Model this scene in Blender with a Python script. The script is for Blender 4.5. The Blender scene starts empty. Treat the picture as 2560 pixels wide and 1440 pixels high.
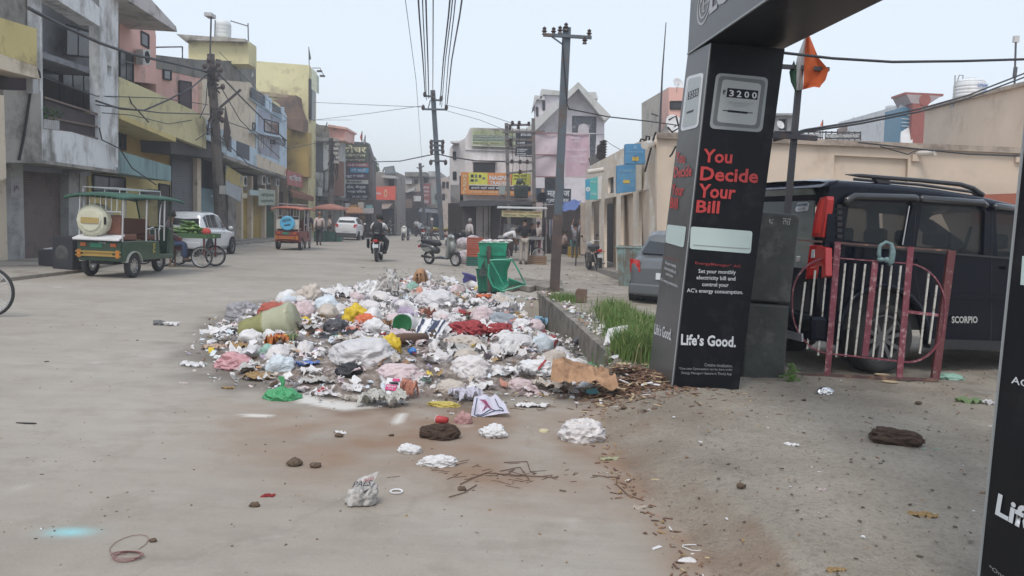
import bpy,bmesh,math,random
from mathutils import Vector as V,Matrix,noise
R=math.radians
rnd=random.Random(7)
sc=bpy.context.scene
col=sc.collection
# camera, sky, sun, exposure
FPX=1950.0
PITCH,ROLL=158.0/1950.0,0.042
CAM=V((0,0,1.5))
Fw=V((0,math.cos(PITCH),-math.sin(PITCH)))
r0,u0=V((1,0,0)),V((0,math.sin(PITCH),math.cos(PITCH)))
Rt=r0*math.cos(ROLL)+u0*math.sin(ROLL)
Up=u0*math.cos(ROLL)-r0*math.sin(ROLL)
cd=bpy.data.cameras.new('camera');cam=bpy.data.objects.new('camera',cd);col.objects.link(cam)
mw=Matrix((Rt,Up,-Fw)).transposed().to_4x4();mw.translation=CAM
cam.matrix_world=mw
cd.sensor_width=36;cd.lens=FPX/2560*36;cd.clip_start=.05;cd.clip_end=2000
sc.camera=cam
W=bpy.data.worlds.new('World');sc.world=W;W.use_nodes=True
nt=W.node_tree;nt.nodes.clear()
SUN_EL,SUN_AZ=R(58),R(200)
sky=nt.nodes.new('ShaderNodeTexSky');sky.sky_type='NISHITA';sky.sun_disc=False
sky.sun_elevation=SUN_EL;sky.sun_rotation=SUN_AZ;sky.dust_density=4;sky.air_density=1.2
tc=nt.nodes.new('ShaderNodeTexCoord');sep=nt.nodes.new('ShaderNodeSeparateXYZ')
rp=nt.nodes.new('ShaderNodeValToRGB')
rp.color_ramp.elements[0].position=0.0;rp.color_ramp.elements[0].color=(.80,.84,.885,1)
rp.color_ramp.elements[1].position=0.6;rp.color_ramp.elements[1].color=(.66,.75,.87,1)
nz=nt.nodes.new('ShaderNodeTexNoise');nz.inputs['Scale'].default_value=1.6;nz.inputs['Detail'].default_value=3
mxn=nt.nodes.new('ShaderNodeMix');mxn.data_type='RGBA';mxn.blend_type='SOFT_LIGHT';mxn.inputs[0].default_value=.12
bg1=nt.nodes.new('ShaderNodeBackground');bg1.inputs[1].default_value=.05
bg2=nt.nodes.new('ShaderNodeBackground');bg2.inputs[1].default_value=.80
add=nt.nodes.new('ShaderNodeAddShader');wo=nt.nodes.new('ShaderNodeOutputWorld')
nt.links.new(tc.outputs['Generated'],sep.inputs[0]);nt.links.new(sep.outputs[2],rp.inputs[0])
nt.links.new(tc.outputs['Generated'],nz.inputs['Vector'])
nt.links.new(rp.outputs[0],mxn.inputs[6]);nt.links.new(nz.outputs[1],mxn.inputs[7])
nt.links.new(mxn.outputs[2],bg2.inputs[0])
nt.links.new(sky.outputs[0],bg1.inputs[0]);nt.links.new(bg1.outputs[0],add.inputs[0])
nt.links.new(bg2.outputs[0],add.inputs[1]);nt.links.new(add.outputs[0],wo.inputs[0])
ld=bpy.data.lights.new('sun','SUN');ld.energy=1.3;ld.angle=R(18);ld.color=(1,.95,.88)
so=bpy.data.objects.new('sun',ld);col.objects.link(so)
sd=V((math.sin(SUN_AZ)*math.cos(SUN_EL),math.cos(SUN_AZ)*math.cos(SUN_EL),math.sin(SUN_EL)))
so.rotation_euler=sd.to_track_quat('Z','Y').to_euler()
vs=sc.view_settings
vs.view_transform='Standard';vs.look='None';vs.gamma=1;vs.use_curve_mapping=False;vs.exposure=.3
sc.render.engine='CYCLES'
sc.cycles.max_bounces=6;sc.cycles.transparent_max_bounces=10;sc.cycles.use_denoising=True
# rays
def ray(px,py):return Fw*FPX+Rt*(px-1280)-Up*(py-720)
def P(px,py,Y):
 d=ray(px,py);return CAM+d*(Y/d.y)
def G(px,py,z=0.):
 d=ray(px,py);return CAM+d*((z-CAM.z)/d.z)
class Wl:
 """a vertical plane through two ground points; offsets grow towards the camera"""
 def __init__(s,a,b):
  s.a=V((a[0],a[1],0));b=V((b[0],b[1],0))
  s.u=(b-s.a).normalized();s.n=V((s.u.y,-s.u.x,0))
  if s.n.dot(CAM-s.a)<0:s.n=-s.n
 def hit(s,px,py,off=0.):
  d=ray(px,py);t=(s.a+s.n*off-CAM).dot(s.n)/d.dot(s.n)
  return CAM+d*t
 def uv(s,p):return((p-s.a).dot(s.u),p.z)
 def at(s,u,z,off=0.):return s.a+s.u*u+s.n*off+V((0,0,z))
def Yw(Y):return Wl((-50,Y),(50,Y))
# materials
_m={}
def M(name,c=(.5,.5,.5),rough=.7,var=.12,vs=2.5,bump=0.,bs=25.,metal=0.,dirt=None,da=.45,ds=1.2,alpha=1.,emit=0,coat=0,transl=0,streak=0,spec=.5,wr=0):
 if name in _m:return _m[name]
 m=bpy.data.materials.new(name);m.use_nodes=True;t=m.node_tree;N=t.nodes;L=t.links
 b=N['Principled BSDF'];b.inputs['Roughness'].default_value=rough;b.inputs['Metallic'].default_value=metal
 b.inputs['Coat Weight'].default_value=coat;b.inputs['Specular IOR Level'].default_value=spec
 tc=N.new('ShaderNodeTexCoord')
 src=None
 if var>0 or dirt:
  n1=N.new('ShaderNodeTexNoise');n1.inputs['Scale'].default_value=vs;n1.inputs['Detail'].default_value=5
  n1.inputs['Roughness'].default_value=.62
  L.new(tc.outputs['Object'],n1.inputs['Vector'])
  r=N.new('ShaderNodeValToRGB');r.color_ramp.elements[0].position=.3;r.color_ramp.elements[1].position=.7
  r.color_ramp.elements[0].color=(*[x*(1-var)for x in c],1);r.color_ramp.elements[1].color=(*[min(1,x*(1+var))for x in c],1)
  L.new(n1.outputs[0],r.inputs[0]);src=r.outputs[0]
 if dirt:
  n2=N.new('ShaderNodeTexNoise');n2.inputs['Scale'].default_value=ds;n2.inputs['Detail'].default_value=8
  n2.inputs['Roughness'].default_value=.7
  if streak:
   mp=N.new('ShaderNodeMapping');mp.inputs['Scale'].default_value=(1,1,streak);mp.inputs['Location'].default_value=(3,7,1)
   L.new(tc.outputs['Object'],mp.inputs[0]);L.new(mp.outputs[0],n2.inputs['Vector'])
  else:L.new(tc.outputs['Object'],n2.inputs['Vector'])
  r2=N.new('ShaderNodeValToRGB');r2.color_ramp.elements[0].position=.62-.28*da;r2.color_ramp.elements[1].position=.74-.2*da
  mx=N.new('ShaderNodeMix');mx.data_type='RGBA';mx.inputs[7].default_value=(*dirt,1)
  L.new(n2.outputs[0],r2.inputs[0]);L.new(r2.outputs[0],mx.inputs[0]);L.new(src,mx.inputs[6]);src=mx.outputs[2]
 if src:L.new(src,b.inputs['Base Color'])
 else:b.inputs['Base Color'].default_value=(*c,1)
 if bump:
  n3=N.new('ShaderNodeTexNoise');n3.inputs['Scale'].default_value=bs;n3.inputs['Detail'].default_value=4
  L.new(tc.outputs['Object'],n3.inputs['Vector'])
  bp=N.new('ShaderNodeBump');bp.inputs['Strength'].default_value=bump;bp.inputs['Distance'].default_value=.02
  L.new(n3.outputs[0],bp.inputs['Height']);L.new(bp.outputs[0],b.inputs['Normal'])
 if wr:
  n4=N.new('ShaderNodeTexNoise');n4.inputs['Scale'].default_value=wr;n4.inputs['Detail'].default_value=3;n4.inputs['Distortion'].default_value=1.6;L.new(tc.outputs['Object'],n4.inputs['Vector'])
  q1=N.new('ShaderNodeMath');q1.operation='SUBTRACT';q1.inputs[1].default_value=.5;q2=N.new('ShaderNodeMath');q2.operation='ABSOLUTE';L.new(n4.outputs[0],q1.inputs[0]);L.new(q1.outputs[0],q2.inputs[0])
  bp=N.new('ShaderNodeBump');bp.inputs['Strength'].default_value=.55;bp.inputs['Distance'].default_value=.05;L.new(q2.outputs[0],bp.inputs['Height']);L.new(bp.outputs[0],b.inputs['Normal'])
 if alpha<1:b.inputs['Alpha'].default_value=alpha
 if emit:b.inputs['Emission Color'].default_value=(*c,1);b.inputs['Emission Strength'].default_value=emit
 if transl:
  out=N['Material Output'];tr=N.new('ShaderNodeBsdfTranslucent');ms=N.new('ShaderNodeMixShader');ms.inputs[0].default_value=transl
  if src:L.new(src,tr.inputs[0])
  else:tr.inputs[0].default_value=(*c,1)
  L.new(b.outputs[0],ms.inputs[1]);L.new(tr.outputs[0],ms.inputs[2]);L.new(ms.outputs[0],out.inputs[0])
 _m[name]=m;return m
def glass(name='window_glass',c=(.02,.025,.03),rough=.08,alpha=.75):
 if name in _m:return _m[name]
 m=M(name,c,rough,var=0);m.node_tree.nodes['Principled BSDF'].inputs['Alpha'].default_value=alpha
 return m
METAL=lambda:M('dark_iron',(.07,.07,.075),.5,metal=.4,dirt=(.12,.07,.05),da=.3,ds=6)
DARK=lambda:M('dark_interior',(.022,.021,.022),.9)  # near-black stands in for shade inside rooms and openings; also black parts
RUB=lambda:M('tyre_rubber',(.03,.03,.03),.85,bump=.2)
CHR=lambda:M('bright_metal',(.6,.6,.6),.28,metal=.9,var=.05)
# mesh builder
class MB:
 def __init__(s):s.v=[];s.f=[]
 def _add(s,vs,fs):
  k=len(s.v);s.v+=[V(p)for p in vs];s.f+=[[k+i for i in f]for f in fs];return s
 def box(s,c,d,rz=0.,M4=None):
  x,y,z=[q/2 for q in d];vs=[]
  m=Matrix.Rotation(rz,3,'Z')if M4 is None else M4
  for a in(-1,1):
   for b in(-1,1):
    for e in(-1,1):vs.append(V(c)+m@V((a*x,b*y,e*z)))
  return s._add(vs,[(0,1,3,2),(4,6,7,5),(0,4,5,1),(2,3,7,6),(0,2,6,4),(1,5,7,3)])
 def bar(s,a,b,w,h=None,up=(0,0,1)):
  a,b=V(a),V(b);h=h or w;d=(b-a).normalized();up=V(up)
  if abs(d.dot(up))>.98:up=V((0,1,0))
  x=d.cross(up).normalized();z=x.cross(d).normalized();vs=[]
  for p in(a,b):
   for i,j in((-1,-1),(1,-1),(1,1),(-1,1)):vs.append(p+x*i*w/2+z*j*h/2)
  return s._add(vs,[(0,1,2,3),(7,6,5,4),(0,4,5,1),(1,5,6,2),(2,6,7,3),(3,7,4,0)])
 def tube(s,pts,r,n=6,caps=True):
  pts=[V(p)for p in pts];k=len(pts);rs=r if isinstance(r,(list,tuple))else[r]*k
  vs=[];fs=[];px=None
  for i,p in enumerate(pts):
   d=(pts[min(i+1,k-1)]-pts[max(i-1,0)])
   d=d.normalized()if d.length>1e-9 else V((0,0,1))
   if px is None:
    a=V((0,0,1))if abs(d.z)<.9 else V((1,0,0));px=d.cross(a).normalized()
   else:
    px=(px-d*px.dot(d));
    px=px.normalized()if px.length>1e-6 else d.orthogonal().normalized()
   py=d.cross(px)
   for j in range(n):
    t=2*math.pi*j/n;vs.append(p+(px*math.cos(t)+py*math.sin(t))*rs[i])
  for i in range(k-1):
   for j in range(n):fs.append((i*n+j,i*n+(j+1)%n,(i+1)*n+(j+1)%n,(i+1)*n+j))
  if caps:fs.append(tuple(range(n))[::-1]);fs.append(tuple((k-1)*n+j for j in range(n)))
  return s._add(vs,fs)
 def cyl(s,a,b,r,r2=None,n=12):return s.tube([a,b],[r,r if r2 is None else r2],n)
 def lathe(s,prof,c=(0,0,0),n=16,axis='Z',sy=1.):
  vs=[];fs=[];k=len(prof)
  for r,z in prof:
   for j in range(n):
    t=2*math.pi*j/n;x,y=r*math.cos(t),r*math.sin(t)*sy
    p=(x,y,z)if axis=='Z' else((x,z,y)if axis=='Y' else(z,x,y))
    vs.append(V(c)+V(p))
  for i in range(k-1):
   for j in range(n):fs.append((i*n+j,i*n+(j+1)%n,(i+1)*n+(j+1)%n,(i+1)*n+j))
  return s._add(vs,fs)
 def sph(s,c,r,n=10,m=6,sq=(1,1,1)):
  pr=[(math.sin(math.pi*i/m),-math.cos(math.pi*i/m))for i in range(m+1)]
  k=len(s.v);s.lathe(pr,(0,0,0),n)
  for i in range(k,len(s.v)):p=s.v[i];s.v[i]=V(c)+V((p.x*sq[0],p.y*sq[1],p.z*sq[2]))*r
  return s
 def prism(s,poly,ext):
  """solid from a polygon (list of points) moved by ext"""
  n=len(poly);a=[V(p)for p in poly];b=[p+V(ext)for p in a]
  return s._add(a+b,[tuple(range(n)),tuple(range(n,2*n))[::-1]]+[(i,i+n,(i+1)%n+n,(i+1)%n)for i in range(n)])
 def quad(s,*p):return s._add(p,[tuple(range(len(p)))])
 def grid(s,f,nu,nv):
  vs=[f(i/nu,j/nv)for i in range(nu+1)for j in range(nv+1)]
  return s._add(vs,[(i*(nv+1)+j,(i+1)*(nv+1)+j,(i+1)*(nv+1)+j+1,i*(nv+1)+j+1)for i in range(nu)for j in range(nv)])
 def mesh(s,name='m',smooth=False):
  me=bpy.data.meshes.new(name);me.from_pydata([tuple(p)for p in s.v],[],s.f);me.validate();
  bm=bmesh.new();bm.from_mesh(me);bmesh.ops.remove_doubles(bm,verts=bm.verts,dist=1e-5)
  bmesh.ops.recalc_face_normals(bm,faces=bm.faces);bm.to_mesh(me);bm.free()
  if smooth:me.polygons.foreach_set('use_smooth',[True]*len(me.polygons))
  return me
 def build(s,name,m,parent=None,smooth=False,bevel=0,label=None,kind=None,loc=None,sub=0):
  o=link(name,s.mesh(name,smooth),m,parent)
  if bevel:
   q=o.modifiers.new('bevel','BEVEL');q.width=bevel;q.segments=2;q.limit_method='ANGLE';q.angle_limit=R(35);q.harden_normals=False
  if sub:q=o.modifiers.new('sub','SUBSURF');q.levels=q.render_levels=sub
  if smooth and bevel:pass
  if label:o['label']=label
  if kind:o['kind']=kind
  return o
def link(name,me,m,parent=None):
 o=bpy.data.objects.new(name,me);col.objects.link(o)
 if m is not None and not me.materials:me.materials.append(m)
 if parent is not None:
  o.parent=parent
  if parent.type=='EMPTY' and parent.get('_w'):o.matrix_parent_inverse=Matrix.Translation(-parent.location)
 return o
def tag(o,label=None,cat=None,group=None,kind=None):
 if label:o['label']=label
 if cat:o['category']=cat
 if group:o['group']=group
 if kind:o['kind']=kind
 return o
def thing(name,label,cat,loc=(0,0,0),rz=0.,group=None,world=False):
 """Empty at the base. world=True: the children are given in world coordinates"""
 o=bpy.data.objects.new(name,None);col.objects.link(o);o.location=loc;o.rotation_euler=(0,0,rz);o.empty_display_size=.1
 if world:o['_w']=1
 return tag(o,label,cat,group)
def copy_tree(o,parent=None):
 c=o.copy();col.objects.link(c);c.parent=parent
 if parent is not None:c.matrix_parent_inverse=o.matrix_parent_inverse.copy()
 for ch in[q for q in list(bpy.data.objects)if q.parent==o]:copy_tree(ch,c)
 return c
def dup(root,loc,rz,label=None,group=None,sc_=None):
 c=copy_tree(root);c.location=loc;c.rotation_euler[2]=rz
 if label:c['label']=label
 if group:c['group']=group
 if sc_:c.scale=(sc_,)*3
 return c
def curve_mesh(loops,t):
 """flat plate from closed 2D loops (first = outline, the others = holes), t thick"""
 cu=bpy.data.curves.new('c','CURVE');cu.dimensions='2D';cu.fill_mode='BOTH';cu.extrude=t/2
 for lp in loops:
  sp=cu.splines.new('POLY');sp.points.add(len(lp)-1);sp.use_cyclic_u=True
  for i,(x,y)in enumerate(lp):sp.points[i].co=(x,y,0,1)
 ob=bpy.data.objects.new('c',cu);me=bpy.data.meshes.new_from_object(ob)
 bpy.data.objects.remove(ob);bpy.data.curves.remove(cu);me.materials.clear();return me
def slab(name,w,outer,holes,off,t,m,parent=None,label=None,bevel=0):
 """plate in the plane w: its outline and openings as lines of sight on the plane, front at off, t thick"""
 f=lambda lp:[w.uv(w.hit(x,y,off))for x,y in lp]
 me=curve_mesh([f(outer)]+[f(h)for h in holes],t)
 o_=w.a+w.n*(off-t/2)
 mt=Matrix((w.u,V((0,0,1)),w.u.cross(V((0,0,1))))).transposed().to_4x4();mt.translation=o_
 me.transform(mt)
 o=link(name,me,m,parent)
 if label:o['label']=label
 if bevel:q=o.modifiers.new('bevel','BEVEL');q.width=bevel;q.segments=2;q.limit_method='ANGLE'
 return o
def rc(x0,y0,x1,y1):return[(x0,y0),(x1,y0),(x1,y1),(x0,y1)]
def block(name,w,poly,off0,off1,m,parent=None,label=None,bevel=0,smooth=False):
 """solid: sight polygon on the plane at off1, pushed straight back to off0"""
 return MB().prism([w.hit(x,y,off1)for x,y in poly],w.n*(off0-off1)).build(name,m,parent,label=label,bevel=bevel,smooth=smooth)
_tc={}
def text_mesh(s,bold=.0,ex=.0):
 cu=bpy.data.curves.new('t','FONT');cu.body=s;cu.offset=bold;cu.extrude=ex;cu.resolution_u=2;cu.align_x='CENTER'
 ob=bpy.data.objects.new('t',cu);col.objects.link(ob);dg=bpy.context.evaluated_depsgraph_get()
 me=bpy.data.meshes.new_from_object(ob.evaluated_get(dg));bpy.data.objects.remove(ob);bpy.data.curves.remove(cu);me.materials.clear();return me
def text(s,bl,br,tl,m,parent=None,bold=.0,d=.004,name='lettering',keep=False,ex=.0):
 """lettering laid over the parallelogram bottom-left, bottom-right, top-left, d proud of it"""
 me=text_mesh(s,bold,ex)
 if not me.vertices:return None
 xs=[v.co.x for v in me.vertices];ys=[v.co.y for v in me.vertices]
 x0,x1,y0,y1=min(xs),max(xs),min(ys),max(ys)
 u,v=V(br)-V(bl),V(tl)-V(bl);n=u.cross(v).normalized()
 for q in me.vertices:
  a=(q.co.x-x0)/max(x1-x0,1e-6);b=(q.co.y-y0)/max(y1-y0,1e-6)
  q.co=V(bl)+u*a+v*b+n*(d+q.co.z)
 return link(name,me,m,parent)
def textp(s,w,x0,y0,x1,y1,m,parent=None,off=0.,bold=.0,d=.006,x2=None,dy=0):
 """lettering in the plane w over the sight box; dy: drop of the right end"""
 return text(s,w.hit(x0,y1,off),w.hit(x1,y1+dy,off),w.hit(x0 if x2 is None else x2,y0,off),m,parent,bold,d)
 # ground heights
KERB=[G(x,y,.0)for x,y in((1800,1500),(1750,1440),(1700,1350),(1610,1260),(1545,1175),(1500,1095),(1490,1050),(1500,1000),(1512,950),(1515,905),(1480,868),(1430,820),(1380,775),(1345,745),(1335,728))]
KERB=[V((p.x,p.y))for p in KERB]
KERB=[KERB[0]+(KERB[0]-KERB[1])*3]+KERB
def kdist(x,y):
 best=1e9;sg=1;p=V((x,y));ip=0
 for i in range(len(KERB)-1):
  a,b=KERB[i],KERB[i+1];d=b-a;t=max(0,min(1,(p-a).dot(d)/d.length_squared));q=a+d*t
  L=(p-q).length
  if L<best:best=L;sg=1 if d.x*(p-q).y-d.y*(p-q).x<0 else-1;ip=i+t
 return best*sg,ip
YD0,YD1=8.3,15.6
def sm(a,b,x):x=max(0,min(1,(x-a)/(b-a)));return x*x*(3-2*x)
def zg(x,y):
 if y<.3 or y>24 or x<-2.2:return 0.
 s,ip=kdist(x,y)
 fade=1-sm(16.2,18.2,y)
 n=noise.noise(V((x*.7,y*.7,3)))
 z=0.
 if s>0:
  w=.55 if y<7.3 else.10
  z=(.13+.03*n)*sm(0,w,s)*fade
 if YD0<y<YD1+.4 and-.75<s<=.05:
  dep=.16+.30*sm(11,15,y)
  z-=dep*sm(-.72,-.5,s)*sm(YD0,YD0+.7,y)*(1-sm(YD1,YD1+.35,y))
 return z
def GG(px,py):
 p=G(px,py,0)
 for _ in range(6):p=G(px,py,zg(p.x,p.y))
 return p
def mpx(Y):return Y/FPX
# ground
def ground_mat():
 m=bpy.data.materials.new('ground_concrete');m.use_nodes=True;t=m.node_tree;N=t.nodes;L=t.links
 b=N['Principled BSDF'];b.inputs['Roughness'].default_value=.85
 tc=N.new('ShaderNodeTexCoord')
 def noise_(sc_,det=6,ro=.6,dist=0,stretch=None):
  n=N.new('ShaderNodeTexNoise');n.inputs['Scale'].default_value=sc_;n.inputs['Detail'].default_value=det;n.inputs['Roughness'].default_value=ro;n.inputs['Distortion'].default_value=dist
  if stretch:
   mp=N.new('ShaderNodeMapping');mp.inputs['Scale'].default_value=stretch;L.new(tc.outputs['Object'],mp.inputs[0]);L.new(mp.outputs[0],n.inputs['Vector'])
  else:L.new(tc.outputs['Object'],n.inputs['Vector'])
  return n.outputs[0]
 def ramp(src,*st):
  r=N.new('ShaderNodeValToRGB');e=r.color_ramp.elements
  while len(e)<len(st):e.new(.5)
  for i,(p_,c_)in enumerate(st):e[i].position=p_;e[i].color=(*c_,1)
  L.new(src,r.inputs[0]);return r.outputs[0]
 def mix(fac,a,c_,k=1.,mode='MIX'):
  x=N.new('ShaderNodeMix');x.data_type='RGBA';x.blend_type=mode
  if k!=1.:
   q=N.new('ShaderNodeMath');q.operation='MULTIPLY';q.inputs[1].default_value=k;L.new(fac,q.inputs[0]);fac=q.outputs[0]
  L.new(fac,x.inputs[0]);L.new(a,x.inputs[6])
  if isinstance(c_,tuple):x.inputs[7].default_value=(*c_,1)
  else:L.new(c_,x.inputs[7])
  return x.outputs[2]
 def at(name):
  a=N.new('ShaderNodeAttribute');a.attribute_name=name;return a.outputs['Fac']
 road=ramp(noise_(.45,7),(.3,(.255,.222,.182)),(.5,(.32,.286,.242)),(.72,(.375,.345,.302)))
 road=mix(ramp(noise_(6,5,.7,0,(.25,1,1)),(.45,(0,0,0)),(.75,(1,1,1))),road,(.22,.195,.165),.45)
 road=mix(ramp(noise_(2.2,8,.75),(.5,(0,0,0)),(.62,(1,1,1))),road,(.235,.20,.162),.45)
 road=mix(ramp(noise_(60,3),(.62,(0,0,0)),(.75,(1,1,1))),road,(.13,.11,.09),.55)
 lot=ramp(noise_(1.3,7),(.3,(.24,.205,.16)),(.5,(.32,.28,.225)),(.7,(.39,.35,.29)))
 lot=mix(ramp(noise_(28,4,.7),(.50,(0,0,0)),(.64,(1,1,1))),lot,(.17,.15,.12),.5)
 lot=mix(ramp(noise_(75,2,.6),(.62,(0,0,0)),(.70,(1,1,1))),lot,(.46,.43,.38),.6)
 c=mix(at('lot'),road,lot)
 c=mix(at('brown'),c,(.225,.135,.08),.85)
 c=mix(at('wet'),c,(.085,.068,.052),.85)
 c=mix(at('powder'),c,(.66,.64,.60),.75)
 c=mix(at('blue'),c,(.25,.55,.58),1)
 L.new(c,b.inputs['Base Color'])
 vo=N.new('ShaderNodeTexVoronoi');vo.feature='DISTANCE_TO_EDGE';vo.inputs['Scale'].default_value=.13
 dn=N.new('ShaderNodeVectorMath');dn.operation='ADD';nn=N.new('ShaderNodeTexNoise');nn.inputs['Scale'].default_value=1.5;nn.inputs['Detail'].default_value=5
 L.new(tc.outputs['Object'],nn.inputs['Vector']);L.new(tc.outputs['Object'],dn.inputs[0]);L.new(nn.outputs[1],dn.inputs[1]);L.new(dn.outputs[0],vo.inputs['Vector'])
 ck=ramp(vo.outputs[0],(0,(1,1,1)),(.0016,(0,0,0)))
 c=mix(ck,c,(.17,.15,.12),.22);L.new(c,b.inputs['Base Color'])
 bp=N.new('ShaderNodeBump');bp.inputs['Distance'].default_value=.012;bp.inputs['Strength'].default_value=.35;L.new(noise_(45,4,.7),bp.inputs['Height'])
 bp2=N.new('ShaderNodeBump');bp2.inputs['Distance'].default_value=.03;L.new(at('lot'),bp2.inputs['Strength']);L.new(noise_(26,5,.75),bp2.inputs['Height'])
 L.new(bp.outputs[0],bp2.inputs['Normal']);L.new(bp2.outputs[0],b.inputs['Normal'])
 return m
GM=ground_mat()
HEAP=[G(x,y)for x,y in((505,880),(560,800),(700,755),(880,735),(1000,712),(1230,735),(1330,770),(1430,860),(1480,915),(1490,960),(1470,985),(1180,1000),(900,1005),(740,985),(560,945))]
def in_poly(x,y,pl):
 c=False;j=len(pl)-1
 for i in range(len(pl)):
  a,b=pl[i],pl[j]
  if(a.y>y)!=(b.y>y)and x<(b.x-a.x)*(y-a.y)/(b.y-a.y)+a.x:c=not c
  j=i
 return c
def pdist(x,y,pl):
 p=V((x,y));best=1e9
 for i in range(len(pl)):
  a=V(pl[i][:2]);b=V(pl[(i+1)%len(pl)][:2]);d=b-a;t=max(0,min(1,(p-a).dot(d)/d.length_squared));best=min(best,(p-a-d*t).length)
 return best if in_poly(x,y,pl)else-best
def spot(x,y,px,py,rx,ry):
 """soft irregular patch centred on a place seen at px,py; radii in metres"""
 c=G(px,py);d=((x-c.x)/rx)**2+((y-c.y)/ry)**2
 return d
SPOTB=[(1000,1110,1.15,.8),(1250,1190,.7,.5),(820,1080,.9,.5),(1400,1110,.5,.5),(1100,1040,1.6,.6),(1560,1180,.25,.8),(1700,1360,.2,.5)]
SPOTP=[(850,1010,.36,.17),(960,1000,.34,.12),(760,1000,.18,.2),(640,1038,.12,.05),(1000,1045,.06,.2)]
cB=[(G(a,b),rx,ry)for a,b,rx,ry in SPOTB];cP=[(G(a,b),rx,ry)for a,b,rx,ry in SPOTP];cU=G(178,1330)
def zheap(x,y):
 d=pdist(x,y,HEAP)
 if d<=0:return 0.
 return.16*sm(0,.8,d)+.08*sm(.1,.9,d)*(noise.noise(V((x*1.3,y*1.3,9)))+.3)
def make_ground():
 xs=[-9+.065*i for i in range(278)]
 ys=[1.25]
 while ys[-1]<23.8:ys.append(ys[-1]+max(.03,min(.09,ys[-1]*.0075)))
 ys.append(24.0)
 nx,ny=len(xs),len(ys)
 vs=[];at={k:[]for k in('lot','brown','wet','powder','blue')};side=[]
 for i,x in enumerate(xs):
  for j,y in enumerate(ys):
   z=zg(x,y)
   n=noise.fractal(V((x*2.2,y*2.2,5)),1,2,4)
   if x>-2.2:s,_=kdist(x,y)
   else:s=-5
   at['lot'].append(0.);lot=sm(-.03,.10,s+.03*n)*(1-sm(16.5,19,y))
   at['lot'][-1]=lot
   if lot>.01 and y<9:z+=.012*lot*noise.fractal(V((x*9,y*9,2)),1,2,3)
   if lot>.01:z+=.01*lot*n
   if i in(0,nx-1)or j in(0,ny-1):z=(z*0 if x<2 and y<24 else z)
   vs.append((x,y,z));side.append(s>0 and y<17)
   b=0
   for c,rx,ry in cB:
    d=((x-c.x)/rx)**2+((y-c.y)/ry)**2;b=max(b,math.exp(-d*1.1)*(.75+.9*n))
   if 0<s<.35 or-.12<s<=0:b=max(b,.22+.8*n)if y<7 else b
   at['brown'].append(max(0,min(1,b)))
   hd=pdist(x,y,HEAP)
   w=sm(-.55,.25,hd+.35*n)*.9
   if x>1.2 and y>7.0 and s>0:w=max(w,.35*sm(0,.4,n+.1))
   if-.72<s<.05 and YD0<y<YD1:w=1
   at['wet'].append(max(0,min(1,w)))
   p=0
   for c,rx,ry in cP:
    d=((x-c.x)/rx)**2+((y-c.y)/ry)**2;p=max(p,sm(.35,.75,math.exp(-d)+.55*n))
   at['powder'].append(p)
   d=((x-cU.x)/.09)**2+((y-cU.y)/.05)**2;at['blue'].append(max(0,min(1,math.exp(-d)*(.9+n))))
 fr,fl=[],[]
 for i in range(nx-1):
  for j in range(ny-1):
   q=(i*ny+j,(i+1)*ny+j,(i+1)*ny+j+1,i*ny+j+1)
   (fl if side[q[0]]else fr).append(q)
 for name,fs in(('road',fr),('concrete_apron',fl)):
  used=sorted({k for f in fs for k in f});mp={k:i for i,k in enumerate(used)}
  me=bpy.data.meshes.new(name);me.from_pydata([vs[k]for k in used],[],[[mp[k]for k in f]for f in fs])
  for k in at:
   vals=[float(at[k][q])for q in used];me.attributes.new(k,'FLOAT','POINT');me.attributes[k].data.foreach_set('value',vals)
  me.polygons.foreach_set('use_smooth',[True]*len(me.polygons))
  o=link(name,me,GM);o['kind']='structure'
 x0,x1,y0,y1=xs[0],xs[-1],ys[0],ys[-1]
 mb=MB();L=300
 for a,b,c,d in((-L,x0,-L,L),(x1,L,-L,L),(x0,x1,y1,L),(x0,x1,-L,y0)):mb.quad((a,c,0),(b,c,0),(b,d,0),(a,d,0))
 mb.build('ground',GM,kind='structure')
make_ground()
def kerb_wall():
 CC=M('old_concrete',(.24,.215,.185),.9,dirt=(.10,.085,.065),da=.6,ds=3,bump=.6,bs=30)
 mb=MB();pts=[]
 for i in range(len(KERB)-1):
  a,b=KERB[i],KERB[i+1];k=max(1,int((b-a).length/.3))
  for j in range(k):pts.append(a+(b-a)*j/k)
 pts=[p for p in pts if YD0+.0<p.y<16.4]
 for i in range(len(pts)-1):
  a,b=pts[i],pts[i+1];d=(b-a).normalized();n=V((d.y,-d.x));h=.035*noise.noise(V((a.x*3,a.y*3,0)))
  h2=.035*noise.noise(V((b.x*3,b.y*3,0)))
  A=[V((*(a-n*.02),-.6)),V((*(b-n*.02),-.6)),V((*(b+n*.10),-.6)),V((*(a+n*.10),-.6))]
  T=[V((p.x,p.y,.125+(h2 if k in(1,2)else h)))for k,p in enumerate(A)]
  mb._add(A+T,[(0,1,2,3),(7,6,5,4),(0,4,5,1),(1,5,6,2),(2,6,7,3),(3,7,4,0)])
 tag(mb.build('drain_wall',CC),'low grey concrete wall running along the right side of the open drain','drain wall')
 p0,p1=G(1272,726),G(1400,736)
 mb=MB();n=10;top=[];
 for k in range(n+1):top.append(G(1268+14*k,727+.6*k+3*math.sin(k*2.1)))
 back=[G(1405-12*k,712-.5*k-2*math.sin(k))for k in range(11)]
 poly=[V((p.x,p.y,.015))for p in top+back]
 tag(mb.prism(poly,V((0,0,.11))).build('drain_cover',CC),'rough grey concrete slab covering the far end of the open drain','slab')
 q=MB();a,b=G(1275,734),G(1345,738);q.box(((a.x+b.x)/2,a.y+.12,-.28),(.9,.06,.52)).build('culvert_mouth',DARK(),kind='structure')
kerb_wall()
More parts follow.
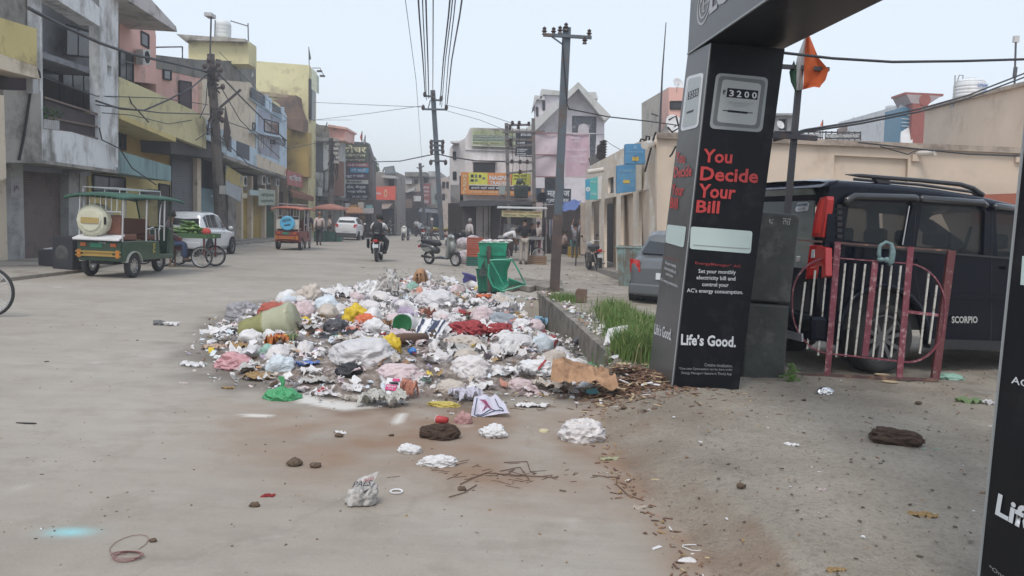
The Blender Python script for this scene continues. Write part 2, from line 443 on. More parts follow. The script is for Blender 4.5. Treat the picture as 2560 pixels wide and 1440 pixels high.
def pave():
 mt=M('forecourt_concrete',(.30,.27,.23),.9,dirt=(.16,.13,.10),da=.5,ds=.8,bump=.3)
 pts=[G(-400,740),G(0,706),G(190,683),G(330,655),G(480,632),G(600,612),G(750,598)]
 out=[V((p.x,p.y,0))for p in pts];inn=[V((-13.0-.08*(p.y-22),p.y,0))for p in pts]
 inn=[V((min(a.x,b.x-.3),a.y,0))for a,b in zip(inn,out)]
 MB().prism([p+V((0,0,.07))for p in out+inn[::-1]],V((0,0,-.2))).build('forecourt',mt,kind='structure')
pave()
# advertising gate: two box towers and a beam
BLK=M('black_flex_print',(.007,.008,.011),.38,var=.25,vs=1.5,dirt=(.022,.022,.024),da=.3,ds=4,spec=.16)
GRYB=M('grey_flex_print',(.075,.074,.075),.35,var=.1,dirt=(.10,.098,.095),da=.3,ds=3)
RED=M('red_print',(.50,.045,.045),.5,var=.05);WHT=M('white_print',(.62,.64,.66),.5,var=.04)
DRED=M('dim_red_print',(.30,.035,.04),.5,var=.05);SIL=M('silver_print',(.30,.32,.33),.45,var=.05);ACW=M('pale_ac_print',(.50,.60,.575),.5,var=.04)
PANW=M('meter_panel_print',(.40,.43,.43),.5,var=.04)
ZL=.13
def bil(q,u,v):
 return q[0]*(1-u)*(1-v)+q[1]*u*(1-v)+q[2]*u*v+q[3]*(1-u)*v
def solve_px(q,px,py):
 """(u,v) on the quad face q whose point is seen at px,py"""
 n=(q[1]-q[0]).cross(q[3]-q[0]).normalized();d=ray(px,py);p=CAM+d*((q[0]-CAM).dot(n)/d.dot(n))
 u,v=.5,.5
 for _ in range(12):
  e=bil(q,u,v)-p;du=(q[1]-q[0])*(1-v)+(q[2]-q[3])*v;dv=(q[3]-q[0])*(1-u)+(q[2]-q[1])*u
  a,b,c=du.dot(du),du.dot(dv),dv.dot(dv);r1,r2=e.dot(du),e.dot(dv);D=a*c-b*b
  u-=(r1*c-r2*b)/D;v-=(a*r2-b*r1)/D
 return p
def tx(q,s,bl,br,tl,m,par,bold=0):
 A,B,C_=solve_px(q,*bl),solve_px(q,*br),solve_px(q,*tl)
 return text(s,A,B,C_,m,par,bold,d=.005)
def patch(q,name,px,m,par,d=.004):
 n=(q[1]-q[0]).cross(q[3]-q[0]).normalized();pts=[solve_px(q,*p)+n*d for p in px]
 return MB().prism(pts,-n*.003).build(name,m,par)
def rnd_poly(c4,r,k=4):
 """corner-rounded polygon from 4 corner pixels"""
 out=[]
 for i in range(4):
  p,a,b=V(c4[i]),V(c4[i-1]),V(c4[(i+1)%4]);pa=p+(a-p).normalized()*r;pb=p+(b-p).normalized()*r
  for j in range(k+1):
   t=j/k;q=pa*(1-t)**2+p*2*t*(1-t)+pb*t*t;out.append((q.x,q.y))
 return out
YF=7.0
b1=P(1680,968,YF);b1=GG(1680,968);b2=GG(1846,973);b0=GG(1622,926)
YF=b1.y
t1=P(1777,108,YF-.05)
def plane_hit(a,b,c,px,py):
 n=(b-a).cross(c-a).normalized();d=ray(px,py);return CAM+d*((a-CAM).dot(n)/d.dot(n))
t2=plane_hit(b1,b2,t1,1962,122);t0=plane_hit(b0,b1,t1,1720,137)
ux=(b1-b0);ux.z=0;ux.normalize()
T=thing('advertising_tower','tall black box tower printed You Decide Your Bill, left support of the gate','tower',(b1.x,b1.y,0),world=True)
dn=V((0,0,.05))
back_off=(b0-b1)
mb=MB();lo=[b1-dn,b2-dn,b2-dn+back_off,b0-dn];hi=[t1,t2,t2+(t0-t1),t0]
qF=(b1,b2,t2,t1);qL=(b0,b1,t1,t0)
mb._add([V(p)for p in lo+hi],[(0,1,5,4),(1,2,6,5),(2,3,7,6),(4,5,6,7),(3,2,1,0)])
mb.build('front_panel',BLK,T)
nL=(b1-b0).cross(t0-b0).normalized()
mb=MB();mb.prism([p+nL*.003 for p in(b0-dn,b1-dn,t1,t0)],-nL*.012).build('side_panel',GRYB,T)
MB().bar(b1+V((-.004,-.004,0)),t1+V((-.004,-.004,0)),.008).build('edge_strip',SIL,T)
def tower_print(q,par,big,f):
 pass
patch(qF,'meter_frame',rnd_poly([(1791,182),(1921,194),(1905,331),(1773,321)],14),SIL,T,.003)
patch(qF,'meter_frame',rnd_poly([(1797,189),(1914,201),(1898,323),(1780,313)],12),M('grey_print',(.14,.15,.155),.5,var=.05),T,.005)
patch(qF,'meter_panel',rnd_poly([(1806,198),(1903,210),(1889,314),(1791,305)],10),PANW,T,.007)
patch(qF,'counter_strip',[(1818,220),(1895,227),(1892,250),(1815,243)],BLK,T,.009)
def tx2(q,s,bl,br,tl,m,par,bold=0.,dd=.012):
 A,B,C_=solve_px(q,*bl),solve_px(q,*br),solve_px(q,*tl)
 return text(s,A,B,C_,m,par,bold,d=dd)
tx2(qF,'₹',(1805,237),(1812,238),(1806,224),BLK,T,.01)
for i,ch in enumerate('3200'):
 x=1821+i*19;tx2(qF,ch,(x,241+i*1.8),(x+12,242+i*1.8),(x+1,225+i*1.8),WHT,T,.02)
tx2(qF,'FIX YOUR ELECTRICITY',(1821,259),(1883,263),(1821,254),SIL,T)
tx2(qF,'BILL AMOUNT',(1832,266),(1869,269),(1832,261),SIL,T)
patch(qF,'dial_symbol',[(1819,275),(1868,280),(1867,285),(1818,280)],BLK,T,.009)
patch(qF,'dial_symbol',[(1806,275),(1881,282),(1881,284),(1806,277)],BLK,T,.0085)
for s,y0,x0,x1,yb,xt in(('You',372,1757,1830,406,1758),('Decide',416,1750,1895,451,1751),('Your',459,1745,1838,494,1747),('Bill',500,1740,1798,531,1741)):
 tx2(qF,s,(x0-2,yb),(x1-2,yb+(x1-x0)*.05),(xt,y0),RED,T,.025)
patch(qF,'printed_air_conditioner',rnd_poly([(1727,566),(1881,578),(1876,634),(1724,622)],6,2),ACW,T)
patch(qF,'printed_louvre',[(1733,611),(1874,621),(1873,623),(1733,613)],SIL,T,.007)
tx2(qF,'EnergyManager⁺ AC',(1737,662),(1851,671),(1737,653),DRED,T,.01)
for s,x0,x1,y in(('Set your monthly',1745,1838,684),('electricity bill and',1740,1837,700),('control your',1754,1820,717),("AC's energy consumption.",1716,1856,732)):
 tx2(qF,s,(x0,y+1),(x1,y+1+(x1-x0)*.035),(x0,y-12),WHT,T,.008)
tx2(qF,'Life’s Good.',(1701,862),(1838,868),(1702,834),WHT,T,.03)
for s,x0,x1,y in(('Creative visualization.',1760,1830,915),('*One time Optimization can be done under',1696,1830,925),('Energy Manager+ feature in ThinQ App',1703,1828,936)):
 tx2(qF,s,(x0,y),(x1,y+3),(x0,y-8),SIL,T)
patch(qL,'meter_frame',rnd_poly([(1719,192),(1761,181),(1747,318),(1703,329)],9),WHT,T,.008)
patch(qL,'meter_panel',rnd_poly([(1724,198),(1756,190),(1743,310),(1708,320)],7),PANW,T,.010)
patch(qL,'counter_strip',[(1724,231),(1750,220),(1748,239),(1722,250)],BLK,T,.012)
for i,ch in enumerate('3200'):
 x=1726+i*6;tx2(qL,ch,(x,247-i*2.4),(x+4,245.5-i*2.4),(x+1,232-i*2.4),WHT,T,.01,.015)
patch(qL,'dial_symbol',[(1720,280),(1737,274),(1736,279),(1719,285)],BLK,T,.012)
for s,bl,br,tl in(('You',(1692,406),(1714,409),(1693,380)),('Decide',(1687,445),(1731,441),(1689,418)),('Your',(1681,487),(1711,491),(1683,460)),('Bill',(1677,520),(1696,523),(1679,493))):
 tx2(qL,s,bl,br,tl,RED,T,.02,.01)
patch(qL,'printed_air_conditioner',rnd_poly([(1670,561),(1717,567),(1711,619),(1665,606)],4,2),ACW,T,.009)
tx2(qL,'EnergyManager AC',(1665,646),(1703,657),(1665,640),DRED,T,0,.01)
for i,s in enumerate(('Set your monthly','electricity bill and','control your',"AC's energy consumption.")):
 y=662+i*14;x=(1666,1664,1667,1654)[i];x1=(1693,1692,1685,1697)[i];tx2(qL,s,(x,y),(x1,y+(x1-x)*.42),(x,y-11),WHT,T,.004,.01)
tx2(qL,'Life’s Good.',(1638,835),(1680,852),(1640,808),WHT,T,.02,.01)
EB=thing('gate_beam','grey and black overhead beam with a round logo joining the two gate towers','gate beam',(t1.x,t1.y,t1.z),world=True)
e0=b0.copy();uxb=(t1-t0);uxb.z=0;uxb.normalize()
wpl=Wl((t0.x,t0.y),(t0.x+uxb.x,t0.y+uxb.y))
s0=wpl.hit(1722,136,.0);s1=wpl.hit(1921,0,.0)
dirb=(s1-s0);L5=dirb.normalized()*6.3
upz=V((0,0,1.15));sid=V((t2.x-t1.x,t2.y-t1.y,0))*1.06
off=wpl.n*.012
A=[s0+off,s0+L5+off]
MB().prism([A[0],A[1],A[1]+upz,A[0]+upz],-wpl.n*.02).build('face_panel',GRYB,EB)
mb=MB();mb.prism([A[0]-off*2,A[1]-off*2,A[1]-off*2+sid,A[0]-off*2+sid],V((0,0,.03)))
mb.build('soffit',BLK,EB)
MB().prism([A[0]-off*2+sid,A[1]-off*2+sid,A[1]-off*2+sid+upz,A[0]-off*2+sid+upz],wpl.n*.02).build('back_panel',BLK,EB)
MB().prism([A[0]+upz,A[1]+upz,A[1]+upz+sid,A[0]+upz+sid],V((0,0,.02))).build('top_panel',BLK,EB)
MB().bar(A[0]+V((0,0,.002)),A[1]+V((0,0,.002)),.012).build('edge_strip',SIL,EB)
lg=M('faded_red_print',(.24,.11,.12),.5,var=.05);lw=M('faded_white_print',(.42,.42,.43),.5,var=.03)
cu,cz=wpl.uv(wpl.hit(1760,12,.014))
rx=(wpl.uv(wpl.hit(1778,12,.014))[0]-wpl.uv(wpl.hit(1745,12,.014))[0])/2;rz=.165
def el(a,k,k2=1.):return wpl.at(cu+rx*k*math.cos(a),cz+rz*k2*k*math.sin(a),.016)
def arc_strip(a0,a1,k0,k1,m,nm,n=28,par=EB):
 mb=MB();pts=[el(R(a0+(a1-a0)*i/n),k0)for i in range(n+1)]+[el(R(a1-(a1-a0)*i/n),k1)for i in range(n+1)]
 return mb.prism(pts,-wpl.n*.003).build(nm,m,par)
arc_strip(60,358,.9,1.0,lw,'logo_ring')
arc_strip(95,358,.60,.68,lw,'logo_arc')
def lbox(u0,u1,z0,z1,m,nm='logo_stroke'):MB().prism([wpl.at(cu+rx*u0,cz+rz*z0,.017),wpl.at(cu+rx*u1,cz+rz*z0,.017),wpl.at(cu+rx*u1,cz+rz*z1,.017),wpl.at(cu+rx*u0,cz+rz*z1,.017)],-wpl.n*.003).build(nm,m,EB)
lbox(.1,.98,-.05,.03,lw);lbox(-.12,-.02,-.4,.45,lw);lbox(-.12,.15,-.4,-.32,lw)
mb=MB();mb.prism([wpl.at(cu+rx*(-.42+.13*math.cos(a)),cz+rz*(.36+.11*math.sin(a)),.017)for a in[k*math.pi/5 for k in range(10)]],-wpl.n*.003).build('logo_dot',lw,EB)
text('LG',wpl.hit(1774,37,.014),wpl.hit(1822,-2,.014),wpl.hit(1776,-12,.014),lw,EB,.05)
wg=Wl((b0.x,b0.y),(b1.x,b1.y))
LB=wg.hit(2447,1470,0);LT=wg.hit(2552,450,0)
dv=(LT-LB).normalized();un=wg.u if wg.u.y<0 else-wg.u
fb=LB-dv*(LB.z-.05)/dv.z;ft=LB+dv*(3.0-LB.z)/dv.z
RT=thing('advertising_tower','black box tower at the right edge printed Life, right support of the gate','tower',(fb.x,fb.y,0),world=True)
w9,w6=un*.9,V((.62,.05,0))
MB().prism([fb,fb+w9,ft+w9,ft],-wg.n*.015 if wg.n.x<0 else wg.n*.015).build('side_panel',BLK,RT)
ins=V((.016,0,0))
MB()._add([fb+ins,fb+w9+ins,fb+w9+w6,fb+w6,ft+ins,ft+w9+ins,ft+w9+w6,ft+w6],[(0,1,5,4),(1,2,6,5),(2,3,7,6),(3,0,4,7),(4,5,6,7),(3,2,1,0)]).build('front_panel',BLK,RT)
MB().bar(fb+V((-.003,.003,0)),ft+V((-.003,.003,0)),.006).build('edge_strip',SIL,RT)
qR=(fb,fb+w9,ft+w9,ft)
def txr(s,bx,by,tx_,ty,wdt,m,bold=0):
 a,c=wg.hit(bx,by),wg.hit(tx_,ty);return text(s,a,a+un*wdt,c,m,RT,bold,d=.004)
txr("AC's energy consumption.",2530,963,2533,939,.62,WHT,.01)
txr('Life’s Good.',2490,1286,2499,1232,.66,WHT,.03)
txr('*One time Optimization can be done under',2474,1424,2476,1411,.66,SIL)
A1,A2=wg.hit(2553,712,.0),wg.hit(2558,640,.0)
MB().prism([A1-un*0,A1+un*.7,A2+un*.7,A2],V((-.003,0,0))).build('printed_air_conditioner',ACW,RT)
# black stone pillar, flag pole, railing panel
def pillar():
 st=M('black_painted_stone',(.040,.043,.040),.6,var=.35,vs=4,bump=.5,bs=12,dirt=(.10,.10,.095),da=.35,ds=3)
 T=thing('stone_pillar','squat black painted stone pillar with chipped white letters behind the tall tower','pillar',GG(1930,965),world=True)
 w=Yw(7.45)
 for i,(pl,nm)in enumerate((([(1868,757),(1974,764),(1960,966),(1852,962)],'lower_block'),([(1884,527),(1992,536),(2000,545),(1975,760),(1870,752)],'upper_block'))):
  ps=[w.hit(x,y,0)for x,y in pl];mb=MB()
  mb.prism(ps,V((.05,.42,0))).build(nm,st,T,bevel=.025)
 lm=M('chipped_white_paint',(.45,.45,.43),.8,dirt=(.05,.05,.05),da=.6,ds=30)
 text('तत',w.hit(1955,561,.01),w.hit(1975,563,.01),w.hit(1957,545,.01),lm,T,.01)
 text('ध',w.hit(1921,560,.01),w.hit(1933,561,.01),w.hit(1922,547,.01),lm,T,.01)
pillar()
def flagpole():
 ir=M('grey_steel_pole',(.06,.06,.07),.5,metal=.3,dirt=(.10,.07,.06),da=.3,ds=8)
 Y=8.0;b=P(1966,560,Y);t=P(2008,160,Y);t2=P(2001,165,Y)
 T=thing('steel_pole','thin steel pole with two cross bars fixed beside the tall black tower','pole',(b.x,b.y,.12),world=True)
 d=(t2-b);low=b-d*((b.z-.14)/d.z)
 MB().bar(low,t2,.055,.055,(0,1,0)).build('post',ir,T)
 MB().bar(P(1948,166,Y-.05),P(2072,174,Y-.05),.045,.04).build('cross_bar',ir,T)
 MB().bar(P(1930,338,Y-.05),P(2042,346,Y-.05),.05,.05).build('cross_bar',ir,T)
 MB().bar(P(1936,331,Y+.1),P(1990,334,Y+.1),.03,.03).build('brace',ir,T)
 F=thing('tricolour_flag','faded saffron white and green cloth flag bunched on the steel pole','flag',(t2.x,t2.y,t2.z-.6),world=True)
 bands=((('saffron_band'),(.62,.13,.035),[(2024,90),(2033,112),(2046,144),(2060,160),(2072,174),(2064,200),(2052,214),(2050,219),(2034,217),(2008,224)],[(2016,90),(2012,130),(2010,170),(2009,200),(2007,224)]),(('white_band'),(.50,.50,.50),[(2016,90),(2012,130),(2010,170),(2008,200),(2007,224)],[(2014,88),(2001,120),(1992,145),(1988,170),(1990,226)]),(('green_band'),(.03,.10,.055),[(1990,168),(1996,190),(1998,210),(1997,228)],[(1985,150),(1973,180),(1977,205),(1989,231)]))
 for nm,c,e1,e0 in bands:
  def smp(e,t):
   k=t*(len(e)-1);i=min(int(k),len(e)-2);f=k-i
   return(e[i][0]*(1-f)+e[i+1][0]*f,e[i][1]*(1-f)+e[i+1][1]*f)
  def f(u,v):
   a,b_=smp(e0,u),smp(e1,u);x=a[0]*(1-v)+b_[0]*v;y=a[1]*(1-v)+b_[1]*v
   return P(x,y,Y-.075+.05*math.sin(v*5+u*4+x*.06)*.8-.02*noise.noise(V((u*4,v*4,1))))
  MB().grid(f,18,8).build(nm,M(nm+'_cloth',c,.8,var=.15,vs=8,transl=.35),F,smooth=True)
flagpole()
def railing():
 rm=M('worn_maroon_paint',(.20,.045,.065),.6,var=.25,vs=5,dirt=(.45,.30,.30),da=.35,ds=18)
 wm=M('chipped_white_bar',(.55,.54,.50),.6,dirt=(.20,.14,.09),da=.4,ds=30);dk=M('brown_rusty_iron',(.10,.055,.05),.6,dirt=(.25,.15,.1),da=.4,ds=12)
 w=Wl(GG(1975,935),GG(2375,958));w.a=V((w.a.x,w.a.y,0))
 H=lambda x,y,o=0:w.hit(x,y,o)
 T=thing('iron_railing','maroon and white iron railing panel with rounded corners in front of the black car','railing',H(2170,950),world=True)
 q=[(2063,648)];q=[]
 def arc(cx,cy,rx,ry,a0,a1,n=8):
  for i in range(n+1):a=R(a0+(a1-a0)*i/n);q.append((cx+rx*math.cos(a),cy-ry*math.sin(a)))
 arc(2268,760,94,105,88,0);arc(2268,790,92,112,0,-88);arc(2075,775,95,112,-95,-180);arc(2080,750,100,103,180,92)
 q=[(x,y+(x-2170)*.035)for x,y in q];q.append(q[0])
 pts=[H(*p)for p in q]
 mb=MB()
 cnt=V((0,0,0));
 for p in pts:cnt+=p/len(pts)
 k=len(pts);
 for i in range(k-1):
  a,b=pts[i],pts[i+1]
  mb.bar(a,b+(b-a)*.02,.035,.012,up=(cnt-(a+b)/2).normalized())
 mb.build('hoop',M('worn_maroon_paint'),T)
 def bar(name,x0,y0,x1,y1,wd,m,o=0,th=.012):
  a,b=H(x0,y0,o),H(x1,y1,o);MB().bar(a,b,wd,th,up=w.n).build(name,m,T)
 mp=mpx(7.3)
 for x0,y0,x1,y1 in((2095,605,2068,938),(2188,655,2162,890),(2277,617,2248,945)):bar('flat_bar',x0,y0,x1,y1,.058,rm,.018)
 bar('post',2378,626,2337,948,.07,M('dark_maroon_iron',(.13,.035,.04),.5,dirt=(.3,.25,.22),da=.2,ds=20),-.02,.05)
 bar('top_rail',1995,600,2375,627,.02,dk,-.03);bar('bottom_rail',1975,936,2345,950,.03,dk,.0,.03)
 bar('leg',2318,945,2316,958,.03,dk)
 bar('cross_bar',2268,779,2346,788,.03,rm,.0)
 xs=[(2013,705,1996,845),(2038,676,2018,872),(2067,662,2045,888)]+[(2113+25*i,658+i,2090+23.5*i,892)for i in range(3)]+[(2206+23*i,662+i,2182+22.5*i,893)for i in range(3)]+[(2322,682,2299,884),(2342,713,2323,860)]
 for a in xs:bar('bar',*a,.017,wm,.0,.017)
 g=thing('knotted_rag','pale teal rag looped and knotted on top of the maroon railing','rag',H(2215,655),world=True)
 rg=M('teal_grey_cloth',(.20,.30,.31),.9,var=.25,vs=20,transl=.2)
 path=[H(2200,652,.03),H(2197,635,.04),H(2200,614,.03),H(2215,605,.02),H(2228,610,.03),H(2232,630,.04),H(2228,655,.04),H(2222,664,.04)]
 mb=MB();mb.tube(path,[.02,.022,.018,.016,.02,.03,.028,.012],8);mb.sph(H(2202,649,.04),.035,9,6,(1.2,.7,.7));mb.sph(H(2217,650,.04),.03,9,6,(1,.7,1))
 mb.build('cloth',rg,g,smooth=True)
railing()
# long beige wall behind the parked cars
CR=M('beige_plaster',(.58,.475,.375),.85,var=.08,vs=.8,dirt=(.46,.365,.28),da=.25,ds=.7,bump=.1)
CRD=M('beige_plaster_low',(.40,.30,.22),.85,var=.1,vs=.8,dirt=(.28,.20,.14),da=.4,ds=.9)
def long_wall():
 YB=19.5
 w=Yw(YB)
 T=thing('beige_building','long single storey beige plastered building with a recessed panel behind the black car','building',(8,YB,0),world=True)
 top=[(1642,333),(1930,353),(2293,368),(2400,373),(3400,411)]
 out=top+[(3400,1100),(1642,725)]
 slab('wall',w,out,[[(2086,388),(2270,397),(2262,640),(2078,640)]],0,.25,CR,T)
 block('recessed_panel',w,[(2080,380),(2276,390),(2270,640),(2074,640)],-.4,-.10,CR,T)
 MB().prism([w.hit(x,y,.0)+V((0,.26,-.1))for x,y in((1650,345),(3400,411),(3400,1100),(1650,725))],V((0,9,0))).build('roof_block',CR,T)
 a,b=w.hit(1642,333),w.hit(3400,411)
 MB().bar(V((a.x,YB-.05,a.z-.06)),V((b.x,YB-.05,a.z-.06)),.12,.14).build('coping',M('grey_coping',(.38,.31,.25),.9,dirt=(.2,.16,.13),da=.6,ds=2),T)
 pm=M('pale_pvc_pipe',(.55,.50,.45),.4)
 for x,y,L in((2287,383,.55),(2545,386,.5)):
  p=w.hit(x,y);MB().cyl(p+V((0,.1,0)),p+V((L*.45,-L*.9,-.03)),.065,n=14).build('drain_pipe',pm,T,smooth=False)
  MB().box(p+V((.02,-.03,-.12)),(.2,.1,.16)).build('pipe_bracket',CR,T)
 rp_=thing('red_board','brick red board standing against the beige wall behind the black car roof','board',w.hit(2500,500,.3),world=True)
 MB().prism([w.hit(x,y,.5)for x,y in((2433,487),(2640,480),(2640,560),(2433,560))],V((0,.05,0))).build('panel',M('brick_red_paint',(.30,.09,.05),.7),rp_)
 return T
long_wall()
def upper_right():
 T=thing('beige_upper_building','tall plain beige wall rising behind the long wall at the right edge','building',(14,22,0),world=True)
 w=Wl((P(2316,300,33).x,33),(P(2560,300,24).x,24))
 ps=[(2312,274),(2560,213),(2760,165),(2760,420),(2305,420)]
 block('wall',w,ps,-4,0,CR,T)
 a,b=w.hit(2312,272,.02),w.hit(2760,162,.02);MB().bar(a,b,.25,.12).build('coping',M('grey_coping'),T)
 T2=thing('blue_glass_building','white building with a strip of blue glass beside a brick red flared column','building',P(2250,330,44),world=True)
 wb=Yw(44)
 block('side_wall',Wl((P(2092,330,70).x,70),(P(2252,330,44).x,44)),[(2096,306),(2252,262),(2252,372),(2096,372)],-.6,0,M('white_plaster',(.60,.60,.60),.8,dirt=(.4,.4,.4),da=.3),T2)
 block('glass_strip',wb,[(2255,268),(2283,270),(2276,370),(2250,370)],-2,0,M('blue_glass_strip',(.04,.16,.26),.2),T2)
 for y in(286,296,305,314):block('mullion',wb,[(2254,y),(2282,y+1.5),(2282,y+3),(2254,y+1.5)],0,.05,M('white_plaster'),T2)
 block('column',wb,[(2282,258),(2320,260),(2312,374),(2276,374)],-1.5,.3,M('brick_red_cladding',(.28,.075,.055),.6,var=.15,vs=3),T2)
 a=wb.hit(2278,258,.3);b=wb.hit(2322,260,.3);c=wb.hit(2354,240,.3);d=wb.hit(2267,236,.3)
 mb=MB();bk=V((0,1.6,0));mb.prism([a,b,c,d],bk).build('flared_capital',M('grey_pink_stone',(.36,.30,.30),.7),T2)
 mb=MB();e=V((0,0,.12));mb.prism([d-V((.1,0,0)),c+V((.1,0,0)),c+V((.1,0,0))+e,d-V((.1,0,0))+e],bk).build('capital_rim',M('brick_red_cladding'),T2)
 m_=wb.hit(2313,250,.33);MB().lathe([(0,0),(.32,0),(.32,.03),(.2,.05),(0,.05)],m_,16,'Y').build('emblem',M('brick_red_cladding'),T2)
 def tank(px,py_top,py_bot,wpx,Y,lab,nm='white_tank_plastic'):
  c=P(px,py_bot,Y);k=mpx(Y);h=(py_bot-py_top)*k;r=wpx*k/2
  t=thing('water_tank',lab,'water tank',c,world=True)
  pr=[(0,0),(r,0)];n=7
  for i in range(n):z=h*.78*i/n;pr+=[(r,z+.01*h),(r*1.03,z+h*.04),(r*1.03,z+h*.075),(r,z+h*.10)]
  pr+=[(r,h*.80),(r*.93,h*.84),(r*.95,h*.86),(r*.8,h*.93),(r*.35,h*.96),(r*.35,h),(0,h)]
  MB().lathe(pr,c,24).build('tank_body',M(nm,(.62,.64,.65),.5,var=.05,dirt=(.4,.4,.38),da=.2),t,smooth=False)
  return t,c,h,r
 t,c,h,r=tank(2420,198,272,70,30,'white ribbed water tank with blue lettering on the roof at far right')
 text('SUPREME',c+V((-.05,-r*1.06,h*.62)),c+V((.36,-r*.98,h*.62)),c+V((-.05,-r*1.06,h*.74)),M('blue_print',(.08,.16,.40),.5),t,.02,.02)
 text('TANK',c+V((.12,-r*1.06,h*.48)),c+V((.34,-r*.99,h*.48)),c+V((.12,-r*1.06,h*.56)),M('blue_print'),t,.02,.02)
 pl=M('grey_pipe',(.35,.36,.37),.5)
 pp=thing('roof_pipe','bent grey pipe standing beside the white water tank at far right','pipe',c+V((-r-.25,0,0)),world=True)
 MB().tube([c+V((-r-.1,0,0)),c+V((-r+.05,0,h*.9)),c+V((-r+.1,0,h*1.08)),c+V((-r*.55,0,h*1.08)),c+V((-r*.55,0,h*.95))],.025).build('pipe',pl,pp)
 MB().tube([P(2384,270,30),P(2388,188,30)],.025).build('upright',pl,pp)
 tank(2232,264,278,34,55,'small white water tank on the roof left of the blue glass strip')
 tank(2272,258,270,26,50,'small white water tank just left of the flared red column')
 p=thing('mobile_mast','slim mast with a small lamp box at the top right corner of the photo','mast',P(2540,220,26),world=True)
 MB().tube([P(2536,222,26),P(2540,92,26)],.03).build('pole',METAL(),p);MB().box(P(2540,98,26),(.16,.12,.2)).build('lamp_box',M('pale_lamp_box',(.5,.5,.5)),p)
 MB().tube([P(2536,195,26),P(2539,168,26)],.06).build('sleeve',METAL(),p)
 T3=thing('rooftop_railing','dark iron rooftop railing with white lettering and arrow tips above the beige wall','railing',P(2050,350,27),world=True)
 wr=Yw(27);H=wr.hit
 ir=METAL()
 for y0,y1 in((329,332),(352,353)):MB().bar(H(1962,y0),H(2152,y1),.05).build('rail',ir,T3)
 for i in range(14):x=1964+i*14.4;MB().bar(H(x,326+i*.2),H(x,358),.035).build('upright',ir,T3)
 for a,b_,nm,s in(((1990,334),(2058,346),'name_board','NEELKANTH SAREE HOUSE'),((2063,335),(2150,348),'name_board','M/s NEELKANTH FASHION POINT')):
  block(nm,wr,rc(a[0],a[1],b_[0],b_[1]),-.03,.02,M('charcoal_board',(.06,.06,.065)),T3)
  textp(s,wr,a[0]+1,a[1]+1,b_[0]-1,b_[1]-4,WHT,T3,.03,.02)
 T4=thing('rooftop_room','small grey rooftop room with a slab roof beside the flag pole','building',P(1960,330,40),world=True)
 w4=Yw(40);g=M('grey_plaster',(.33,.33,.33),.85,dirt=(.2,.2,.2),da=.4)
 slab('wall',w4,rc(1930,286,1985,345),[rc(1947,297,1968,326)],0,.3,g,T4);block('room_back',w4,rc(1930,290,1985,345),-3,-.5,DARK(),T4);block('roof_slab',w4,rc(1925,283,1988,288),-3,.4,g,T4)
 T5=thing('white_building','long low white building with a stained parapet behind the lettered railing','building',P(2150,330,60),world=True)
 block('parapet',Yw(64),[(2096,322),(2150,303),(2150,345),(2096,345)],-.3,.0,M('brown_shed_sheet',(.20,.15,.13),.8),T5)
 dish(1950,313,22,38,'white satellite dish on the roof just left of the steel flag pole');dish(2135,300,16,62,'small satellite dish on the far white parapet')
 f=thing('small_flag','tiny orange pennant on a stick above the lettered roof railing','flag',P(2055,340,34),world=True)
 MB().tube([P(2057,352,34),P(2057,300,34)],.02).build('stick',METAL(),f);MB().prism([P(2056,301,34),P(2050,316,34),P(2056,314,34)],V((0,.01,0))).build('pennant',M('saffron_cloth',(.7,.13,.04),.8),f)
def dish(px,py,dpx,Y,lab):
 c=P(px,py,Y);r=dpx*mpx(Y)/2
 t=thing('satellite_dish',lab,'satellite dish',c,world=True);m=M('pale_dish',(.58,.58,.58),.5)
 mb=MB();mb.lathe([(0,.0),(r*.5,-.04*r),(r*.85,-.16*r),(r,-.24*r),(r,-.20*r),(r*.85,-.12*r),(r*.5,0),(0,.05*r)],(0,0,0),18,'Y')
 rot=Matrix.Rotation(R(-25),3,'X')@Matrix.Rotation(R(20),3,'Z');mb.v=[c+rot@p for p in mb.v];mb.build('reflector',m,t,smooth=True)
 MB().tube([c+V((0,.02,-r*.2)),c+V((0,-r*.9,-r*.3))],r*.03).build('feed_arm',METAL(),t)
 MB().sph(c+V((0,-r*.9,-r*.25)),r*.09,8,5).build('feed_horn',METAL(),t)
 MB().tube([c+V((0,.05,0)),c+V((0,.1,-r*1.5))],r*.05).build('mast',METAL(),t)
 return t
upper_right()
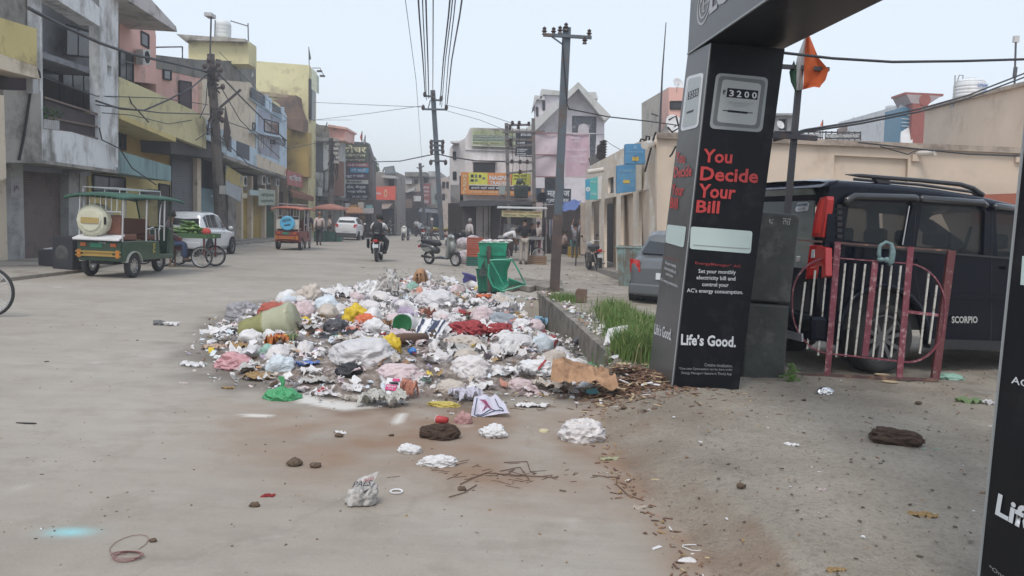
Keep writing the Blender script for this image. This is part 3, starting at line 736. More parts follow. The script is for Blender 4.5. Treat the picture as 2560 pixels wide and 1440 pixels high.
# kit: wheels, cars, people
def spun(prof,c,ax,n=24,mb=None):
 """lathe of (radius, along) about the horizontal axis direction ax through c"""
 mb=mb or MB();ax=V(ax).normalized();z=V((0,0,1));x=z.cross(ax).normalized();k=len(mb.v);vs=[];fs=[]
 for r,h in prof:
  for j in range(n):
   t=2*math.pi*j/n;vs.append(V(c)+ax*h+(x*math.cos(t)+z*math.sin(t))*r)
 m=len(prof)
 for i in range(m-1):
  for j in range(n):fs.append((i*n+j,i*n+(j+1)%n,(i+1)*n+(j+1)%n,(i+1)*n+j))
 return mb._add(vs,fs)
def wheel(par,c,ax,r,w,rim=.62,spokes=8,rimmat=None,thin=False,name='wheel',disc=False,n=28):
 """tyre with its rim and spokes; ax points outwards"""
 ax=V(ax).normalized();c=V(c);h=w/2
 t=spun([(r*rim,-h*.8),(r*.93,-h),(r,-h*.6),(r,h*.6),(r*.93,h),(r*rim,h*.8),(r*rim,-h*.8)],c,ax,n).build(name,RUB(),par,smooth=True)
 rm=rimmat or CHR();mb=MB();k=r*rim
 spun([(k,-h*.8),(k,h*.7),(k*.93,h*.72),(k*.90,h*.3),(k*.90,-h*.8)],c,ax,n,mb)
 z=V((0,0,1));x=z.cross(ax).normalized()
 spun([(0,h*.62),(k*.2,h*.6),(k*.22,h*.1),(0,h*.1)],c,ax,12,mb)
 for i in range(spokes):
  a=2*math.pi*(i+.3)/spokes;d=x*math.cos(a)+z*math.sin(a)
  mb.bar(c+d*k*.15+ax*h*.5,c+d*k*.94+ax*h*.55,(k*.035 if thin else k*.16),(k*.035 if thin else h*.2),up=ax)
 mb.build('rim',rm,t)
 if disc:spun([(0,0),(k*.9,0),(k*.9,-.01),(0,-.01)],c,ax,16).build('wheel_back',DARK(),t)
 return t
def paint(name,c,rough=.28,coat=.5):return M(name,c,rough,var=.04,coat=coat,dirt=tuple(min(1,x*.8+.03)for x in c),da=.15,ds=2)
def car(name,label,loc,rz,L,Wd,H,col_,spec,group=None,wr=.29,rear_plate=None,cat='car',lampc=(.5,.02,.02)):
 """small car, front along +x. spec: list of stations (x/L, z_belt, z_top, half_belt, half_top); equal z = no cabin"""
 T=thing(name,label,cat,loc,rz,group);pm=col_;hw=Wd/2
 rings=[]
 for x,zb,zt,a,b in spec:
  x=(x-.5)*L;z0=.20 if.06<x/L+.5<.94 else.26
  rings.append([V((x,hw*a*.86,z0)),V((x,hw*a*.98,z0+.12)),V((x,hw*a,(z0+zb)*.52)),V((x,hw*a*.985,zb*.93)),V((x,hw*a*.93,zb)),V((x,hw*b,zt-(.03 if zt>zb+.1 else 0))),V((x,hw*b*.80,zt)),V((x,0,zt+.012))])
 mb=MB();n=len(rings);k=8
 for s in(1,-1):
  vs=[V((p.x,p.y*s,p.z))for r in rings for p in r]
  mb._add(vs,[(i*k+j,(i+1)*k+j,(i+1)*k+j+1,i*k+j+1)for i in range(n-1)for j in range(k-1)])
  for e in(0,n-1):
   r=rings[e];mb._add([V((p.x,p.y*s,p.z))for p in r]+[V((r[0].x,0,r[0].z))],[tuple(range(k+1))])
 mb.build('body',pm,T,smooth=False,bevel=.02)
 MB().box((0,0,.24),(L*.9,Wd*.8,.12)).build('underbody',DARK(),T)
 gl=glass('car_glass',(.03,.035,.04),.06,.96)
 def cell(i,f0,f1,g0,g1,j0=4,j1=5,s=1,d=.012):
  """patch of the shell between stations i and i+1, from fraction f0 to f1 along, g0 to g1 upwards"""
  a,b=rings[i],rings[i+1]
  def q(f,g):p=(a[j0]*(1-f)+b[j0]*f)*(1-g)+(a[j1]*(1-f)+b[j1]*f)*g;return V((p.x,p.y*s,p.z))
  pts=[q(f0,g0),q(f1,g0),q(f1,g1),q(f0,g1)];nrm=(pts[1]-pts[0]).cross(pts[3]-pts[0]).normalized()
  if nrm.y*s<0:nrm=-nrm
  return[p+nrm*d for p in pts],nrm
 T['_w']=0
 return T,rings,cell,gl
def hatch(name,label,loc,rz,L=3.5,Wd=1.5,H=1.48,c=None,group=None,wr=.28,lamps='side',suv=False,plate='',label_cat='car'):
 zb=.90 if not suv else 1.05;pm=c
 sp=[(0,.55*H/1.48+.2,.56*H/1.48+.2,.80,.74),(.015,zb,zb+.02,.88,.78),(.05,zb+.01,zb+.10,.93,.74),(.115,zb,H-.10,.97,.66),(.18,zb,H-.02,.98,.69),(.42,zb-.01,H+.01,1,.72),(.57,zb-.03,H-.07,1,.71),(.74,zb-.04,zb+.0,.98,.80),(.86,zb-.08,zb-.075,.96,.78),(.965,zb-.2,zb-.19,.86,.74),(1,.55,.56,.74,.66)]
 T,rg,cell,gl=car(name,label,loc,rz,L,Wd,H,pm,sp,group)
 for s in(1,-1):
  for i,f0,f1 in((4,.08,.46),(4,.52,.97),(5,.02,.92)):
   if i==4 and f0==.08:pts,nn=cell(3,.3,1,.14,.86,s=s);MB().prism(pts,-nn*.008).build('window',gl,T)
   pts,nn=cell(i,f0,f1,.12,.9,s=s);MB().prism(pts,-nn*.008).build('window',gl,T)
  pts,nn=cell(6,.02,.62,.14,.80,s=s);MB().prism(pts,-nn*.008).build('window',gl,T)
  for i,f in((4,.49),(5,.03),(5,.95)):
   a=cell(i,f,f+.012,.0,1,1,4,s,.006)[0];MB().prism([a[0],a[1],a[2],a[3]],V((0,-.004*s,0))).build('door_seam',DARK(),T)
  y=s*Wd/2
  for x in(-.12*L+.02,.10*L):MB().box((x,y*1.01,zb*.9),(.16,.03,.03)).build('door_handle',pm,T)
  MB().sph((.19*L,y*1.12,zb+.06),.08,8,6,(.7,1.1,.8)).build('mirror',pm,T,smooth=True)
  for x in(-.33*L,.33*L):
   spun([(0,0),(wr*1.22,0),(wr*1.22,.02),(wr*1.16,.03),(wr*1.1,.012),(0,.012)],(x,y*.985,wr+.02),(0,s,0)).build('wheel_arch',DARK(),T)
   wheel(T,(x,y*.93,wr),(0,s,0),wr,.17,disc=True)
  xr=-L/2
  MB().prism([V((xr+.02,y*.80,zb-.22)),V((xr-.01,y*.62,zb-.2)),V((xr+.0,y*.66,zb+.02)),V((xr+.06,y*.84,zb+.03))],V((.05,y*.10,0))).build('tail_lamp',M('red_lamp',(.45,.015,.015),.15,coat=.6,var=0),T)
  MB().prism([V((L/2-.03,y*.5,.62)),V((L/2-.09,y*.88,.66)),V((L/2-.14,y*.86,.80)),V((L/2-.07,y*.5,.74))],V((.02,0,.01))).build('headlight',M('clear_lamp',(.6,.62,.64),.1,var=0),T)
 a,b,a2=rg[2],rg[3],None
 P4=[V((rg[2][5].x,-rg[2][5].y*.95,rg[2][5].z+.03)),V((rg[2][5].x,rg[2][5].y*.95,rg[2][5].z+.03)),V((rg[3][5].x,rg[3][5].y*.9,rg[3][5].z-.05)),V((rg[3][5].x,-rg[3][5].y*.9,rg[3][5].z-.05))]
 nn=(P4[1]-P4[0]).cross(P4[3]-P4[0]).normalized();nn=nn if nn.x<0 else-nn
 MB().prism([p+nn*.03 for p in P4],-nn*.008).build('rear_window',gl,T)
 MB().prism([V((rg[6][5].x+.02,y_,rg[6][5].z-.06))for y_ in(-.5,.5)]+[V((rg[7][5].x-.04,y_*1.2,rg[7][5].z+.05))for y_ in(.5,-.5)],V((.02,0,.03))).build('windscreen',gl,T)
 MB().box((-L/2-.01,0,.38),(.10,Wd*.86,.2)).build('bumper',pm if not suv else M('dark_bumper',(.05,.05,.05)),T,bevel=.03)
 MB().box((L/2+.0,0,.38),(.10,Wd*.8,.2)).build('bumper',pm,T,bevel=.03)
 pl=MB().box((-L/2-.02,0,.64),(.02,.42,.12)).build('number_plate',WHT,T)
 MB().tube([(-L/2+.5,0,zb+.1),(-L/2+.45,-.3,zb+.25)],.01).build('wiper',DARK(),T)
 return T
def skin_mesh(vs,es,rs,root=0,sub=1):
 me=bpy.data.meshes.new('s');me.from_pydata([tuple(v)for v in vs],es,[]);ob=bpy.data.objects.new('s',me);col.objects.link(ob)
 sk=ob.modifiers.new('k','SKIN');sk.use_smooth_shade=True;sk.branch_smoothing=.6
 for i,r in enumerate(rs):
  d=me.skin_vertices[0].data[i];d.radius=(r,r)if not isinstance(r,tuple)else r;d.use_root=(i==root)
 if sub:q=ob.modifiers.new('b','SUBSURF');q.levels=q.render_levels=sub
 dg=bpy.context.evaluated_depsgraph_get();out=bpy.data.meshes.new_from_object(ob.evaluated_get(dg))
 bpy.data.objects.remove(ob);bpy.data.meshes.remove(me);return out
BASE=dict(pel=(0,0,.93),spi=(0,.0,1.13),che=(0,.0,1.31),nec=(0,-.0,1.45),h1=(0,.02,1.53),h2=(0,.025,1.62),h3=(0,.02,1.68),hl=(-.09,0,.88),kl=(-.10,.02,.49),al=(-.10,-.02,.09),tl=(-.11,.13,.035),hr=(.09,0,.88),kr=(.10,.02,.49),ar=(.10,-.02,.09),tr=(.11,.13,.035),sl=(-.17,0,1.38),el=(-.23,-.03,1.11),wl=(-.24,.06,.88),fl=(-.24,.09,.79),sr=(.17,0,1.38),er=(.23,-.03,1.11),wr=(.24,.06,.88),fr=(.24,.09,.79))
POSES=dict(stand={},walk=dict(kl=(-.10,.16,.50),al=(-.10,.18,.10),tl=(-.11,.33,.06),kr=(.10,-.04,.50),ar=(.10,-.30,.16),tr=(.11,-.18,.05),el=(-.23,-.12,1.12),wl=(-.23,-.10,.88),fl=(-.23,-.08,.8),er=(.23,.04,1.12),wr=(.23,.20,.93),fr=(.23,.26,.87)),work=dict(el=(-.23,.06,1.12),wl=(-.16,.30,1.08),fl=(-.13,.38,1.08),er=(.23,.06,1.12),wr=(.16,.30,1.08),fr=(.13,.38,1.08)),bend=dict(pel=(0,-.12,.93),spi=(0,.04,1.08),che=(0,.24,1.18),nec=(0,.38,1.22),h1=(0,.44,1.24),h2=(0,.50,1.26),h3=(0,.55,1.26),sl=(-.17,.30,1.18),sr=(.17,.30,1.18),el=(-.20,.36,.94),er=(.20,.36,.94),wl=(-.17,.46,.74),wr=(.17,.46,.74),fl=(-.16,.50,.68),fr=(.16,.50,.68)),reach=dict(el=(-.20,.10,1.62),wl=(-.14,.16,1.84),fl=(-.12,.17,1.92),er=(.20,.10,1.62),wr=(.14,.16,1.84),fr=(.12,.17,1.92)),sit=dict(pel=(0,0,.52),spi=(0,.02,.72),che=(0,.05,.92),nec=(0,.06,1.06),h1=(0,.09,1.14),h2=(0,.11,1.23),h3=(0,.11,1.29),hl=(-.09,0,.48),kl=(-.12,.42,.48),al=(-.12,.42,.09),tl=(-.12,.56,.035),hr=(.09,0,.48),kr=(.12,.42,.48),ar=(.12,.42,.09),tr=(.12,.56,.035),sl=(-.17,.05,.99),el=(-.22,.08,.74),wl=(-.15,.30,.64),fl=(-.13,.36,.62),sr=(.17,.05,.99),er=(.22,.08,.74),wr=(.15,.30,.64),fr=(.13,.36,.62)),ride=dict(pel=(0,0,.86),spi=(0,.04,1.06),che=(0,.08,1.24),nec=(0,.10,1.37),h1=(0,.13,1.45),h2=(0,.15,1.54),h3=(0,.15,1.60),hl=(-.10,0,.83),kl=(-.24,.36,.72),al=(-.20,.16,.34),tl=(-.20,.30,.30),hr=(.10,0,.83),kr=(.24,.36,.72),ar=(.20,.16,.34),tr=(.20,.30,.30),sl=(-.18,.08,1.31),el=(-.28,.26,1.12),wl=(-.28,.52,1.04),fl=(-.27,.58,1.03),sr=(.18,.08,1.31),er=(.28,.26,1.12),wr=(.28,.52,1.04),fr=(.27,.58,1.03)))
_pc={}
def person(label,loc,rz,pose='stand',h=1.7,shirt=(.4,.4,.4),pants=(.05,.05,.06),sleeves='short',hair=(.012,.010,.009),group=None,cover=None,skinc=(.20,.105,.06),long=False,fig='m'):
 """a person facing +y of their own frame"""
 J=dict(BASE);J.update(POSES[pose]);T=thing('person',label,'person',loc,rz,group);k=h/1.7
 J={a:V(b)*k for a,b in J.items()}
 def sk(keys,edges,rad,name,m,root=0,ext=None,par=T):
  key=(pose,tuple(keys),tuple(rad))
  if key not in _pc:_pc[key]=skin_mesh([J[a]/k for a in keys],[(keys.index(a),keys.index(b))for a,b in edges],rad,root)
  me=_pc[key].copy();me.materials.clear()
  for v in me.vertices:v.co*=k
  me.polygons.foreach_set('use_smooth',[True]*len(me.polygons));return link(name,me,m,par)
 allk=['pel','spi','che','nec','h1','h2','h3','hl','kl','al','tl','hr','kr','ar','tr','sl','el','wl','fl','sr','er','wr','fr']
 E=[('pel','spi'),('spi','che'),('che','nec'),('nec','h1'),('h1','h2'),('h2','h3'),('pel','hl'),('hl','kl'),('kl','al'),('al','tl'),('pel','hr'),('hr','kr'),('kr','ar'),('ar','tr'),('che','sl'),('sl','el'),('el','wl'),('wl','fl'),('che','sr'),('sr','er'),('er','wr'),('wr','fr')]
 rad=[.12,.11,.12,.055,.068,.085,.062,.085,.06,.04,.032,.085,.06,.04,.032,.06,.042,.03,.028,.06,.042,.03,.028]
 sk(allk,E,rad,'body',M('skin_%d'%int(skinc[0]*100),skinc,.55,var=.05))
 sc_='%d_%d_%d'%tuple(int(x*99)for x in shirt);pc_='%d_%d_%d'%tuple(int(x*99)for x in pants)
 sm_=M('cloth_'+sc_,shirt,.9,var=.14,vs=14,bump=.4,bs=16);tm=M('cloth_'+pc_,pants,.9,var=.14,vs=10,bump=.4,bs=14)
 ks=['pel','spi','che','nec','sl','el','sr','er'];es=[('pel','spi'),('spi','che'),('che','nec'),('che','sl'),('sl','el'),('che','sr'),('sr','er')]
 rs=[.155,.140,.145,.072,.085,.064,.085,.064]
 if sleeves=='long':ks+=['wl','wr'];es+=[('el','wl'),('er','wr')];rs+=[.046,.046]
 sk(ks,es,rs,'shirt',sm_)
 if long:MB().lathe([(.13*k,J['pel'].z+.1),(.19*k,J['pel'].z-.12),(.21*k,J['pel'].z-.42),(.20*k,J['pel'].z-.42),(.1,J['pel'].z)],(J['pel'].x,J['pel'].y,0),14,sy=.8).build('shirt_tail',sm_,T,smooth=True)
 kp=['pel','hl','kl','al','hr','kr','ar'];ep=[('pel','hl'),('hl','kl'),('kl','al'),('pel','hr'),('hr','kr'),('kr','ar')]
 sk(kp,ep,[.125,.108,.082,.068,.108,.082,.068],'trousers',tm)
 for a,b in(('al','tl'),('ar','tr')):
  p,q=J[a],J[b];MB().tube([p+V((0,-.05,-.03))*k,p+V((0,.0,-.04))*k,q+V((0,.02,.005))*k],[.045*k,.05*k,.035*k],8).build('shoe',M('dark_shoe',(.03,.025,.02),.6),T,smooth=True)
 hd=J['h2'];d=(J['h3']-J['h1']).normalized()
 hm=M('hair_%d'%int(hair[0]*300),hair,.7,bump=.5,bs=60)if cover is None else M('headscarf_%d'%int(cover[0]*99),cover,.9,var=.1)
 MB().sph(hd+V((0,-.018,.02))*k,.108*k,12,8,(.88,1.,1.02)if cover is None else(1.05,1.15,1.15)).build('hair' if cover is None else 'headscarf',hm,T,smooth=True)
 if pose not in('bend',):
  f=hd+V((0,.085,-.02))*k;MB().sph(f,.022*k,6,4,(.7,1.1,1.3)).build('nose',M('skin_%d'%int(skinc[0]*100)),T,smooth=True)
 return T
def crate(label,c,rz,d=(.6,.4,.3),m=None,group=None,name='crate',fill=None,n=4):
 """slatted plastic crate standing on c"""
 T=thing(name,label,'crate',c,rz,group);x,y,z=d;mb=MB()
 for s in(1,-1):
  for i in range(n):
   zz=z*(i+.5)/n;MB().box((0,s*y/2,zz),(x,.015,z/n*.78)).build('slat',m,T);MB().box((s*x/2,0,zz),(.015,y,z/n*.78)).build('slat',m,T)
 for sx in(1,-1):
  for sy in(1,-1):MB().box((sx*x/2,sy*y/2,z/2),(.03,.03,z)).build('corner_post',m,T)
 MB().box((0,0,.01),(x,y,.02)).build('crate_floor',m,T)
 MB().box((0,y/2,z),(x+.03,.035,.03)).build('rim',m,T);MB().box((0,-y/2,z),(x+.03,.035,.03)).build('rim',m,T)
 MB().box((0,0,z*.5),(x*.92,y*.92,z*.8)).build('contents',fill or DARK(),T)
 return T
 # black car behind the railing
def black_car():
 pm=M('black_blue_paint',(.0035,.005,.012),.14,var=.05,coat=.0,dirt=(.006,.006,.008),da=.15,ds=1.5,spec=.2)
 tr=M('black_trim',(.018,.018,.02),.5,var=.1);redl=M('red_lamp',(.45,.015,.015),.15,coat=.6,var=0);redb=M('bright_red_lamp',(.62,.02,.015),.15,coat=.6,var=0)
 a=GG(2207,937);th=R(17);b=a+V((math.cos(th),math.sin(th),0))
 w=Wl((a.x,a.y),(b.x,b.y));H=w.hit;z0=.13
 T=thing('parked_car','black blue boxy off-road car with tall red tail lamps parked behind the maroon railing','car',(a.x,a.y,z0),world=True)
 top=[(2074,470),(2105,466),(2230,474),(2347,486),(2455,503),(2560,527),(2640,552),(2720,612)]
 side=[(2070,488)]+top+[(2735,640),(2860,668),(2895,720),(2890,855),(2800,860),(2770,795),(2715,768),(2660,795),(2636,862),(2358,862),(2318,868)]
 arch=[(2310-0,850)]
 arch=[(2207+103*math.cos(t)*(1 if math.cos(t)>0 else.98),846-122*math.sin(t))for t in[math.pi*i/12 for i in range(13)]]
 side+=arch+[(2100,868),(2056,850),(2050,760),(2052,690),(2060,618),(2066,598)]
 w1=[(2124,503),(2275,507),(2283,512),(2256,616),(2112,600),(2110,590)];w2=[(2306,512),(2455,520),(2463,530),(2459,640),(2290,616)]
 w3=[(2490,532),(2570,541),(2650,620),(2650,650),(2494,640)]
 s1=slab('side_panel',w,side,[w1,w2,w3],0,.05,pm,T,bevel=.012)
 s2=s1.copy();s2.data=s1.data;col.objects.link(s2);s2.parent=T;s2.matrix_parent_inverse=Matrix.Translation(-T.location-w.n*1.68)
 gl=glass('tinted_glass',(.010,.016,.018),.04,.5)
 for q in(w1,w2,w3):
  g=block('window',w,q,-.05,-.035,gl,T);g2=g.copy();col.objects.link(g2);g2.parent=T;g2.matrix_parent_inverse=Matrix.Translation(-T.location-w.n*1.62)
 ed=[H(x,y)for x,y in top[:-1]];
 def rf(u,v):
  k=u*(len(ed)-1);i=min(int(k),len(ed)-2);p=ed[i]*(1-(k-i))+ed[i+1]*(k-i)
  o=(0,.012,.05,.15,.4,.87,1.34,1.59,1.69,1.728,1.74)[round(v*10)];hh=(0,.035,.065,.085,.10,.105,.10,.085,.065,.035,0)[round(v*10)]
  return p-w.n*o+V((0,0,hh-.012))
 MB().grid(rf,12,10).build('roof',pm,T,smooth=True)
 vm=M('smoked_visor',(.02,.021,.024),.2,coat=.5)
 for pts in([(2112,512),(2118,500),(2135,491),(2285,494),(2293,500)],[(2300,502),(2304,497),(2455,507),(2464,516)],[(2484,522),(2490,517),(2580,526)]):
  mb=MB();ps=[H(x,y,.035)for x,y in pts];mb.tube(ps,.038,8);mb.build('visor',vm,T,smooth=True)
 def strip(n,x0,y0,x1,y1,wd,o,m,th_=.02):MB().bar(H(x0,y0,o),H(x1,y1,o),wd,th_,up=w.n).build(n,m,T)
 strip('side_moulding',2322,737,2640,748,.055,.012,pm,.025)
 strip('belt_trim',2110,612,2640,655,.02,.006,tr);strip('sill',2318,858,2640,868,.10,.0,tr,.09)
 for x0,y0,x1,y1 in((2480,530,2477,855),(2292,500,2283,618),(2283,618,2290,700),(2290,700,2320,860)):strip('door_seam',x0,y0,x1,y1,.008,.001,DARK(),.004)
 for x0,y0,x1,y1 in((2290,651,2340,655),(2512,670,2548,673)):strip('door_handle',x0,y0,x1,y1,.035,.03,pm,.03)
 strip('chrome_strip',2273,515,2256,612,.012,.01,CHR(),.008)
 for i in range(6):strip('pillar_notch',2092+0*i,515+15*i,2104,516+15*i,.035,.008,tr)
 textp('SCORPIO',w,2378,790,2443,808,M('badge_silver',(.5,.5,.48),.35,metal=.5),T,.03,.035)
 mb=MB();pts=[H(2207+112*math.cos(t),846-131*math.sin(t),.02)for t in[math.pi*i/14 for i in range(15)]];mb.tube(pts,.035,8);mb.build('wheel_flare',pm,T,smooth=True)
 rw=.36;al=M('dark_alloy',(.16,.16,.17),.35,metal=.6)
 c0=V((a.x,a.y,z0+rw))-w.n*.12
 for i,(du,dn_)in enumerate(((0,0),(2.68,0),(0,1.46),(2.68,1.46))):
  c=c0+w.u*du-w.n*dn_
  wheel(T,c,w.n if dn_==0 else-w.n,rw,.24,.70,10 if dn_==0 else 8,al,disc=True,n=36)
  MB().sph(c-w.n*(.1 if dn_==0 else-.1),rw*1.05,14,8,(1,.2,1)).build('wheel_well',DARK(),T)
 pc=H(2066,600);pcu=w.uv(pc)[0]
 o=w.a+w.u*(pcu);wr_=Wl((o.x,o.y),(o.x-w.n.x,o.y-w.n.y))
 K=wr_.hit
 e=lambda off,z,out=0:o-w.n*off+V((0,0,z))-w.u*out
 zt=ed[0].z;MB().prism([e(.02,z0+.45),e(1.72,z0+.45),e(1.72,z0+1.12),e(.02,z0+1.12)],w.u*.08).build('tailgate',pm,T,bevel=.02)
 for q_ in([e(.02,1.2),e(.16,1.2),e(.16,zt),e(.02,zt)],[e(1.58,1.2),e(1.72,1.2),e(1.72,zt),e(1.58,zt)],[e(.16,zt-.16),e(1.58,zt-.16),e(1.58,zt),e(.16,zt)]):
  MB().prism(q_,w.u*.06).build('tailgate_frame',pm,T)
 rg=M('rear_glass_reflection',(.16,.18,.18),.08,var=0,coat=.5)  # grey reflection is put into the opaque glass colour
 MB().prism([e(.16,1.18,.012),e(1.58,1.18,.012),e(1.54,zt-.12,.012),e(.2,zt-.12,.012)],w.u*.01).build('rear_window',rg,T)
 MB().prism([e(.0,zt+.0,.1),e(1.74,zt+.0,.1),e(1.72,zt+.07,-.02),e(.02,zt+.07,-.02)],w.u*.12+V((0,0,.02))).build('spoiler',pm,T,bevel=.02)
 MB().prism([e(.2,zt-.06,.02),e(1.5,zt-.06,.02),e(1.5,zt-.0,.06),e(.2,zt,.06)],w.u*.02).build('spoiler_glass',rg,T)
 MB().prism([e(-.02,z0+.34,.10),e(1.76,z0+.34,.10),e(1.76,z0+.60,.12),e(-.02,z0+.60,.12)],w.u*.24).build('bumper',pm,T,bevel=.04)
 MB().prism([e(.0,z0+.34,.20),e(.5,z0+.34,.20),e(.5,z0+.42,.21),e(.0,z0+.42,.21)],w.u*.02).build('reflector',M('grey_reflector',(.3,.3,.32),.2),T)
 def lamp(n,px,m,out=.03):MB().prism([K(x,y,out)for x,y in px],-wr_.n*.08).build(n,m,T,bevel=.008)
 ul=[(2049,494),(2068,490),(2069,500),(2061,560),(2056,594),(2028,592),(2033,555),(2041,515)]
 lamp('tail_lamp',ul,redl);lamp('tail_lamp_core',[(2052,500),(2060,499),(2048,585),(2034,585)],redb,.036)
 ll=[(2024,612),(2050,613),(2064,620),(2064,690),(2050,697),(2012,698),(2018,655)]
 lamp('tail_lamp',ll,redl);lamp('reversing_lamp',[(2028,625),(2036,623),(2036,645),(2026,646)],M('clear_lamp',(.6,.62,.64),.1,var=0),.036);lamp('tail_lamp_core',[(2024,668),(2046,664),(2044,688),(2018,692)],redb,.036)
 lamp('sticker',[(1992,507),(2017,504),(2022,508),(2018,527),(1990,530),(1987,526)],WHT,.02)
 text('PARDHAN',K(1991,517,.022),K(2018,515,.022),K(1992,509,.022),M('navy_print',(.03,.05,.10)),T,.02);text('GOLDEN',K(1994,526,.022),K(2014,524,.022),K(1995,520,.022),M('navy_print'),T,.01)
 lamp('badge',[(1990,640),(2000,640),(1998,655),(1989,655)],CHR(),.02)
 rl=M('satin_black_rail',(.03,.03,.033),.4)
 pts=[(2113,436),(2150,439),(2222,445),(2300,451),(2401,461),(2432,471),(2455,489)]
 mb=MB();mb.tube([H(x,y,-.12)for x,y in pts],[.004,.02,.022,.022,.024,.028,.035],8);mb.build('roof_rail',rl,T,smooth=True)
 MB().prism([H(x,y,-.12)for x,y in((2183,441),(2222,444),(2228,460),(2196,458))],w.n*-.05).build('rail_foot',rl,T,bevel=.006)
 for x,y in((2113,436),):
  mb=MB();mb.tube([H(x_,y_,-1.55)for x_,y_ in[(2135,448),(2300,462),(2430,480),(2440,490)]],.02,6);mb.build('roof_rail',rl,T)
 MB().prism([w.at(pcu+.06,z0+.45,-.05),w.at(pcu+4.2,z0+.45,-.05),w.at(pcu+4.2,z0+.45,-1.7),w.at(pcu+.06,z0+.45,-1.7)],V((0,0,.45))).build('cabin_floor',DARK(),T)
 sm_=M('grey_seat_fabric',(.035,.035,.037),.9)
 for u_,z_ in((pcu+.9,.95),(pcu+1.75,.95),(pcu+2.6,.95)):
  for o_ in(-.35,-.85,-1.35)if u_<pcu+2.5 else(-.4,-1.3):
   mb=MB();c=w.at(u_,z0+z_,o_);mb.box(c+V((0,0,.08)),(.14,.42,.55),rz=th);mb.build('seat',sm_,T,bevel=.05)
   MB().box(c+V((0,0,.46)),(.1,.26,.17),rz=th).build('headrest',sm_,T,bevel=.04)
 c=w.at(pcu+3.15,z0+1.1,-1.3);mb=MB();mb.tube([c+V((0,0,0))+(w.n*math.cos(t)*.19+V((0,0,1))*math.sin(t)*.19-w.u*math.sin(t)*.05)for t in[2*math.pi*i/18 for i in range(19)]],.015,6);mb.build('steering_wheel',tr,T)
 MB().tube([w.at(pcu+1.9,z0+1.55,-.1),w.at(pcu+2.15,z0+.95,-.5)],.02).build('seat_belt',tr,T)
 MB().prism([w.at(pcu+3.2,z0+1.08,-.03),w.at(pcu+4.3,z0+1.02,-.05),w.at(pcu+4.3,z0+1.02,-1.68),w.at(pcu+3.2,z0+1.08,-1.7)],V((0,0,.04))).build('bonnet',pm,T,bevel=.03)
 MB().prism([w.at(pcu+2.95,z0+1.75,-.15),w.at(pcu+3.55,z0+1.1,-.08),w.at(pcu+3.55,z0+1.1,-1.65),w.at(pcu+2.95,z0+1.75,-1.55)],V((.01,0,.01))).build('windscreen',gl,T)
 MB().prism([w.at(pcu+4.3,z0+.35,-.02),w.at(pcu+4.3,z0+1.04,-.02),w.at(pcu+4.3,z0+1.04,-1.7),w.at(pcu+4.3,z0+.35,-1.7)],w.u*.12).build('front_grille',tr,T,bevel=.03)
black_car()
def rot2(rz):return V((math.cos(rz),math.sin(rz),0)),V((math.sin(rz),-math.cos(rz),0))
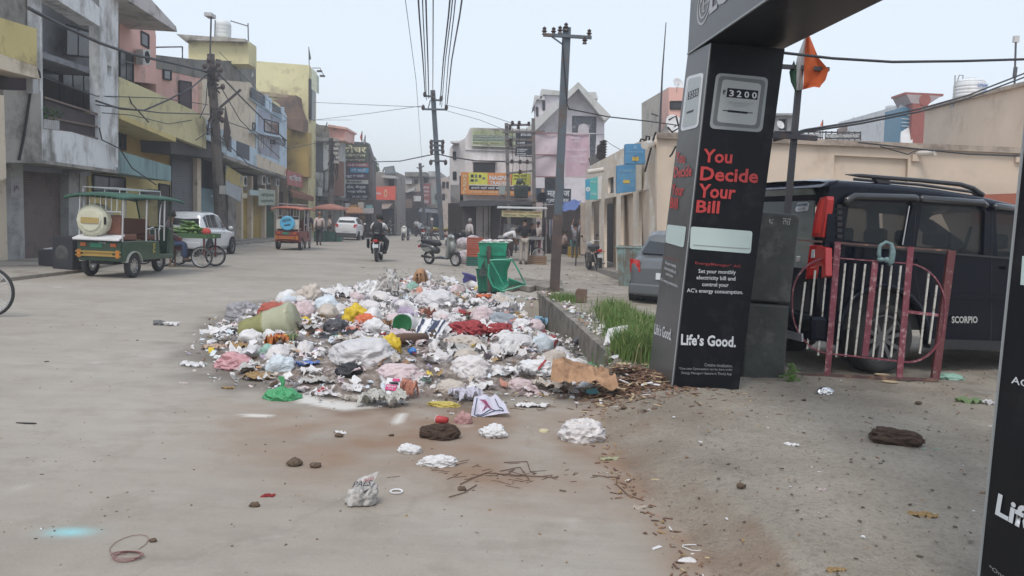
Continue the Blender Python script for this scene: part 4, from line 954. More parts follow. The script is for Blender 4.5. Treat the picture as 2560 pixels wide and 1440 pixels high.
# small cars
def cars():
 wp=paint('white_car_paint',(.66,.67,.68));gp=paint('grey_car_paint',(.10,.108,.115),.3)
 f,r=rot2(R(92));k=G(525,641);c=k+f*(.33*3.5)-r*(.75)
 hatch('parked_car','white hatchback with a red tail lamp parked behind the green vegetable cart',(c.x,c.y,0),R(92),c=wp)
 c=G(862,600);hatch('parked_car','small white car seen from behind beside the shops down the street',(c.x-.0,c.y+1.6,0),R(93),3.6,1.6,1.55,wp,suv=True)
 f,r=rot2(R(62));k=GG(1645,757);c=k+f*1.2+r*.1
 hatch('parked_car','dark grey hatchback half hidden behind the tall advertising tower',(c.x+.35,c.y+.2,0.02),R(60),3.75,1.68,1.5,gp,wr=.30)
cars()
def rickshaw(label,loc,rz,bodyc,roofc,trimc,lower,scl=1.):
 """battery rickshaw, front along +x: tub, seat, roof on hoops, windscreen, three wheels"""
 T=thing('electric_rickshaw',label,'rickshaw',loc,rz);T.scale=(scl,)*3
 st=CHR();b=bodyc;L,Wd=2.5,.98
 prof=[(-1.25,.36),(1.0,.36),(1.0,.46),(.35,.48),(.30,.78),(-.40,.80),(-1.25,.80)]
 mb=MB();mb.prism([V((x,-Wd/2,z))for x,z in prof],V((0,Wd,0)));mb.build('tub',b,T,bevel=.02)
 MB().box((-1.28,0,.62),(.04,Wd*.96,.3)).build('rear_panel',lower,T,bevel=.01)
 for z in(.48,.56):MB().bar((-1.32,-Wd/2,z),(-1.32,Wd/2,z),.03).build('bumper_bar',trimc,T)
 MB().prism([V((-1.315,y,z))for y,z in((-.30,.47),(.34,.47),(.34,.58),(-.30,.58))],V((.01,0,0))).build('bumper_board',trimc,T)
 for y in(-.42,.42):MB().box((-1.32,y,.52),(.03,.07,.16)).build('bumper_post',M('orange_reflector',(.55,.20,.03)),T)
 for y in(-.33,.33):MB().box((-1.31,y,.71),(.03,.12,.07)).build('tail_lamp',M('orange_lamp',(.5,.12,.03),.2),T)
 MB().box((-1.31,.05,.70),(.01,.26,.09)).build('number_plate',M('green_plate',(.03,.22,.12)),T)
 MB().box((-.85,0,.88),(.55,Wd*.9,.14)).build('seat',M('brown_seat_vinyl',(.16,.06,.035),.5),T,bevel=.03);MB().box((-1.12,0,1.14),(.1,Wd*.86,.42)).build('seat_back',M('brown_seat_vinyl'),T,bevel=.03)
 MB().box((.15,0,.86),(.35,Wd*.8,.12)).build('driver_seat',M('brown_seat_vinyl'),T,bevel=.03);MB().box((-.02,0,1.1),(.07,Wd*.8,.36)).build('seat_back',M('brown_seat_vinyl'),T,bevel=.02)
 for x,y in((-1.22,1),(-1.22,-1),(-.25,1),(-.25,-1),(.55,1),(.55,-1)):MB().cyl((x,y*Wd*.48,.78),(x+.03,y*Wd*.48,1.78),.02,n=8).build('roof_post',st,T)
 for s in(1,-1):
  MB().tube([(-.25,s*.48,1.05),(.0,s*.49,1.1),(.1,s*.49,1.04),(.12,s*.49,.8)],.018,8).build('hand_rail',st,T);MB().tube([(.5,s*.48,1.1),(.3,s*.5,1.14),(.24,s*.5,1.0),(.26,s*.5,.8)],.018,8).build('hand_rail',st,T)
  MB().tube([(.52,s*.46,1.7),(.42,s*.46,1.62),(.38,s*.46,1.4),(.36,s*.46,1.1)],.015,8).build('hand_rail',st,T)
 for i in range(7):y=-.36+.12*i;MB().cyl((-1.24,y,1.42),(-1.22,y,1.74),.01,n=6).build('rear_bar',st,T)
 MB().bar((-1.25,-.47,1.42),(-1.25,.47,1.42),.025).build('rear_bar',st,T)
 def rf(u,v):
  x=-1.5+2.75*u;y=(v-.5)*(Wd+.24);e=abs(v-.5)*2
  return V((x,y,1.84-.07*e**3-.05*(2*u-1)**4+.012*noise.noise(V((x*3,y*4,1)))))
 mb=MB().grid(rf,18,10);lo=MB().grid(lambda u,v:rf(u,v)-V((0,0,.035)),18,10);mb._add(lo.v,lo.f)
 mb.build('roof',roofc,T,smooth=True)
 edge=[rf(0,v/10)for v in range(11)]+[rf(u/18,1)for u in range(19)]+[rf(1,1-v/10)for v in range(11)]+[rf(1-u/18,0)for u in range(19)]
 MB().tube([p-V((0,0,.03))for p in edge],.028,6).build('roof_edge',roofc,T,smooth=True)
 for a,b_ in(((-1.2,-.4),(-1.2,.4)),((-.4,-.4),(-.4,.4)),((.5,-.4),(.5,.4))):
  MB().tube([(a[0],a[1],1.82),(a[0],a[1],1.92),(a[0],b_[1],1.92),(a[0],b_[1],1.82)],.012,6).build('roof_rack_bar',st,T)
 for s in(-.4,.4):MB().tube([(-1.2,s,1.92),(.5,s,1.92)],.012,6).build('roof_rack_bar',st,T)
 mb=MB();mb.prism([V((x,-.36,z))for x,z in((1.0,.40),(1.28,.44),(1.32,.74),(1.16,1.08),(1.04,1.10))],V((0,.72,0)));mb.build('nose',b,T,bevel=.05)
 MB().prism([V((1.10,-.36,1.08)),V((1.10,.36,1.08)),V((.92,.40,1.78)),V((.92,-.40,1.78))],V((.012,0,0))).build('windscreen',glass('thin_glass',(.2,.22,.22),.05,.3),T)
 for s in(1,-1):MB().cyl((1.08,s*.37,1.08),(.92,s*.42,1.78),.02,n=8).build('windscreen_post',b,T)
 spun([(0,.03),(.09,.02),(.1,-.04),(0,-.05)],(1.33,0,.88),(1,0,0)).build('headlight',st,T)
 MB().tube([(.9,0,.5),(.75,0,1.02),(.74,-.3,1.06)],.018,8).build('handlebar',st,T);MB().tube([(.75,0,1.02),(.74,.3,1.06)],.018,8).build('handlebar',st,T)
 MB().tube([(1.1,0,.6),(1.22,-.06,.26)],.02,8).build('fork',st,T)
 for s in(1,-1):
  wheel(T,(-.82,s*.47,.26),(0,s,0),.26,.12,.62,10,thin=False)
  pts=[V((-.82+.31*math.cos(t),s*.47,.26+.31*math.sin(t)))for t in[R(15+15*i)for i in range(11)]]
  mb=MB()
  for i in range(10):mb.bar(pts[i],pts[i+1],.14,.02,up=(pts[i]-V((-.82,s*.47,.26))).normalized())
  mb.build('mudguard',M('pale_mudguard',(.42,.42,.36))if label.startswith('dark green')else b,T)
 wheel(T,(1.2,0,.25),(0,-1,0),.25,.11,.6,10)
 MB().box((-.2,0,.33),(2.0,.5,.08)).build('chassis',DARK(),T)
 return T
def rickshaws():
 gb=M('dark_green_paint',(.018,.060,.030),.35,coat=.4,dirt=(.06,.07,.04),da=.3,ds=5);gr=M('green_canvas',(.035,.10,.07),.8,var=.2,vs=6)
 oc=M('ochre_paint',(.34,.22,.05),.5)
 rz=R(87);f,r=rot2(rz);k=G(331,694);c=k-f*(-.82)-r*.47
 T=rickshaw('dark green electric rickshaw with a cream round tank standing at the left kerb',(c.x,c.y,0),rz,gb,gr,oc,gb,1.0)
 ye=M('yellow_print',(.55,.42,.05))
 a=MB().prism([V((x,-.495,z))for x,z in((.12,.48),(.26,.48),(.26,.76),(.12,.76))],V((0,-.002,0)));
 t_=text('TVS',V((.10,-.497,.50)),V((.10,-.497,.74)),V((-.0,-.497,.50)),ye,T,.02);
 text('TVS',V((-1.303,.0,.735)),V((-1.303,-.16,.735)),V((-1.303,.0,.765)),WHT,T,.02)
 tw=T.matrix_basis
 L2w=lambda x,y,z:V((c.x,c.y,0))+f*x-r*y+V((0,0,z))
 g=thing('round_tank','cream round plastic tank with an ochre strip in the back of the green rickshaw','tank',L2w(-1.2,.05,.95),world=True)
 ax=-f;cr=M('cream_plastic',(.55,.54,.42),.5,var=.06)
 cc=L2w(-1.28,.14,1.22)
 spun([(0,.10),(.22,.11),(.25,.08),(.30,.07),(.35,.02),(.36,-.1),(.35,-.28),(0,-.28)],cc,ax,12).build('drum',cr,g)
 MB().prism([cc+ax*.125+r*x+V((0,0,z))for x,z in((-.19,-.06),(.19,-.06),(.19,.06),(-.19,.06))],-ax*.02).build('strip',M('ochre_strip',(.38,.28,.10)),g)
 MB().prism([cc+ax*.09+r*x+V((0,0,z))for x,z in((.29,-.08),(.33,-.08),(.33,.08),(.29,.08))],-ax*.03).build('handle',DARK(),g)
 p=thing('white_board','white padded board with dark piping lying across the rickshaw tail','board',L2w(-1.3,0,.8),world=True)
 MB().prism([L2w(-1.40,-.50,.80),L2w(-1.40,.52,.80),L2w(-1.1,.47,.90),L2w(-1.1,-.46,.90)],V((0,0,.045))).build('padded_board',M('white_vinyl',(.62,.62,.62),.5),p,bevel=.01)
 MB().tube([L2w(-1.41,-.50,.79),L2w(-1.41,.52,.79)],.014,6).build('piping',DARK(),p)
 for i,(x,y)in enumerate(((.25,.0),)):pass
 rb=M('red_brown_paint',(.20,.035,.025),.45,dirt=(.10,.03,.02),da=.3,ds=4)
 k=G(699,623);k2=G(749,626);cc2=(k+k2)/2;rz2=math.atan2((k2-k).x,-(k2-k).y)
 rz2=R(92);f,r=rot2(rz2);c2=V((cc2.x,cc2.y,0))+f*.82
 T2=rickshaw('maroon electric rickshaw with a pinkish roof seen from behind',(c2.x,c2.y,0),rz2,rb,M('salmon_canvas',(.42,.14,.10),.8),M('orange_trim',(.50,.16,.03)),rb,1.03)
 g=thing('blue_drum','sky blue round lid with dark print hung on the back of the maroon rickshaw','drum',(c2.x,c2.y,1.0),world=True)
 cc=V((c2.x,c2.y,0))-f*1.35+V((0,0,1.16))+r*.02
 spun([(0,.06),(.27,.07),(.31,.05),(.32,-.08),(0,-.08)],cc,-f,24).build('lid',M('sky_blue_plastic',(.10,.42,.66),.4),g)
 text('ADITYA',cc-f*.075+r*-.2+V((0,0,.03)),cc-f*.075+r*.18+V((0,0,.10)),cc-f*.075+r*-.22+V((0,0,.14)),M('navy_print'),g,.03);text('water',cc-f*.075+r*-.12+V((0,0,-.14)),cc-f*.075+r*.16+V((0,0,-.09)),cc-f*.075+r*-.13+V((0,0,-.05)),M('navy_print'),g,.03)
 for s in(-.27,.30):
  q=V((c2.x,c2.y,0))-f*1.30+r*s*1.2
  MB().box(q+V((0,0,1.12)),(.28,.02,.42),rz=0).build('side_panel',M('pale_panel',(.52,.50,.45)),T2 if False else g)
 for lab,px,py,dx,dz in(('black loudspeaker cabinet lying behind the green rickshaw near the shutter',180,672,.62,.75),('low dark box with white papers on top before the brown shutter',140,664,.55,.38)):
  q=G(px,py,.07);T3=thing('storage_box',lab,'box',(q.x,q.y,.07),R(-20));MB().box((0,0,dz/2),(dx,.5,dz)).build('case',M('black_rough_box',(.022,.022,.028),.7),T3,bevel=.02)
  if dz<.5:
   for i in range(6):MB().box((rnd.uniform(-.2,.2),rnd.uniform(-.18,.18),dz+.01+.006*i),(.2,.14,.006),rz=rnd.uniform(0,3)).build('paper',WHT,T3)
  else:spun([(0,.02),(.12,.03),(.2,.0),(.22,-.02)],(-.02,-.25,.35),(0,-1,0)).build('speaker_cone',M('grey_cone',(.06,.06,.06)),T3)
rickshaws()
# two-wheelers
def motorbike(label,loc,rz,tank=(.02,.02,.022),lean=0.,group=None,plate=True,name='motorcycle'):
 """motorcycle, front along +x"""
 T=thing(name,label,'motorcycle',loc,rz,group);T.rotation_euler[0]=lean
 tm=paint('bike_paint_%d'%int(sum(tank)*100),tank);bk=M('black_plastic',(.02,.02,.022),.45,var=.1);st=CHR()
 for x in(-.62,.64):wheel(T,(x,0,.30),(0,-1,0),.30,.10,.78,8,M('dark_rim',(.12,.12,.12),.4,metal=.5))
 MB().tube([(.64,-.07,.30),(.46,-.07,.78),(.40,-.06,.96)],.022,8).build('fork',st,T);MB().tube([(.64,.07,.30),(.46,.07,.78),(.40,.06,.96)],.022,8).build('fork',st,T)
 MB().sph((.10,0,.80),.24,14,8,(1.25,.62,.62)).build('fuel_tank',tm,T,smooth=True)
 MB().tube([(-.72,0,.86),(-.45,0,.80),(-.12,0,.78)],[.05,.11,.10],10).build('saddle',bk,T,smooth=True)
 MB().tube([(-.85,0,.74),(-.5,0,.70),(-.2,0,.66)],[.05,.10,.09],8).build('tail_fairing',tm,T,smooth=True)
 MB().box((-.88,0,.74),(.05,.16,.09)).build('tail_lamp',M('red_lamp',(.45,.015,.015),.15,coat=.6,var=0),T,bevel=.015)
 MB().prism([V((-.66,y,.60))for y in(-.06,.06)]+[V((-.94,y,.40))for y in(.06,-.06)],V((0,0,.02))).build('rear_mudguard',bk,T)
 if plate:MB().prism([V((-.93,y,z))for y,z in((-.10,.50),(.10,.50),(.10,.62),(-.10,.62))],V((.01,0,0))).build('number_plate',WHT,T)
 MB().box((.05,0,.44),(.36,.26,.28)).build('engine',M('engine_metal',(.10,.10,.10),.4,metal=.6),T,bevel=.04)
 MB().tube([(.2,-.13,.3),(-.2,-.15,.24),(-.75,-.17,.30)],[.02,.03,.045],8).build('exhaust',st,T,smooth=True)
 for s in(1,-1):
  MB().tube([(.40,0,.98),(.36,s*.2,1.04),(.24,s*.34,1.02)],.013,8).build('handlebar',st,T)
  MB().cyl((.36,s*.22,1.05),(.34,s*.27,1.2),.008,n=6).build('mirror_stem',bk,T);MB().sph((.34,s*.28,1.22),.05,8,5,(.4,1,.8)).build('mirror',bk,T,smooth=True)
  MB().sph((-.86,s*.15,.70),.03,6,4).build('indicator',M('orange_lamp',(.5,.12,.03),.2),T)
  MB().tube([(-.62,s*.08,.3),(-.50,s*.12,.68)],.02,6).build('shock',st,T);MB().bar((0,s*.1,.34),(0,s*.24,.32),.03).build('foot_peg',bk,T)
 MB().box((.48,0,.90),(.14,.18,.18)).build('headlight',M('clear_lamp',(.6,.62,.64),.1,var=0),T,bevel=.04)
 pts=[V((.64+.33*math.cos(R(a)),0,.30+.33*math.sin(R(a))))for a in range(20,150,14)]
 mb=MB()
 for i in range(len(pts)-1):mb.bar(pts[i],pts[i+1],.11,.015,up=(0,0,1))
 mb.build('front_mudguard',tm,T)
 return T
def scooter(label,loc,rz,c,lean=0.):
 T=thing('scooter',label,'scooter',loc,rz);T.rotation_euler[0]=lean;pm=paint('scooter_paint_%d'%int(c[0]*100),c);bk=M('black_plastic',(.02,.02,.022),.45,var=.1)
 dk=paint('scooter_dark',(.045,.047,.05))
 for x,n in((-.56,6),(.64,10)):wheel(T,(x,0,.235),(0,-1,0),.235,.095,.70,n,M('silver_alloy',(.5,.5,.5),.35,metal=.5))
 MB().tube([(-.92,0,.66),(-.72,0,.60),(-.4,0,.56),(-.12,0,.48)],[.07,.17,.18,.10],12).build('rear_body',dk,T,smooth=True)
 for s in(1,-1):MB().prism([V((x,s*.175,z))for x,z in((-.78,.58),(-.42,.62),(-.28,.52),(-.52,.44))],V((0,s*.012,0))).build('side_panel',pm,T,bevel=.005)
 MB().tube([(-.86,0,.80),(-.55,0,.76),(-.12,0,.76),(-.02,0,.70)],[.07,.12,.11,.06],10).build('saddle',bk,T,smooth=True)
 MB().tube([(-.96,-.12,.78),(-1.0,0,.80),(-.96,.12,.78)],.014,6).build('grab_rail',bk,T)
 MB().box((.12,0,.27),(.5,.30,.08)).build('footboard',dk,T,bevel=.02)
 mb=MB();mb.prism([V((x,-.2,z))for x,z in((.30,.24),(.42,.30),(.50,.70),(.46,.98),(.40,.98),(.38,.60))],V((0,.4,0)));mb.build('leg_shield',pm,T,bevel=.04)
 MB().tube([(.50,0,.45),(.52,0,.66),(.47,0,.86)],[.09,.13,.08],10).build('front_apron',pm,T,smooth=True)
 MB().tube([(.84,0,.44),(.66,0,.50),(.46,0,.46)],[.02,.09,.08],8).build('front_mudguard',dk,T,smooth=True)
 MB().tube([(.64,.06,.235),(.50,.05,.6)],.025,6).build('fork',bk,T)
 MB().sph((.44,0,1.0),.11,10,6,(1,1.4,.8)).build('handlebar_cowl',pm,T,smooth=True);MB().sph((.54,0,1.0),.05,8,5,(.6,1.2,.9)).build('headlight',M('clear_lamp',(.6,.62,.64),.1,var=0),T,smooth=True)
 for s in(1,-1):
  MB().tube([(.42,s*.1,1.0),(.34,s*.32,1.02)],.018,6).build('handlebar',bk,T)
  MB().tube([(.42,s*.2,1.03),(.42,s*.26,1.2)],.007,6).build('mirror_stem',bk,T);MB().sph((.42,s*.27,1.22),.05,8,5,(.4,1,.8)).build('mirror',bk,T,smooth=True)
 MB().box((-.98,0,.62),(.04,.14,.09)).build('tail_lamp',M('red_lamp',(.45,.015,.015),.15,coat=.6,var=0),T)
 MB().tube([(-.1,-.15,.25),(-.75,-.17,.30)],[.03,.05],8).build('exhaust',bk,T,smooth=True)
 return T
def two_wheelers():
 c=G(940,654);rz=R(93)
 motorbike('black motorcycle with a lit red tail lamp ridden away along the road',(c.x,c.y+.6,0),rz,lean=R(-3))
 f,r=rot2(rz);q=V((c.x,c.y+.6,0))
 T=person('pillion rider in a white shirt with a black backpack on the motorcycle',q-f*.45,rz-R(90),'ride',1.72,(.60,.60,.60),(.03,.03,.035),'short')
 B=thing('backpack','black backpack with pale lettering on the back of the pillion rider','backpack',q-f*.68,rz-R(90))
 MB().sph((0,-.02,1.16),.22,12,8,(.85,.55,1.25)).build('sack',M('black_nylon',(.014,.014,.02),.7,bump=.3),B,smooth=True);MB().sph((0,-.12,1.04),.15,10,6,(.85,.45,.8)).build('front_pocket',M('black_nylon'),B,smooth=True)
 text('AMERICAN',V((-.08,-.20,1.0)),V((.08,-.20,1.0)),V((-.08,-.20,1.025)),WHT,B,.02)
 for s in(1,-1):MB().tube([(s*.10,.02,1.35),(s*.13,.16,1.36),(s*.13,.22,1.2)],.018,6).build('strap',M('black_nylon'),B)
 person('rider in dark clothes steering the motorcycle in front of the backpack',q+f*.12,rz-R(90),'ride',1.68,(.07,.07,.085),(.03,.03,.04),'long')
 g=thing('saddle_bag','black pannier frame with pale edge on the right side of the ridden motorcycle','bag',q,rz);
 for s in(1,-1):MB().prism([V((x,s*.30,z))for x,z in((-.8,.50),(-.35,.45),(-.35,.78),(-.85,.80))],V((0,s*.05,0))).build('pannier',M('black_nylon'),g,bevel=.015)
 a=G(1132,667);b=G(1077,659);m_=(a+b)/2;d=a-b;rz=math.atan2(d.y,d.x);rz=R(-35)
 scooter('grey scooter with alloy front wheel standing beside the red and green crates',(m_.x,m_.y,0),rz,(.20,.215,.20),R(5))
 c=G(1014,601);scooter('cream white scooter ridden towards the camera far down the road',(c.x,c.y,0),R(-100),(.62,.62,.58))
 person('scooter rider in a grey shirt far down the road',(c.x+.7,c.y+2.5,0),R(20),'ride',1.65,(.30,.33,.36),(.04,.04,.05))
 c=G(1493,680);motorbike('black motorcycle standing in front of the blue bank signs',(c.x-.05,c.y+.65,.01),R(100),lean=R(-6))
 for i,(x,y,rz,t)in enumerate(((1150,622,30,(.03,.03,.04)),(1172,618,50,(.05,.02,.02)),(1196,616,60,(.02,.03,.05)),(1055,600,100,(.03,.03,.03)),(1068,600,80,(.05,.05,.05)))):
  c=G(x,y);motorbike(('dark motorcycle parked under a heap of pale cloth bags','maroon motorcycle second in the row beside the trade shop','navy motorcycle nearest to the pillar of the trade shop','dark motorcycle at the far bend left of the fruit cart','grey motorcycle beside the standing man at the far bend')[i],(c.x,c.y,0),R(rz),t,group='motorcycles parked along the right side')
 for i,(x,y)in enumerate(((975,590),(984,588))):
  c=G(x,y);motorbike(('dark motorcycle ridden away in the far distance, left one','dark motorcycle ridden away in the far distance, right one')[i],(c.x,c.y,0),R(92),group='far motorcycles');
  person('far rider in %s clothes at the end of the road'%('dark','pale')[i],(c.x,c.y-.2,0),0,'ride',1.7,((.04,.04,.05),(.4,.38,.4))[i],(.03,.03,.04))
 def bicycle(label,loc,rz,r=.33,lean=0,dark=True):
  T=thing('bicycle',label,'bicycle',loc,rz);T.rotation_euler[0]=lean;bk=METAL()
  for x in(-.52,.52):wheel(T,(x,0,r),(0,-1,0),r,.035,.90,18,CHR(),thin=True,n=36)
  for a,b in(((-.52,0,r),(-.1,0,.30)),((-.1,0,.30),(.34,0,.84)),((-.1,0,.30),(-.22,0,.86)),((-.22,0,.80),(.36,0,.82)),((-.52,0,r),(-.2,0,.78)),((.52,0,r),(.34,0,.95))):MB().cyl(a,b,.016,n=8).build('frame_tube',bk,T)
  MB().sph((-.24,0,.92),.11,8,5,(1.1,.7,.35)).build('saddle',M('black_plastic',(.02,.02,.022)),T,smooth=True)
  MB().tube([(.2,-.26,1.02),(.34,-.18,1.04),(.34,.18,1.04),(.2,.26,1.02)],.014,8).build('handlebar',CHR(),T);MB().tube([(-.1,-.1,.30),(-.1,.1,.30)],.05,10).build('crank',bk,T)
  MB().box((-.55,0,.72),(.35,.15,.02)).build('carrier',bk,T)
  return T
 c=G(1578,672);bicycle('old bicycle with a wide handlebar parked behind the teal dumpster',(c.x,c.y,0),R(95))
 c=G(-14,792);bicycle('bicycle at the left edge of the photo with only its wheel rim in view',(c.x-.52-.06,c.y-.0,0),R(0))
two_wheelers()
# the left row of houses and shops
WA=Wl((-13.4,22),(-13.4-.08*20,42))
def pl(name,c,dirt=(.16,.14,.12),da=.4,ds=.9,**k):return M(name,c,.88,var=.08,vs=.7,dirt=dirt,da=da,ds=ds,bump=.15,bs=12,**k)
GC=pl('grey_weathered_concrete',(.34,.315,.285),(.10,.09,.08),.55,.6);WS=pl('stained_white_plaster',(.68,.69,.69),(.20,.19,.17),.5,.9,streak=.5)
YE=pl('yellow_plaster',(.62,.51,.22),(.36,.28,.14),.3);OC=pl('ochre_plaster',(.42,.29,.09),(.25,.17,.07),.3);PK=pl('pink_plaster',(.70,.42,.36),(.38,.26,.22),.35)
CM=pl('cream_plaster',(.66,.56,.43),(.35,.28,.20),.3);BL=pl('pale_blue_plaster',(.50,.61,.70),(.28,.33,.36),.35);DG=pl('dark_stained_parapet',(.20,.19,.165),(.09,.085,.075),.5)
TL=M('teal_sheet',(.20,.32,.32),.6,var=.1,dirt=(.10,.16,.16),da=.4,ds=2,streak=.2);BRN=M('brown_shutter',(.15,.105,.092),.6,var=.1,dirt=(.08,.06,.05),da=.4,ds=2)
GSH=M('grey_shutter',(.10,.10,.105),.55,var=.1,dirt=(.06,.06,.06),da=.3,ds=2);LL=pl('pale_yellow_plaster',(.62,.56,.32),(.33,.29,.18),.35)
WIN=glass('dim_window',(.02,.022,.025),.15,.9)
def opening(T,w,px,off,nm='window',pane=WIN,frame=None,d=.06,bars=0):
 """a window set into the wall: dark pane with its frame strips and bars"""
 o=block(nm,w,px,off-d,off+.008,pane,T)
 f=frame or DARK();n=len(px)
 for i in range(n):
  a,b=w.hit(*px[i],off+.015),w.hit(*px[(i+1)%n],off+.015);MB().bar(a,b,.06,.04,up=w.n).build('frame',f,o)
 for k in range(bars):
  t=(k+1)/(bars+1);a=w.hit(px[0][0]*(1-t)+px[1][0]*t,px[0][1]*(1-t)+px[1][1]*t,off+.012);b=w.hit(px[3][0]*(1-t)+px[2][0]*t,px[3][1]*(1-t)+px[2][1]*t,off+.012)
  MB().bar(a,b,.03,.02,up=w.n).build('bar',f,o)
 return o
def shutter(T,w,px,off,m,pitch=7.,nm='rolling_shutter'):
 """rolling shutter of joined horizontal slats (too fine to pick apart)"""
 (x0,y0),(x1,y1),(x2,y2),(x3,y3)=px;n=int((y3-y0)/pitch);mb=MB()
 for i in range(n):
  a,b=i/n,(i+.92)/n
  q=[(x0+(x3-x0)*a,y0+(y3-y0)*a),(x1+(x2-x1)*a,y1+(y2-y1)*a),(x1+(x2-x1)*b,y1+(y2-y1)*b),(x0+(x3-x0)*b,y0+(y3-y0)*b)]
  mb.prism([w.hit(*q[0],off-.0),w.hit(*q[1],off),w.hit(*q[2],off+.02),w.hit(*q[3],off+.02)],w.n*-.05)
 mb.build(nm,m,T,kind='stuff');block('shutter_back',w,px,off-.08,off-.03,DARK(),T)
def acunit(w,x0,y0,x1,y1,off,lab,group='outdoor units on the shop fronts'):
 p=w.hit((x0+x1)/2,y1,off);T=thing('ac_outdoor_unit',lab,'ac unit',p,group=group,world=True)
 block('casing',w,rc(x0,y0,x1,y1),off-.25,off,M('off_white_casing',(.52,.52,.50),.5,dirt=(.3,.28,.25),da=.3,ds=4),T)
 c=w.hit((x0*.45+x1*.55),(y0+y1)/2,off+.004);r=(w.hit(x0,y0).z-w.hit(x0,y1).z)*.36
 spun([(0,0),(r,0),(r*1.06,.02),(r*1.1,0)],c,w.n,16).build('fan_grille',DARK(),T)
def houses_left():
 T=thing('concrete_house','tall weathered grey concrete house with a deep dark balcony above a brown shutter','building',WA.hit(160,650),world=True)
 pts=[(8,232),(100,232),(100,-240),(296,-140),(296,432),(105,406),(10,404)]
 slab('upper_wall',WA,[(100,-260),(296,-150),(296,432),(105,406),(100,300)],[[(104,-100),(248,-30),(252,352),(180,330),(108,322)],[(268,163),(279,166),(279,192),(268,188)]],1.2,.3,WS,T)
 block('side_block',WA,[(8,225),(102,228),(105,405),(10,404)],-.3,1.25,GC,T)
 block('balcony_slab',WA,[(10,398),(105,400),(296,426),(296,434),(105,408),(10,406)],-.5,1.26,GC,T)
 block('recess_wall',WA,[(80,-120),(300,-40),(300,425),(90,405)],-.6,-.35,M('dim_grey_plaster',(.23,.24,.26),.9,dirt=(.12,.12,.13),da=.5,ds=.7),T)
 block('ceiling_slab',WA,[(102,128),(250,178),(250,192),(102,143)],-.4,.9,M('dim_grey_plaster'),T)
 opening(T,WA,[(165,62),(227,80),(227,143),(165,138)],.0,bars=1);opening(T,WA,[(155,178),(236,190),(238,290),(158,270)],-.25,bars=2)
 opening(T,WA,[(98,150),(150,165),(152,268),(100,262)],-.2,'doorway')
 block('top_parapet',WA,[(100,-60),(140,-2),(249,66),(249,20),(170,-60)],.9,1.45,WS,T)
 for y0,y1 in((243,287),(292,318),(318,348)):MB().bar(WA.hit(110,y0,1.1),WA.hit(249,y1,1.1),.05).build('balcony_rail',M('rusty_rail',(.16,.11,.09),.7),T)
 block('balcony_sheet',WA,[(112,250),(249,292),(249,350),(150,326),(112,322)],1.0,1.04,M('dark_maroon_sheet',(.05,.035,.035),.7),T)
 shutter(T,WA,[(57,425),(172,432),(172,640),(63,652)],0,BRN,6);
 block('pillar',WA,[(12,405),(57,408),(63,655),(20,660)],-.4,.35,pl('pale_grey_pillar',(.36,.36,.345),(.18,.17,.16),.5),T)
 block('pillar',WA,[(172,430),(197,432),(197,638),(172,642)],-.4,.25,pl('pale_grey_pillar',(.5,.5,.5)),T);block('pillar',WA,[(200,432),(216,434),(216,634),(200,637)],-.4,.15,GC,T)
 block('lintel',WA,[(12,400),(225,420),(225,440),(57,427)],-.4,.05,M('dim_grey_plaster'),T)
 for x0,y0,x1,y1,s in((27,445,48,488,'SALE'),(26,489,50,492,'')):
  block('poster',WA,rc(x0,y0,x1,y1),.35,.36,M('faded_poster',(.40,.38,.39),.8,dirt=(.2,.18,.2),da=.4,ds=8),T)
 textp('JA',WA,33,462,48,478,M('dim_purple_print',(.16,.10,.15)),T,.37,.02)
 block('notice',WA,[(287,412),(296,414),(296,430),(288,428)],1.2,1.22,WHT,T);textp('24',WA,289,418,295,428,BLK,T,1.225,.02)
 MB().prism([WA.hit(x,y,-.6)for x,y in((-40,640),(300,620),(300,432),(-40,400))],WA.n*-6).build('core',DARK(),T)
 MB().prism([WA.hit(x,y,.9)for x,y in((100,-250),(296,-150),(296,430),(100,400))][:0]or[WA.hit(x,y,-.62)for x,y in((90,405),(296,430),(296,-150),(90,-260))],WA.n*-6).build('body',GC,T)
 MB().tube([WA.hit(x,y,1.3)for x,y in((48,400),(60,340),(72,260),(80,200),(84,178),(92,173),(98,180),(100,195))],.03,6).build('cable',DARK(),T)
 block('meter_box',WA,rc(82,198,96,234),1.25,1.4,M('pale_meter_box',(.4,.4,.4),.6),T)
 P_=thing('balcony_plant','green plant in a white barred basket on the grey balcony','plant',WA.hit(130,320,1.3),world=True)
 for i in range(8):MB().bar(WA.hit(111+5*i,298+.5*i,1.35),WA.hit(111+5*i,321+.5*i,1.35),.03).build('bar',M('white_plaster',(.6,.6,.6)),P_)
 mb=MB()
 for i in range(60):
  c=WA.hit(rnd.uniform(112,150),rnd.uniform(276,302),1.25+rnd.uniform(-.15,.15));d=V((rnd.uniform(-1,1),rnd.uniform(-1,1),rnd.uniform(-.4,1))).normalized()*rnd.uniform(.12,.25);s=d.cross(V((0,0,1))).normalized()*.03;mb.quad(c,c+d*.5+s,c+d,c+d*.5-s)
 mb.build('foliage',M('leaf_green',(.05,.11,.03),.6,var=.4,vs=9,transl=.3),P_,kind='stuff')
 N_=thing('yellow_balcony_house','yellow and maroon house front with a beige ledge at the left edge','building',WA.hit(20,655),world=True)
 block('parapet',WA,[(-120,-10),(0,44),(92,72),(92,165),(0,135),(-120,95)],1.3,1.5,YE,N_);block('ledge',WA,[(-120,95),(0,135),(92,166),(100,198),(0,172),(-120,140)],.8,1.6,CM,N_)
